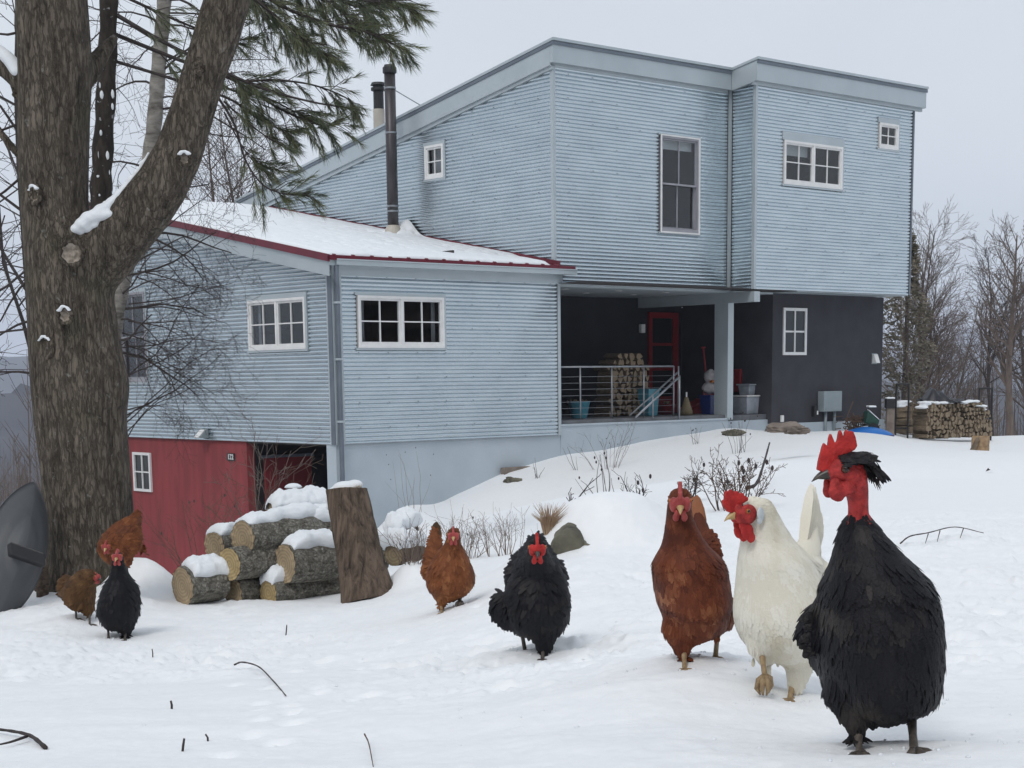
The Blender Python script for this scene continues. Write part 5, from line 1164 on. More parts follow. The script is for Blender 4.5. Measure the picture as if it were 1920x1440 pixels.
def tub(label,s,t,z,w,d,h,lid=True,fill=True):
    b=hthing('storage_tub',label,'storage tub',s,t,z); mb=MB(); k=.86; mb.hexa([(-w*k,-d*k,0),(w*k,-d*k,0),(w*k,d*k,0),(-w*k,d*k,0),(-w,-d,h),(w,-d,h),(w,d,h),(-w,d,h)]); mb.build('body',M['clear'],b,bevel=.02)
    mb=MB(); mb.box(-w-.025,w+.025,-d-.025,d+.025,h,h+.03); mb.build('lid',M['white'] if lid else M['clear'],b,bevel=.008)
    return b
s_,_,_=hit_t(1403,765,.55); tub('large milky storage tub on the porch right of the post',s_,.55,-.82,.29,.22,.36)
s_,_,_=hit_t(1406,728,.6); tub('small milky storage tub stacked on the large tub',s_,.6,-.82+.39,.20,.16,.20,lid=False)
s_,_,_=hit_t(1392,715,.95); b=hthing('crate','plain red crate standing behind the storage tubs','crate',s_,.95,-.82); mb=MB(); mb.box(-.25,.25,-.15,.15,.45,.93); mb.build('body',M['reddoor'],b,bevel=.02); mb=MB(); mb.box(-.2,.2,-.12,.12,0,.45); mb.build('stand',M['black'],b)
s_,_,_=hit_t(1420,718,.62); b=hthing('plastic_bag','crumpled clear plastic bag on the small tub','bag',s_-.02,.62,-.82+.62); mb=MB(); mb.sphere((0,0,.05),(.16,.12,.07),22,14); mb.v=[tuple(Vector(q)+Vector((1,1,.8))*(.05*mnoise.fractal(Vector(q)*14,1,2,4))) for q in mb.v]; mb.build('film',M['clear'],b,smooth=True)
# meter box, pipes, outlet, lamp on the dark wall
s0,_,z0=hit_t(1541,772,-.12); s1,_,z1=hit_t(1575,733,-.12)
b=hthing('meter_box','grey electric meter box with two conduits on the charcoal wall','meter box',(s0+s1)/2,0,z0); w_=(s1-s0)/2; hh=z1-z0
mb=MB(); mb.box(-w_,w_,-.18,-.002,0,hh); mb.build('case',M['box'],b,bevel=.012)
for x in (-w_*.45,w_*.55): mb=MB(); mb.tube([(x,-.09,0),(x,-.09,-.42)],.032,12); mb.build('conduit',M['box'],b,smooth=True)
s0,_,z0=hit_t(1528,772,-.05); b=hthing('socket_box','small dark cable box left of the meter box','cable box',s0,0,z0); mb=MB(); mb.box(-.06,.06,-.09,-.002,-.10,.12); mb.build('case',M['black'],b,bevel=.01); mb=MB(); mb.box(.015,.05,-.10,-.09,-.06,.02); mb.build('label_plate',M['white'],b)
s0,_,z0=hit_t(1466,785,-.02); b=hthing('outlet_cover','small white outlet cover low on the charcoal wall','outlet',s0,0,z0); mb=MB(); mb.box(-.04,.04,-.05,-.002,-.07,.07); mb.build('cover',M['white'],b,bevel=.01); mb=MB(); mb.box(-.025,.025,-.056,-.05,-.045,.045); mb.build('flap',M['white'],b)
s0,_,z0=hit_t(1643,672,-.06); b=hthing('wall_vent','white hooded vent on the charcoal wall','vent',s0,0,z0); mb=MB(); mb.hexa([(-.07,-.12,-.10),(.07,-.12,-.10),(.07,-.002,-.10),(-.07,-.002,-.10),(-.07,-.05,.09),(.07,-.05,.09),(.07,-.002,.09),(-.07,-.002,.09)]); mb.build('hood',M['white'],b,bevel=.006); mb=MB(); mb.box(-.09,.09,-.012,-.002,-.12,.11); mb.build('plate',M['box'],b)
# ---------------- in front of the dark wall
def T(u,v,Y): return at(u,v,Y)
gY=34.3
p=drop_on(1628,812,30,37); p=at(1628,812,34.6)
b=empty('sled',p,'bright blue upturned plastic sled hull on the snow in front of the charcoal wall','sled',rz=.05); k=34.6/F
mb=MB(); vs=[];n=20;K=16
for i in range(K+1):
    f=i/K; x=(-52+100*f)*k; wv=math.sin(math.pi*min(1,max(0,f*.94+.06)))**.6*.30; hv=math.sin(math.pi*(f*.96+.03))**.7*17*k
    for j in range(n+1): th=math.pi*j/n; vs.append((x,math.cos(th)*wv,math.sin(th)*hv+.0-.06))
fs=[(i*(n+1)+j,i*(n+1)+j+1,(i+1)*(n+1)+j+1,(i+1)*(n+1)+j) for i in range(K) for j in range(n)]
mb.add(vs,fs); mb.build('hull',M['blue'],b,smooth=True); mb=MB(); mb.tube([(v[0],v[1]*1.0-.0,v[2]) for v in [vs[i*(n+1)+n] for i in range(K+1)]],.02,6); mb.build('rim',M['navy'],b,smooth=True)
p=at(1604,795,35.2); b=empty('twig_pile',p,'heap of kindling twigs against the charcoal wall behind the blue hull','twigs'); mb=MB(); k=35.2/F
for i in range(110):
    q=Vector((random.gauss(0,12)*k,random.uniform(-.2,.2),random.uniform(-14,16)*k)); a=random.uniform(0,6.28); d=Vector((math.cos(a),random.uniform(-.4,.4),math.sin(a)*.7+.25))*random.uniform(7,20)*k
    if q.z+d.z>.32: continue
    mb.tube([q-d*.5,q+d*.5],random.uniform(.007,.018),4)
mb.build('twigs',M['twigbrown'],b); mb=MB(); mb.tube([at(1585,790,34.9)-p,at(1600,752,35)-p],.012,5); mb.build('stick',M['twigbrown'],b)
p=at(1633,800,35.0); b=empty('garden_cart',p); tag(b,'dark green garden cart with snow-dusted slanting trays by the blue hull','garden cart'); k=35/F
mb=MB(); mb.hexa([(-14*k,-.2,8*k),(8*k,-.2,-4*k),(8*k,.2,-4*k),(-14*k,.2,8*k),(-10*k,-.22,30*k),(12*k,-.22,12*k),(12*k,.2,12*k),(-10*k,.2,30*k)]); mb.build('body',M['green'],b,bevel=.02)
mb=MB(); mb.hexa([(-8*k,-.24,29*k),(10*k,-.24,13*k),(10*k,-.02,15*k),(-8*k,-.02,31*k),(-8*k,-.24,31*k),(10*k,-.24,15*k),(10*k,-.02,17*k),(-8*k,-.02,33*k)]); mb.hexa([(-8*k,-.2,36*k),(6*k,-.2,36*k),(6*k,.1,36*k),(-8*k,.1,36*k),(-8*k,-.2,39*k),(5*k,-.2,39*k),(5*k,.1,39*k),(-8*k,.1,39*k)]); mb.build('snow_cap',M['snow'],b,bevel=.03)
mb=MB(); mb.tube([(0,-.28,-4*k),(0,-.22,-4*k)],11*k,20); mb.build('wheel',M['black'],b)
p=at(1667,815,35.6); b=empty('post_box',p,'black box with a snowy lid on a grey post beside the wood rack','post'); k=35.6/F
mb=MB(); mb.box(-8*k,8*k,-.1,.1,49*k,66*k); mb.build('box',M['black'],b,bevel=.01); mb=MB(); mb.box(-8*k,8*k,-.1,.1,66*k,69*k); mb.build('snow_cap',M['snow'],b,bevel=.02); mb=MB(); mb.box(-6*k,8*k,-.07,.07,-.4,49*k); mb.build('post',M['timber'],b)
# wood rack with its stack
k=36.5/F; p0=at(1680,800,36.4); rkz=gz(p0.x,p0.y)
def rack(u0,u1,Y,vt,label):
    a=at(u0,805,Y); b_=at(u1,805,Y); t=at(u0,vt,Y).z; e=empty('wood_rack',a,label,'rack'); g=gz(a.x,a.y)-.1-a.z
    mb=MB(); mb.tube(cr([(0,0,g),(0,0,(t-a.z)*.9),(.04,0,t-a.z),(b_.x-a.x-.04,0,t-a.z),(b_.x-a.x,0,(t-a.z)*.9),(b_.x-a.x,0,g)],5),.022,8); mb.build('hoop',M['black'],e,smooth=True)
    mb=MB(); mb.tube([(0,.05,g+.25),(b_.x-a.x,.05,g+.25)],.018,6); mb.build('crossbar',M['black'],e); return e
rack(1679,1702,36.2,721,'black tubular rack hoop at the near end of the outdoor woodpile')
rack(1834,1858,38.6,729,'black tubular rack hoop at the far end of the outdoor woodpile')
def wp(x,t,z): # woodpile face runs right and slightly away
    return Vector((wa.x+(wb.x-wa.x)*x,wa.y+(wb.y-wa.y)*x+t,z))
wa=at(1722,812,36.6); wb=at(1846,812,38.2); wlen=(wb-wa).length; zb_=min(wa.z,wb.z)-.06
tops=lambda x:at(1700,755-4*math.sin(x*3.1)+3*math.sin(x*17)+(0 if x<.78 else ((x-.78)/.22)**1.6*38),37).z
r=random.Random(8); z=zb_+.06; row=0; cnt=0; wrz=math.atan2(wb.y-wa.y,wb.x-wa.x)
OUT='split log in the outdoor woodpile, its cut end facing the yard'; WG='firewood in the outdoor pile'
topz={}
while z<tops(.1) and cnt<290:
    x=.02+.012*(row%2)
    while x<1.0:
        if z<tops(x):
            rr=r.uniform(.042,.078); billet(wp(x+r.uniform(-.006,.006),r.uniform(-.07,.05),z+r.uniform(-.012,.012)),rr,wrz+r.uniform(-.10,.10),r.uniform(0,6.28),OUT,WG); cnt+=1; topz[round(x*20)]=z+rr
        x+=r.uniform(.098,.128)/wlen
    z+=.094; row+=1
# sideways billets in the rack at the near end
for i in range(12):
    zz=at(1690,806-4.4*i,36.4).z; billet(at(1692+r.uniform(-2,2),806-4.6*i,36.4+r.uniform(-.1,.1)),r.uniform(.06,.085),1.35+r.uniform(-.15,.15),r.uniform(0,6.28),'split log laid sideways inside the near rack hoop, its length showing','firewood laid across the rack')
fb=MB()
for i,zt_ in topz.items():
    for q in range(5):
        x=(i+random.random()-.5)/20
        if random.random()<.8: fb.sphere(wp(x,random.uniform(-.22,.1),zt_+.01),(random.uniform(.06,.14),random.uniform(.08,.2),random.uniform(.02,.045)),10,7)
for u,v in ((1688,757),(1695,753),(1690,762)): fb.sphere(at(u,v,36.4),(.20,.12,.03),10,7)
me=blobmesh(fb,.022,3); me.materials.append(M['snow']); o=bpy.data.objects.new('woodpile_snow',me); C.objects.link(o); tag(o,'patchy snow lying along the top of the outdoor woodpile','snow',kind='stuff')
p=at(1755,748,37.2); k=37.2/F; mb=MB(); nx_,ny_=40,14; vs=[]
for i in range(nx_+1):
    for j in range(ny_+1):
        x=(-30+78*i/nx_)*k; f=i/nx_; hz=(22*math.exp(-((f-.27)/.13)**2)+12*math.exp(-((f-.50)/.10)**2)+4)*k; y=(j/ny_-.5)*.7; e=1-abs(2*j/ny_-1)**3
        vs.append((x,y,hz*e*(1 if f<.9 else .4)+.05*mnoise.fractal(Vector((x*5,y*5,0)),1,2,4)-.05))
fs=[(i*(ny_+1)+j,(i+1)*(ny_+1)+j,(i+1)*(ny_+1)+j+1,i*(ny_+1)+j+1) for i in range(nx_) for j in range(ny_)]; mb.add(vs,fs); b_=len(mb.v); mb.v+=[(x,y,-.09) for x,y,z_ in vs]; mb.f+=[tuple(reversed([b_+q for q in f])) for f in fs]; mb.m+=[0]*len(fs)
o=mb.build('tarp',M['tarp'],None,smooth=True); o.location=p; tag(o,'crumpled black tarp on top of the outdoor woodpile','tarp')
# chopping block, small stones, timbers, lantern
o=log('chopping_block','pale short chopping block in the snow in front of the woodpile',at(1838,848,31),(.02,.03,1),.30,.165,M['splitend'],M['wood'],seed=61,group=None,cat='chopping block',snow=None); o.location.z=gz(o.location.x,o.location.y)-.03
mb=MB(); bb=at(1824,846,30.8); mb.hexa([tuple(Vector(q)) for q in ((-.05,-.02,0),(.06,-.02,0),(.06,.03,0),(-.05,.03,0),(.06,-.02,.22),(.12,-.02,.24),(.12,.03,.24),(.06,.03,.22))]); o=mb.build('split_log',M['splitside']); o.location=(bb.x,bb.y,gz(bb.x,bb.y)); tag(o,'split piece leaning against the chopping block','firewood')
fb=MB(); 
for u,v,rx,rz in ((1838,818,9,4),(1834,814,5,4),(1844,817,6,4)): fb.sphere(at(u,v,31),(rx*.01,rx*.01,rz*.01),10,7)
def timber(label,u0,v0,u1,v1,t,h):
    a=Vector(hit_t(u0,v0,t)); b_=Vector(hit_t(u1,v1,t)); e=empty('timber_edging',H(a.x,t,a.z),label,'timber',rz=RZ); mb=MB(); d=b_-a; mb.hexa([(0,-.07,-h-.1),(d.x,-.07,d.z-h-.1),(d.x,.05,d.z-h-.1),(0,.05,-h-.1),(0,-.07,0),(d.x,-.07,d.z),(d.x,.05,d.z),(0,.05,0)]); mb.build('board',M['timber'],e,bevel=.01)
    mb=MB(); mb.box(-.03,.03,-.10,-.07,-h-.3,-.01); mb.build('stake',M['timber'],e)
timber('weathered edging timber against the foundation, lower one',942,877,1020,872,-.05,.12)
timber('short weathered edging timber higher up along the foundation',1056,858,1092,853,-.05,.10)
def flatstone(label,u,v,Y,rx,rz,seed): o=stone(label,u,v,Y,rx,rx*.8,rz,seed); return o
p=drop_on(960,902,14,29); stone('flat dark stone poking out of the snow below the edging timber',960,901,p.y,.16,.12,.06,9)
p=drop_on(1376,816,26,34); stone('dark snow-dusted stone at the corner of the porch wall',1376,814,p.y,.20,.15,.10,14)
for i,(u,v,rx) in enumerate(((1472,802,.28),(1488,805,.22),(1452,806,.20))): p=drop_on(u,v+4,26,34); stone(('brown stone in the low heap before the charcoal wall, largest of three','brown stone at the outer end of the low heap before the charcoal wall','brown stone at the porch end of the low heap before the charcoal wall')[i],u,v+2,min(p.y,33.6),rx,.2,.09,20+i,mat='timber')
p=at(549,950,20); 
b=empty('lantern',at(551,945,15.5),'white post lantern with a snowy cap rising behind the log pile','lantern'); k=15.5/F
mb=MB(); lathe(mb,[(0,13*k),(34*k,13*k)],20); mb.build('globe',M['bagwhite'],b,smooth=True)
mb=MB(); lathe(mb,[(24*k,16*k),(26*k,16*k)],20); lathe(mb,[(17*k,15.5*k),(18.5*k,15.5*k)],20)
for a in range(4): x=14*k*math.cos(a*1.57+.6); y=14*k*math.sin(a*1.57+.6); mb.tube([(x,y,0),(x,y,34*k)],1.2*k,6)
mb.build('cage',M['steel'],b); mb=MB(); lathe(mb,[(31*k,17*k),(35*k,14*k),(38*k,8*k),(39*k,1*k)],20); mb.build('cap',M['snow'],b,smooth=True)
gzz=gz(b.location.x,b.location.y)-b.location.z; mb=MB(); mb.tube([(0,0,gzz-.1),(0,0,0)],3*k,8); mb.build('pole',M['black'],b)
# ---------------------------------------------------------------- trees
def sil_trunk(mb,rows,Y):
    rows_blob(mb,[(v,a,b,dy,(b-a)/2*(Y/F)) for v,a,b,dy in rows],Y,n=36,sub=6)
MY=9.8; km=MY/F
mb=MB()
sil_trunk(mb,[(-420,20,128,.0),(-200,30,144,.0),(0,34,160,0),(130,38,168,0),(230,37,165,0),(330,39,163,0),(400,43,166,0),(450,47,190,0),(520,52,208,0),(573,54,212,0),(650,57,224,0),(717,61,238,0),(780,66,235,0),(850,75,240,0),(930,82,247,0),(1000,86,250,0),(1060,84,248,0),(1110,74,252,0),(1150,60,262,0)],MY)
limb=[(425,-420,.0,34),(425,-200,.0,37),(426,0,-.02,41),(405,70,-.03,41),(378,150,-.04,39),(357,220,-.05,40),(334,290,-.05,43),(302,350,-.05,47),(262,402,-.04,51),(212,452,-.02,58),(150,520,0,62)]
chain(mb,[(at(u,v,MY+dy),r*km) for u,v,dy,r in limb],steps=9,nu=18,nv=10)
chain(mb,[(at(130,180,MY+.05),22*km),(at(165,140,MY+.12),20*km),(at(196,95,MY+.22),15*km),(at(214,72,MY+.28),9*km)],steps=6)
chain(mb,[(at(70,190,MY),24*km),(at(34,150,MY),18*km),(at(-8,112,MY),17*km),(at(-120,40,MY),15*km)],steps=8)
chain(mb,[(at(70,420,MY+.05),16*km),(at(34,290,MY+.1),8*km),(at(-10,235,MY+.14),8*km),(at(-120,170,MY+.2),7*km)],steps=8)
for (u,v,r) in ((95,1120,70),(200,1130,52),(60,1140,34),(160,1150,60)): mb.sphere(at(u,v,MY-.02),(r*km,r*km*1.1,40*km),14,9)
me=blobmesh(mb,.0165,6)
_nn=[v.normal.copy() for v in me.vertices]; _cc=[v.co.copy() for v in me.vertices]; _zl=at(0,560,MY).z
for v,c,nv_ in zip(me.vertices,_cc,_nn):
    n1_=mnoise.fractal(Vector((c.x*9,c.y*9,c.z*1.1)),1,2,4); lowb=min(1,max(0,(_zl-c.z)/.8+.3)); v.co=c+nv_*(n1_*.010*(.35+lowb)+.006*lowb*mnoise.noise(Vector((c.x*38,c.y*38,c.z*4))))
tb=at(160,1112,MY); me.transform(Matrix.Translation(-tb)); me.materials.append(M['maple'])
maple=bpy.data.objects.new('maple_tree',None); C.objects.link(maple); maple.location=tb; tag(maple,'large old maple forked into two stems, with pruned branch scars and snow in the fork','tree')
tr=bpy.data.objects.new('trunk',me); C.objects.link(tr); tr.parent=maple
# snow in the fork and along the limb
fb=MB()
pth=cr([at(192,400,MY-.12),at(208,390,MY-.10),at(228,368,MY-.07),at(246,346,MY-.06),at(264,322,MY-.05),at(282,290,MY-.05)],6)
for i,p in enumerate(pth):
    f=i/(len(pth)-1); w=(10*(1-f)**.8+3.4)*km*(1+.2*math.sin(i*1.7)); fb.sphere(p+Vector((-.010,.0,.004)),(w,w*1.6,w*.9),12,8)
for (u,v,r) in ((122,443,6),(132,437,9),(143,430,11),(156,420,14),(168,409,15),(180,404,14),(192,404,12),(204,402,9),(150,436,7),(164,430,8),(178,422,8)): fb.sphere(at(u,v,MY-.165),(r*km*1.15,r*km*1.1,r*km*.85),12,8)
me=blobmesh(fb,.009,5); me.materials.append(M['snow']); me.transform(Matrix.Translation(-tb)); o=bpy.data.objects.new('fork_snow',me); C.objects.link(o); o.parent=maple
fb=MB()
for i,p in enumerate(cr([at(36,136,MY-.03),at(18,112,MY-.02),at(-10,90,MY),at(-60,60,MY)],6)): fb.sphere(p+Vector((0,-.01,.0)),(.05,.045,.028),10,7)
me=blobmesh(fb,.010,4); me.materials.append(M['snow']); me.transform(Matrix.Translation(-tb)); o=bpy.data.objects.new('branch_snow',me); C.objects.link(o); o.parent=maple
# pruned scars
def scar(u,v,ru,rv,dy,snow=True,face=(0,-1,.05)):
    ctr=at(u,v,MY); fcx=(Vector(face)).normalized(); rt=Vector((1,0,0)); upv=fcx.cross(rt)*-1
    if upv.z<0: upv=-upv
    rt=(rt-fcx*rt.dot(fcx)).normalized(); p=at(u,v,MY+dy); n=22
    ring=MB(); path=[p+rt*math.cos(2*math.pi*j/n)*(ru+3)*km*(1+.10*math.sin(j*2.3))+upv*math.sin(2*math.pi*j/n)*(rv+3)*km*(1+.08*math.sin(j*3.1)) for j in range(n+1)]
    ring.tube([q-tb for q in path],[4.0*km*(1+.35*math.sin(j*1.9)) for j in range(n+1)],8); r_=ring.build('scar_rim',M['maple'],maple,smooth=True)
    d=MB(); vs=[p+rt*math.cos(2*math.pi*j/n)*ru*km+upv*math.sin(2*math.pi*j/n)*rv*km+fcx*.004 for j in range(n)]+[p+rt*math.cos(2*math.pi*j/n)*ru*.5*km+upv*math.sin(2*math.pi*j/n)*rv*.5*km-fcx*.010 for j in range(n)]
    d.add([q-tb for q in vs],[(j,(j+1)%n,n+(j+1)%n,n+j) for j in range(n)]+[tuple(n+j for j in range(n))]); d.build('pruned_scar',M['scar'],maple)
    if snow:
        fb=MB()
        for j in range(6): a=math.pi*(.22+.56*j/5); fb.sphere(p+rt*math.cos(a)*(ru+2)*km+upv*(math.sin(a)*(rv+3)*km+random.uniform(0,3)*km)+fcx*.012-tb,(random.uniform(3,6)*km,.014,random.uniform(1.5,3.2)*km),8,6)
        m2=blobmesh(fb,.006,2); m2.materials.append(M['snow']); o=bpy.data.objects.new('scar_snow',m2); C.objects.link(o); o.parent=maple
wrad=lambda u,l,r:-(max(0,1-((u-(l+r)/2)/((r-l)/2))**2))**.5*(r-l)/2*km
scar(65,366,11,15,wrad(65,40,163)-.034,face=(-.55,-.83,.05)); scar(134,475,18,18,wrad(134,50,196)-.040,False,face=(.05,-1,.03)); scar(122,592,10,11,wrad(122,54,214)-.034,face=(-.1,-1,.03)); scar(86,652,15,19,wrad(86,57,224)-.036,face=(-.55,-.83,.03)); scar(32,160,6,19,-.03,False,face=(-.35,-.93,.05)); scar(372,128,5,6,-.185,False); scar(346,298,8,9,-.205,True)
def grow(mb,p,d,ln,r,lev,rg,droop=0,split=3,spread=.7,seg=4,minr=.0012,sides=(7,5,4,3),jit=.16,ratio=.62,bare=.25):
    pts=[Vector(p)]; rr=[r]; dd=Vector(d).normalized()
    for i in range(seg):
        dd=(dd+Vector((rg.gauss(0,jit),rg.gauss(0,jit),rg.gauss(0,jit)-droop))).normalized(); pts.append(pts[-1]+dd*ln/seg); rr.append(max(r*(1-.62*(i+1)/seg),minr))
    mb.tube(pts,rr,sides[min(len(sides)-1,max(0,len(sides)-1-lev))],cap=False)
    if lev<=0: return
    n=split if not isinstance(split,(list,tuple)) else split[min(lev,len(split)-1)]
    for k in range(n):
        f=bare+(1-bare)*(k+rg.random())/n; i=min(int(f*seg),seg-1); q=pts[i].lerp(pts[i+1],f*seg-i); t=(pts[i+1]-pts[i]).normalized(); s=t.orthogonal().normalized(); s=Matrix.Rotation(rg.uniform(0,6.28),3,t)@s
        nd=(t*(1-spread*rg.uniform(.6,1.1))+s*spread*rg.uniform(.7,1.1)).normalized()
        grow(mb,q,nd,ln*ratio*rg.uniform(.7,1.15)*(1.15-.45*f),max(rr[i]*.55,minr),lev-1,rg,droop,split,spread,max(2,seg-1),minr,sides,jit,ratio,bare)
def world_tree(name,label,base,group=None,cat='tree'): return empty(name,base,label,cat,group)
# maple's own thin side twigs at the left edge and on the limb
rg=random.Random(21); mb=MB()
for (u,v,dy,d,ln) in ((38,60,.05,(-1,.3,.15),.5),(42,330,.1,(-1,.3,-.35),.7),(60,600,.1,(-1,.5,-.2),.55),(62,700,.1,(-1,.5,.05),.5),(58,520,.1,(-1,.4,-.5),.6),(40,230,.05,(-1,.6,-.1),.7)):
    grow(mb,at(u,v,MY+dy)-tb,d,ln,.008,3,rg,.05,3,.75,5,.0013)
mb.build('twigs',M['twig'],maple)
# ---- dark pine behind the fork, with needle boughs reaching to the right
PY=11.2; kp_=PY/F; rg=random.Random(5)
pb=at(190,1090,PY); pb.z=gz(pb.x,pb.y)
pine=world_tree('pine_tree','slim dark pine behind the fork, its needle boughs hanging over the roof',pb)
mb=MB(); mb.tube([p-pb for p in cr([at(214,-700,PY),at(208,-200,PY),at(204,0,PY),at(200,150,PY),at(192,300,PY),at(188,420,PY),at(186,700,PY),Vector((pb.x,pb.y,pb.z-.1))],5)],[.045]*4+[.062]*5+[.068]*27+[.085],14,cap=False) if False else None
pp=cr([at(214,-700,PY),at(208,-200,PY),at(204,0,PY),at(200,150,PY),at(192,300,PY),at(188,420,PY),at(186,700,PY),Vector((pb.x,pb.y,pb.z-.1))],6)
mb.tube([p-pb for p in pp],[(.045+.040*i/len(pp))*(1+.10*math.sin(i*1.7)) for i in range(len(pp))],16,cap=False)
o=mb.build('trunk',M['darkbark'],pine,smooth=True)
fb=MB()
for i in range(12): v=rg.uniform(120,395); u=204-(v/400)*14+rg.uniform(-13,15); fb.sphere(at(u,v,PY-.065)-pb,(rg.uniform(1,4)*kp_,.012,rg.uniform(2,9)*kp_),8,6)
me=blobmesh(fb,.006,2); me.materials.append(M['snow']); o=bpy.data.objects.new('trunk_snow',me); C.objects.link(o); o.parent=pine
needles=MB(); wood=MB()
def tuft(p,d,ln,n):
    d=Vector(d).normalized(); s=d.orthogonal().normalized()
    for i in range(n):
        a=rg.uniform(0,6.28); sp=rg.uniform(.10,.62); q=(d*math.cos(sp)+(Matrix.Rotation(a,3,d)@s)*math.sin(sp)).normalized(); l=ln*rg.uniform(.65,1.1); b=Vector(p)-d*rg.uniform(0,.05)
        m_=b+q*l*.55; e=b+q*l+Vector((0,0,-.10*l*rg.uniform(.0,1.4))); w=q.cross(Vector((rg.gauss(0,1),rg.gauss(0,1),rg.gauss(0,1)))).normalized()*.0013
        needles.add([b-w,b+w,m_+w,m_-w,e],[(0,1,2,3),(3,2,4)])
def bough(pts,r0,dens,ln=.088,side=.34,sub=True):
    dens*=(.98 if pts[0][1]<-90 else .66)
    P=cr([at(u-44*max(0,(u-420)/400),v,PY+dy)-pb for u,v,dy in pts],7); n=len(P)
    wood.tube(P,[r0*(1-.8*i/(n-1))+.0016 for i in range(n)],5,cap=False)
    for i in range(1,n):
        t=(P[i]-P[i-1]).normalized()
        if i/n<.12: continue
        if rg.random()<dens:
            for _ in range(rg.choice((2,2,3,3)) if pts[0][1]<-90 else rg.choice((1,1,2,3))):
                a=rg.uniform(0,6.28); s=Matrix.Rotation(a,3,t)@t.orthogonal().normalized(); d=(t*rg.uniform(.5,1)+s*rg.uniform(.3,.9)+Vector((0,0,-.15))).normalized(); l=side*rg.uniform(.3,1.0)*(1.1-.5*i/n)
                Q=[P[i],P[i]+d*l*.5+Vector((0,0,.01)),P[i]+d*l+Vector((0,0,-.03*l/side))]; wood.tube(Q,[.0035,.0026,.0018],4,cap=False)
                for f in (.58,.80,1.0):
                    if rg.random()<.78: tuft(Q[0].lerp(Q[2],f),d+Vector((0,0,-.12)),ln,rg.randint(16,26))
    for f in (0,1,2,3): tuft(P[-1]-(P[-1]-P[-2]).normalized()*.03*f,(P[-1]-P[-3]),ln,24)
BG=[([(300,-160,.1),(420,-60,.0),(540,10,-.1),(640,45,-.15),(720,60,-.2),(798,92,-.25)],.016,.95),
 ([(340,-170,.2),(480,-80,.1),(600,-30,0),(710,0,-.1),(760,-2,-.1),(816,18,-.1)],.016,1.0),
 ([(330,-120,-.1),(450,-30,-.2),(540,40,-.25),(600,80,-.3),(640,108,-.3)],.013,1.0),
 ([(320,-100,.3),(430,-40,.3),(500,20,.3),(560,65,.3),(590,75,.3)],.013,1.0),
 ([(380,-140,0),(500,-70,.0),(590,-20,.1),(680,28,.15),(745,70,.2)],.014,1.0),
 ([(400,-120,.3),(520,-60,.3),(620,-10,.3),(690,10,.35),(730,20,.4)],.014,1.0),
 ([(205,20,0),(300,75,.0),(400,125,.0),(500,165,-.1),(600,190,-.15),(696,205,-.2)],.014,.9),
 ([(205,60,.1),(330,110,.15),(440,150,.2),(540,205,.2),(625,235,.2),(655,232,.2)],.013,.95),
 ([(380,120,.1),(450,150,.05),(530,150,0),(610,160,0),(680,185,0),(704,212,0)],.008,.85),
 ([(200,110,0),(330,150,.1),(430,185,.1),(470,210,.1),(520,235,.1),(566,250,.1)],.010,1.0),
 ([(380,140,.2),(440,170,.2),(500,180,.25),(560,205,.25),(600,225,.3)],.008,1.0),
 ([(400,170,0),(440,230,.0),(465,300,.0),(500,345,0),(540,362,0),(592,366,0)],.008,.40),
 ([(420,190,0),(470,230,0),(520,262,0),(570,285,0)],.006,.55),
 ([(420,210,.2),(450,262,.2),(480,300,.2),(520,318,.2)],.005,.35),
 ([(205,-20,.3),(290,20,.4),(360,50,.4),(430,75,.4),(490,70,.4)],.010,.8)]
for pts,r0,dn in BG: bough(pts,r0,dn)
wood.build('boughs',M['twig'],pine)
m_,nt_,b_=newmat('pine_needles'); b_.inputs['Roughness'].default_value=.55; n_=N(nt_,'ShaderNodeTexNoise',i_Scale=7,i_Detail=3); tc_=N(nt_,'ShaderNodeTexCoord'); L(nt_,tc_.outputs['Object'],n_.inputs['Vector']); r_=ramp(nt_,[(.35,(.065,.088,.052)),(.65,(.175,.190,.100))]); L(nt_,n_.outputs[0],r_.inputs[0]); L(nt_,r_.outputs[0],b_.inputs['Base Color']); M['needle']=m_
needles.build('needles',M['needle'],pine)
# ---- birch behind the limb with drooping twigs across the wall
BY=12.4; rg=random.Random(33); bb=at(214,1060,BY); bb.z=gz(bb.x,bb.y)
birch=world_tree('birch_tree','pale-barked birch leaning behind the maple, bare twigs drooping in front of the grey wall',bb)
BP=cr([at(330,-600,BY),at(318,-200,BY),at(308,0,BY),at(298,120,BY),at(287,250,BY),at(266,380,BY),at(236,500,BY),at(213,620,BY),at(206,740,BY),at(202,900,BY),Vector((bb.x,bb.y,bb.z-.1))],6)
mb=MB(); mb.tube([p-bb for p in BP],[(.046+.024*i/len(BP))*(1+.07*math.sin(i*2.3)) for i in range(len(BP))],14,cap=False); mb.build('trunk',M['birch'],birch,smooth=True)
mb=MB()
for i in range(46):
    f=(i+rg.random())/46; j=int(f*(len(BP)-16)); p=BP[j]-bb; a=rg.uniform(-1.1,1.1)+(0 if rg.random()<.72 else math.pi); d=Vector((math.cos(a),math.sin(a)*.8-.1,rg.uniform(.0,.55)))
    grow(mb,p,d,rg.uniform(.45,.95),rg.uniform(.006,.011),3,rg,.085,4,.66,6,.0010,(6,4,3,3),.15,.64)
mb.build('crown',M['twig'],birch)
mb=MB()
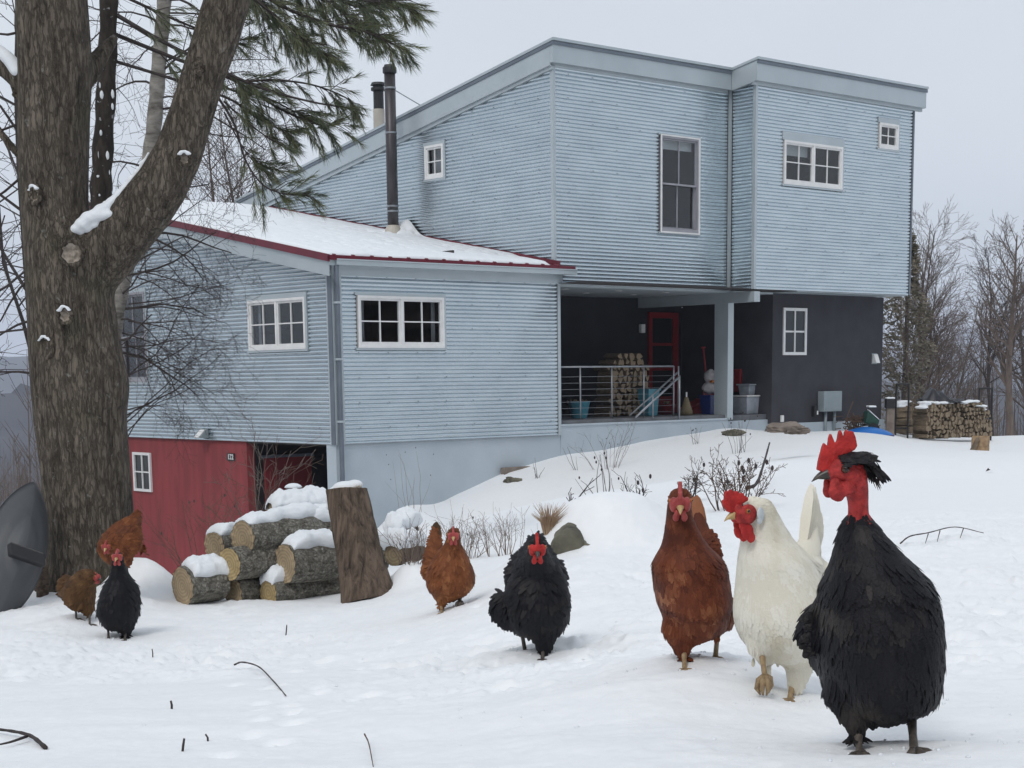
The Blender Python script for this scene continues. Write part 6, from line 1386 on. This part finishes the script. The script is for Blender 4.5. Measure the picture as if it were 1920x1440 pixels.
for (u,v,d,ln) in ((262,470,(1,-.2,.25),1.0),(245,560,(1,-.15,.1),.9),(232,660,(1,-.2,.25),.95),(230,720,(1,-.1,.35),1.0),(226,800,(.8,-.2,.75),1.1),(226,830,(.6,-.15,.95),1.1),(240,590,(1,.1,-.1),.8),(255,505,(1,-.3,.0),1.0),(228,780,(1,-.2,.5),.9),(234,640,(1,-.2,-.05),.8)):
    for q in range(2): grow(mb,at(u+rg.uniform(-4,4),v+rg.uniform(-16,16),BY-.05)-bb,(d[0],d[1]+rg.gauss(0,.2),d[2]+rg.gauss(0,.15)),ln*rg.uniform(.65,.95),.0055,3,rg,.03,4,.62,6,.0010,(6,4,3,3),.17,.62)
mb.build('low_twigs',M['twig'],birch)
# ---- bare saplings at the left edge and behind
def bare(name,label,u,v,Y,ht,r,rgseed,mat='fartree',lev=4,split=4,spread=.55,droop=-.02,stems=1,group=None,lean=(0,0),minr=.004,ratio=.62,onground=True,bare_=.25,jit=.10,cat='tree'):
    p=at(u,v,Y)
    if onground: p.z=gz(p.x,p.y)
    t=world_tree(name,label,p,group,cat); rg=random.Random(rgseed); mb=MB(); tk=MB()
    for s in range(stems):
        a=rg.uniform(0,6.28); off=Vector((math.cos(a),math.sin(a),0))*r*1.6*(stems>1); d=Vector((lean[0]+rg.gauss(0,.10)*(stems>1),lean[1]+rg.gauss(0,.08)*(stems>1),1)).normalized(); h_=ht*rg.uniform(.8,1.05) if stems>1 else ht
        seg=9; pts=[off+Vector((0,0,-.3))]; rr=[r*1.15]; dd=d
        for i in range(seg): dd=(dd+Vector((rg.gauss(0,.05),rg.gauss(0,.05),.06))).normalized(); pts.append(pts[-1]+dd*h_/seg); rr.append(max(r*(1-.86*(i+1)/seg),minr))
        tk.tube(pts,rr,8,cap=False)
        nb=int(split*5.5)
        for k in range(nb):
            f=bare_+(.98-bare_)*(k+rg.random())/nb; i=min(int(f*seg),seg-1); q=pts[i].lerp(pts[i+1],f*seg-i); tt=(pts[i+1]-pts[i]).normalized(); a=rg.uniform(0,6.28); d2=(Vector((math.cos(a),math.sin(a),0))*spread*1.3+tt*rg.uniform(.5,1.1)).normalized()
            grow(mb,q,d2,ht*.34*(1.12-.75*f)*rg.uniform(.7,1.2),rr[i]*.5,lev-2,rg,droop,split,spread,4,minr,(5,4,3,3),jit,ratio,.2)
    tk.build('trunk',M[mat],t,smooth=True); mb.build('crown',M[mat],t); return t
bare('bare_tree','bare grey sapling at the left edge behind the saucer',-55,1080,16,6.0,.05,3,'twig',4,4,.6,.02,1,minr=.0022)
bare('bare_tree','thin bare tree far to the left, twigs showing between the maple stems',95,1000,22,9.5,.08,4,'twig',4,4,.6,.02,1,minr=.003)
bare('bare_tree','bare tree behind the low wing, twigs showing between fork and roof',420,640,44,11,.10,6,'fartree',4,5,.6,.01,2,minr=.006,onground=True)
# ---- right side: cedar at the house corner and the bare trees beyond the woodpile
RG='bare trees beyond the woodpile'
bare('bare_tree','multi-stemmed bare tree rising just right of the house corner',1722,800,46,6.1,.065,51,'fartree',4,5,.45,-.03,4,RG,minr=.0040,bare_=.12)
bare('bare_tree','slender bare tree between the house corner and the gap of sky',1762,800,50,5.2,.05,52,'fartree',4,5,.5,-.02,2,RG,minr=.0045,bare_=.15)
bare('bare_tree','tall bare tree with a thick pale trunk near the right edge',1893,800,44,5.5,.12,53,'fartree',4,5,.46,-.03,1,RG,minr=.0045,bare_=.25)
bare('bare_tree','dark bare tree leaning left beside the thick pale trunk',1862,800,47,5.5,.065,54,'twig',4,5,.48,-.03,1,RG,minr=.0045,lean=(.07,0),bare_=.28)
bare('bare_tree','small bare tree in the middle of the gap beyond the woodpile',1812,800,56,3.6,.045,55,'fartree',4,4,.5,-.02,2,RG,minr=.005)
bare('bare_tree','bare tree partly cut by the right edge of the picture',1935,800,48,5.2,.075,56,'fartree',4,5,.5,-.03,2,RG,minr=.0045,bare_=.2)
bare('bare_tree','low bare tree directly above the far rack hoop',1835,800,60,3.4,.04,57,'fartree',4,4,.5,-.02,2,RG,minr=.005)
def cedar(label,u,v,Y,ht,w,seed,nm='cedar_tree',nf=3600):
    p=at(u,v,Y); p.z=gz(p.x,p.y); t=world_tree(nm,label,p); rg=random.Random(seed); tk=MB(); tk.tube([(0,0,-.2),(.02,0,ht*.5),(0,.02,ht)],[.10,.06,.015],8,cap=False); tk.build('trunk',M['fartree'],t); f=MB()
    for i in range(nf):
        h=rg.random()**.8; rad_=w*(1-h)**.7*rg.random()**.6*(.75+.35*math.sin(h*17+1)*math.sin(h*7))+.05; a=rg.uniform(0,6.28); c=Vector((math.cos(a)*rad_,math.sin(a)*rad_,.25+h*ht)); l=rg.uniform(.06,.16); d=Vector((math.cos(a)*.7+rg.gauss(0,.4),math.sin(a)*.7+rg.gauss(0,.4),rg.uniform(-.5,.6))).normalized(); s=d.cross(Vector((rg.gauss(0,1),rg.gauss(0,1),rg.gauss(0,1)))).normalized()*l*.22
        f.add([c-s,c+s,c+d*l+s*.4,c+d*l-s*.4],[(0,1,2,3)])
    f.build('foliage',M['cedar'],t); return t
M['cedar']=pm('winter_cedar_foliage',(.26,.225,.165),(.13,.118,.088),rough=.8,scale=3,detail=5)
cedar('dull green-brown cedar behind the house corner under the overhang',1694,800,41,4.6,1.05,3,'cedar_tree',3000)
# ---- behind the viewer: unseen treeline added for the windows and metal to mirror
rg=random.Random(77); mb=MB()
for i in range(640):
    a=rg.uniform(1.0,2.06)*rg.choice((-1,1)) if i%3 else rg.uniform(-1.2,1.2); d=rg.uniform(26,58); x,y=math.sin(a)*d,-math.cos(a)*d*.95-1; h=rg.uniform(9,17); r=rg.uniform(.08,.22)
    mb.tube([(x,y,-3),(x+rg.gauss(0,.3),y,h*.5),(x+rg.gauss(0,.6),y,h)],[r,r*.6,.03],4,cap=False)
    if i%2:
        for k in range(16):
            z=h*rg.uniform(.2,.97); b=rg.uniform(0,6.28); l=h*.22*(1.1-z/h); mb.tube([(x,y,z),(x+math.cos(b)*l,y+math.sin(b)*l,z+l*.8)],[r*.3,.02],3,cap=False)
    else:
        for k in range(9):
            z=h*(.02+.105*k); rr_=h*.16*(1.08-z/h)*rg.uniform(.8,1.2); mb.tube([(x,y,z-.3),(x,y,z+h*.20)],[rr_,.03],7,cap=False)
o=mb.build('treeline',M['fartree']); tag(o,'unseen treeline added behind the viewer to darken reflections in metal and panes','woods',kind='stuff')
# ---- far woods and hills
rg=random.Random(9); mb=MB()
def woods(u0,u1,n,Y0,Y1,h0,h1,r):
    for i in range(n):
        Y=rg.uniform(Y0,Y1); u=rg.uniform(u0,u1); p=at(u,700,Y); z=float(ground0(np.array([p.x]),np.array([p.y]))[0]); h=rg.uniform(h0,h1); lx=rg.gauss(0,.04)*h
        mb.tube([(p.x,p.y,z-.5),(p.x+lx*.5,p.y,z+h*.55),(p.x+lx,p.y,z+h)],[r,r*.6,r*.15],3,cap=False)
        for k in range(9):
            f=rg.uniform(.25,.97); a=rg.uniform(0,6.28); l=h*.26*(1.15-f); q=Vector((p.x+lx*f,p.y,z+h*f)); mb.tube([q,q+Vector((math.cos(a)*l*.7,math.sin(a)*l*.4,l))],[r*.35,r*.12],3,cap=False)
woods(1640,2080,300,62,120,3,7,.05); woods(1640,2080,420,110,210,7,12,.07); woods(-420,140,420,60,130,6,12,.06); woods(-420,140,420,120,230,9,18,.09); woods(1690,2080,160,48,58,1.2,3.2,.03); woods(-420,120,240,30,60,1.0,2.6,.02)
o=mb.build('distant_woods',M['woods'] if 'woods' in M else M['fartree']); tag(o,'hazy leafless woods on the slopes beyond the yard','woods',kind='stuff')
hm=pm('wooded_hill',(.085,.088,.100),(.050,.055,.070),rough=1,scale=.02,detail=9,stretch=(1,1,1))
def ridge(name,d,base,amp,seed,a0=-60,a1=60):
    vs=[];n=360; K=14
    for i in range(n+1):
        a=R(a0+(a1-a0)*i/n); top=base+amp*(fbm(np.array([i/n*9.0]),np.array([seed*1.7]),seed,5)[0]+.15)
        for j in range(K+1):
            f=j/K; rr_=d*(1+.55*f); rough=1+.14*fbm(np.array([i*.35]),np.array([j*.6]),seed+5,3)[0]
            z=-80+(top+80)*math.sin(min(1,f*1.25)*math.pi/2)*(rough if 0<j<K else 1) ; vs.append((math.sin(a)*rr_,math.cos(a)*rr_,z if j<K else -80))
    fs=[(i*(K+1)+j,(i+1)*(K+1)+j,(i+1)*(K+1)+j+1,i*(K+1)+j+1) for i in range(n) for j in range(K)]
    mb=MB(); mb.add(vs,[tuple(reversed(f)) for f in fs]); o=mb.build(name,hm,smooth=True); return tag(o,kind='structure')
ridge('hills',420,-8,14,5); ridge('hills',1300,12,40,8); ridge('hills',2600,42,110,12)
# ---------------------------------------------------------------- weeds, shrubs and sticks
def shrub(name,label,u,v,Y,ht,wd,n,seed,mat='twigbrown',lev=1,heads=0,group=None,r=.004,spread=.45,cat='shrub'):
    p=at(u,v,Y) ; p.z=gz(p.x,p.y)-.01; t=empty(name,p,label,cat,group); rg=random.Random(seed); mb=MB(); hd_=MB()
    for i in range(n):
        a=rg.uniform(0,6.28); b=Vector((math.cos(a),math.sin(a)*.6,0))*wd*.25*rg.random(); d=Vector((math.cos(a)*spread*rg.random()*1.4,math.sin(a)*spread*rg.random(),1)).normalized(); l=ht*rg.uniform(.5,1.05)
        grow(mb,b,d,l,r*rg.uniform(.7,1.2),lev,rg,-.01,4,.55,5,r*.30,(5,4,3,3),.13,.42,.35)
        if rg.random()<heads: e=b+d*l*rg.uniform(.9,1.0); hd_=MB(); hd_.sphere(e,(r*1.8,r*1.8,r*3.2),6,5); hd_.build('seed_head',M['twig'],t)
    mb.build('stems',M[mat],t)
    
    return t
def gr(u,v,y0=9,y1=33): return drop_on(u,v,y0,y1).y
SB=[('dense bare shrub behind the heads of the chestnut and white birds',1375,955,100,190,26,3,'twigbrown',2,.3,.006),
('dark bare shrub just behind the chestnut hen',1290,940,75,70,12,4,'twig',2,.2,.006),
('twiggy low shrub between the snow mound and the chestnut hen',1195,955,78,70,9,5,'twig',1,.3,.006),
('crooked bare branch sticking up left of the snow mound',1070,958,72,40,3,6,'twig',1,.0,.011),
('tall thin dry flower stems standing on the snow mound\'s far side',1140,955,112,110,9,7,'twig',0,.8,.004),
('thin dry stems before the porch wall',1140,880,100,120,14,8,'twigbrown',1,.1,.004),
('small dark twigs under the lower edging timber',1008,898,45,40,5,9,'twig',0,.0,.006),
('pair of dark twigs beneath the upper edging timber',1082,882,50,25,3,10,'twig',0,.0,.006),
('tangle of dry weeds just right of the upright chunk',775,1056,85,120,30,11,'weed',1,.05,.0026),
('spread of dry weeds behind the ginger hen',865,1050,95,170,34,12,'weed',1,.05,.0026),
('dry weeds between the ginger hen and the black hen',950,1040,90,150,26,13,'weed',1,.05,.0026),
('sparse tall weeds close to the foundation near the downspout',770,962,120,110,9,14,'weed',0,.5,.0035),
('brown bare bush in front of the garage recess',505,985,215,150,12,15,'twigbrown',2,.0,.009),
('taller grey bare bush left of the garage recess',470,985,290,80,6,16,'fartree',2,.0,.010),
('reddish weeds in front of the red wall',385,1040,190,170,16,17,'twigbrown',1,.3,.006),
('dry weed stalks standing high on the slope right of the porch post',1385,850,80,100,9,18,'twig',0,.9,.006),
('sparse twigs by the big stone at the porch corner',1310,832,40,80,6,19,'twigbrown',0,.3,.005)]
for (lab,u,v,ht,wd,n,sd_,mt,lv,hd_,r_) in SB:
    Y=None
    if 'garage' in lab: Y=21
    elif 'red wall' in lab: Y=20
    elif 'foundation near' in lab: Y=gr(u,v,12,28)
    else: Y=gr(u,v)
    shrub('shrub',lab,u,v,Y,ht*Y/F,wd*Y/F,n,sd_,mt,lv,hd_,None,r_)
# the tall bushes in front of the garage stand on the lower ground and reach up past the siding's edge
p=gr(1028,998,8,14)
t=empty('grass_tuft',drop_on(1028,996,8,14),'tuft of pale dry ornamental grass left of the snow mound','grass tuft'); mb=MB(); rg=random.Random(3)
for i in range(150): a=rg.uniform(0,6.28); d=Vector((math.cos(a)*.35*rg.random(),math.sin(a)*.3*rg.random(),1)); l=rg.uniform(.08,.17); b=Vector((math.cos(a),math.sin(a),0))*.03*rg.random()-Vector((0,0,.02)); mb.tube([b,b+d*l*.6,b+d*l+Vector((d.x*.12,d.y*.1,-.01))],[.0022,.0018,.0006],3,cap=False)
mb.build('blades',M['dry'] if 'dry' in M else M['straw'],t)
def stick(label,pts,r,seed=0,sub=(),lift=.006,mat='twig'):
    P=[]
    for (u,v,h) in pts:
        q=drop_on(u,v,2.0,40); P.append(Vector((q.x,q.y,q.z+h)))
    c=P[0].copy(); mb=MB(); PP=cr([p-c for p in P],6); mb.tube(PP,[r*(1-.55*i/len(PP))*(1+.12*math.sin(i*2.1)) for i in range(len(PP))],7)
    for s in sub:
        Q=[]
        for (u,v,h) in s: q=drop_on(u,v,2.0,40); Q.append(Vector((q.x,q.y,q.z+h))-c)
        QQ=cr(Q,4); mb.tube(QQ,[r*.7*(1-.6*i/len(QQ)) for i in range(len(QQ))],6)
    o=mb.build('stick',M[mat],smooth=True); o.location=c; return tag(o,label,'stick')
stick('long curved twig lying on open snow left of the centre',[(440,1255,.012),(455,1252,.02),(485,1262,.022),(512,1284,.012),(536,1309,.004)],.0034)
stick('forked dark branch end entering from the lower left corner',[(86,1406,.004),(60,1394,.012),(30,1384,.014),(-20,1378,.012),(-60,1376,.01)],.0048,sub=[[(52,1392,.012),(20,1402,.010),(-14,1404,.006)]])
stick('arched twig with side shoots on the snow at the right',[(1688,1028,.01),(1706,1018,.03),(1740,1016,.04),(1790,1008,.04),(1844,1010,.02)],.0036,sub=[[(1740,1016,.035),(1735,1024,.01)],[(1762,1012,.035),(1757,1022,.01)],[(1806,1008,.04),(1800,1018,.01)]])
stick('pale thin stem at the bottom edge of the picture',[(684,1398,.02),(692,1410,.015),(700,1440,.0)],.0016,mat='twigbrown')
def peg(label,u,v0,v1,r,lean=0):
    b=drop_on(u,v1,2,30); k=b.y/F; h=(v1-v0)*k; mb=MB(); mb.tube([(0,0,-.03),(lean*h*.5+.002,0,h*.5),(lean*h,0,h)],[r,r*.95,r*.8],7); o=mb.build('twig_stub',M['twig'],smooth=True); o.location=b; return tag(o,label,'twig')
peg('short thick twig stub poking straight out of the snow',321,1314,1330,.0032); peg('leaning twig stub near the bottom of the snow',338,1384,1409,.0026,.35); peg('tiny twig stub right of the leaning stub',390,1377,1391,.0022,-.3); peg('tiny dark stub in front of the left black hen',286,1218,1234,.0026); peg('faint twig in the trodden snow below the log pile',535,1178,1196,.003,.2)
for i,(u,v,lab) in enumerate(((1856,886,'dark leaf lying on the far snow at the right'),(1632,886,'dry leaf on the snow behind the red-necked bird'),(1655,905,'curled leaf on the snow right of the red-necked bird'))):
    q=drop_on(u,v,4,40); mb=MB(); mb.add([(-.05,0,.01),(0,-.02,.03),(.05,.01,.015),(.01,.03,.03),(-.02,.01,.05)],[(0,1,4),(1,2,3,4),(0,4,3)]); o=mb.build('leaf',M['twig']); o.location=q; tag(o,lab,'leaf')
stick('weathered stick leaning up behind the white bird\'s head',[(1400,934,.08),(1418,930,.10),(1430,918,.20),(1442,896,.34)],.016)
# ---------------------------------------------------------------- kicked-up snow crumbs where the birds have walked
rg=random.Random(44); mb=MB()
def clod(x,y,r):
    z=gz(x,y); n0=len(mb.v); mb.sphere((x,y,z+r*.25),(r*rg.uniform(.8,1.3),r*rg.uniform(.8,1.3),r*rg.uniform(.5,.9)),7,5)
    for i in range(n0,len(mb.v)):
        q=Vector(mb.v[i]); k_=1+.5*mnoise.noise(q*(1.2/r)); c_=Vector((x,y,z)); mb.v[i]=tuple(c_+(q-c_)*k_)
for (fx,fy,fr,fd) in FEET[:13]:
    for i in range(9): a=rg.uniform(0,6.28); d=abs(rg.gauss(.06,.05))+.015; clod(fx+math.cos(a)*d,fy+math.sin(a)*d*1.4,rg.uniform(.002,.0045))
for (cx_,cy_,sx_,sy_,n) in ((.1,5.2,.5,1.2,260),(-.9,6.9,.9,.9,200),(.45,3.3,.35,.5,120),(1.0,4.2,.3,.9,130),(-1.5,6.6,.7,.5,90),(1.3,6.0,.5,1.2,120),(.85,2.75,.2,.25,50)):
    for i in range(int(n*.25)): clod(rg.gauss(cx_,sx_),max(2.3,rg.gauss(cy_,sy_)),rg.choice((.0015,.002,.0025,.003,.004)))
o=mb.build('snow_crumbs',M['snow'],smooth=True); tag(o,'loose crumbs of kicked-up snow on the trodden ground','snow',kind='stuff')
# ---------------------------------------------------------------- ground sheet (fine near the viewer, coarse towards the horizon)
ang=np.concatenate([np.linspace(-180,-40,30)[:-1],np.linspace(-40,-20,60)[:-1],np.linspace(-20,20,620)[:-1],np.linspace(20,40,60)[:-1],np.linspace(40,180,30)])
rad=np.concatenate([np.geomspace(.05,1.6,10)[:-1],np.geomspace(1.6,14,520)[:-1],np.geomspace(14,60,190)[:-1],np.geomspace(60,6000,60)])
AA,RR=np.meshgrid(np.radians(ang),rad,indexing='ij'); GX=RR*np.sin(AA); GY=RR*np.cos(AA)
back=np.clip((np.abs(AA)-R(50))/R(30),0,1)
GZ=np.empty_like(GX)
for i in range(len(ang)): GZ[i]=ground(GX[i],GY[i])
i0=np.argmin(np.abs(ang-(-45))); i1=np.argmin(np.abs(ang-45))
side=ground0(np.clip(GX,-.7*np.maximum(np.abs(GY),1.6),.7*np.maximum(np.abs(GY),1.6)),np.abs(GY)+.3)
flat=-.35-.03*RR; GZ=np.where(back>0,GZ*(1-back)+flat*back*(RR<150)+(RR>=150)*back*-38,GZ)
n1,n2=GX.shape
me=bpy.data.meshes.new('ground'); 
vv=np.stack([GX,GY,GZ],-1).reshape(-1,3); ii=np.arange(n1*n2).reshape(n1,n2)
ff=np.stack([ii[:-1,:-1],ii[:-1,1:],ii[1:,1:],ii[1:,:-1]],-1).reshape(-1,4)
me.vertices.add(len(vv)); me.vertices.foreach_set('co',vv.ravel()); me.loops.add(len(ff)*4); me.loops.foreach_set('vertex_index',ff.ravel()); me.polygons.add(len(ff)); me.polygons.foreach_set('loop_start',np.arange(0,len(ff)*4,4)); me.polygons.foreach_set('use_smooth',np.ones(len(ff),bool)); me.update(calc_edges=True)
go=bpy.data.objects.new('ground',me); C.objects.link(go); tag(go,kind='structure')
# snow near the house, dull grass and brush showing through farther down the hill
m,nt,b=newmat('snowy_ground'); b.inputs['Roughness'].default_value=.62; b.inputs['Specular IOR Level'].default_value=.3
tc=N(nt,'ShaderNodeTexCoord'); sp=N(nt,'ShaderNodeSeparateXYZ'); L(nt,tc.outputs['Object'],sp.inputs[0])
n1_=N(nt,'ShaderNodeTexNoise',i_Scale=16,i_Detail=8,i_Roughness=.62); L(nt,tc.outputs['Object'],n1_.inputs['Vector'])
n2_=N(nt,'ShaderNodeTexNoise',i_Scale=150,i_Detail=3); L(nt,tc.outputs['Object'],n2_.inputs['Vector'])
a=N(nt,'ShaderNodeMath',operation='MULTIPLY_ADD'); a.inputs[1].default_value=.2; L(nt,n2_.outputs[0],a.inputs[0]); L(nt,n1_.outputs[0],a.inputs[2])
bp=N(nt,'ShaderNodeBump',i_Strength=.4,i_Distance=.008); L(nt,a.outputs[0],bp.inputs['Height']); L(nt,bp.outputs[0],b.inputs['Normal'])
r1=ramp(nt,[(.3,(.84,.855,.87)),(.7,(.89,.90,.91))]); L(nt,n1_.outputs[0],r1.inputs[0])
n3=N(nt,'ShaderNodeTexNoise',i_Scale=.5,i_Detail=9); L(nt,tc.outputs['Object'],n3.inputs['Vector']); r3=ramp(nt,[(.35,(.055,.045,.032)),(.6,(.16,.11,.06))]); L(nt,n3.outputs[0],r3.inputs[0])
mr=N(nt,'ShaderNodeMapRange'); mr.inputs[1].default_value=42; mr.inputs[2].default_value=60; L(nt,sp.outputs[1],mr.inputs[0])
ml=N(nt,'ShaderNodeMapRange'); ml.inputs[1].default_value=-6.5; ml.inputs[2].default_value=-9; L(nt,sp.outputs[0],ml.inputs[0])
mxx=N(nt,'ShaderNodeMath',operation='MAXIMUM'); L(nt,mr.outputs[0],mxx.inputs[0]); L(nt,ml.outputs[0],mxx.inputs[1])
n4=N(nt,'ShaderNodeTexNoise',i_Scale=1.4,i_Detail=8); L(nt,tc.outputs['Object'],n4.inputs['Vector'])
ad=N(nt,'ShaderNodeMath',operation='MULTIPLY_ADD'); ad.inputs[1].default_value=1.6; ad.inputs[2].default_value=-.30; L(nt,n4.outputs[0],ad.inputs[0])
mu=N(nt,'ShaderNodeMath',operation='MULTIPLY',use_clamp=True); L(nt,mxx.outputs[0],mu.inputs[0]); L(nt,ad.outputs[0],mu.inputs[1])
mx=N(nt,'ShaderNodeMixRGB'); L(nt,mu.outputs[0],mx.inputs[0]); L(nt,r1.outputs[0],mx.inputs[1]); L(nt,r3.outputs[0],mx.inputs[2]); L(nt,mx.outputs[0],b.inputs['Base Color'])
me.materials.append(m)
# ---------------------------------------------------------------- cold hazy air over the whole place
hz=MB(); hz.box(-4600,4600,-400,4700,-120,135); m=bpy.data.materials.new('winter_haze'); m.use_nodes=True; nt=m.node_tree; nt.nodes.clear()
o_=N(nt,'ShaderNodeOutputMaterial'); v_=N(nt,'ShaderNodeVolumePrincipled'); v_.inputs['Color'].default_value=(.80,.86,1,1); v_.inputs['Density'].default_value=.00030; v_.inputs['Anisotropy'].default_value=.2; L(nt,v_.outputs[0],o_.inputs['Volume'])
hzo=hz.build('haze',m); tag(hzo,kind='stuff');
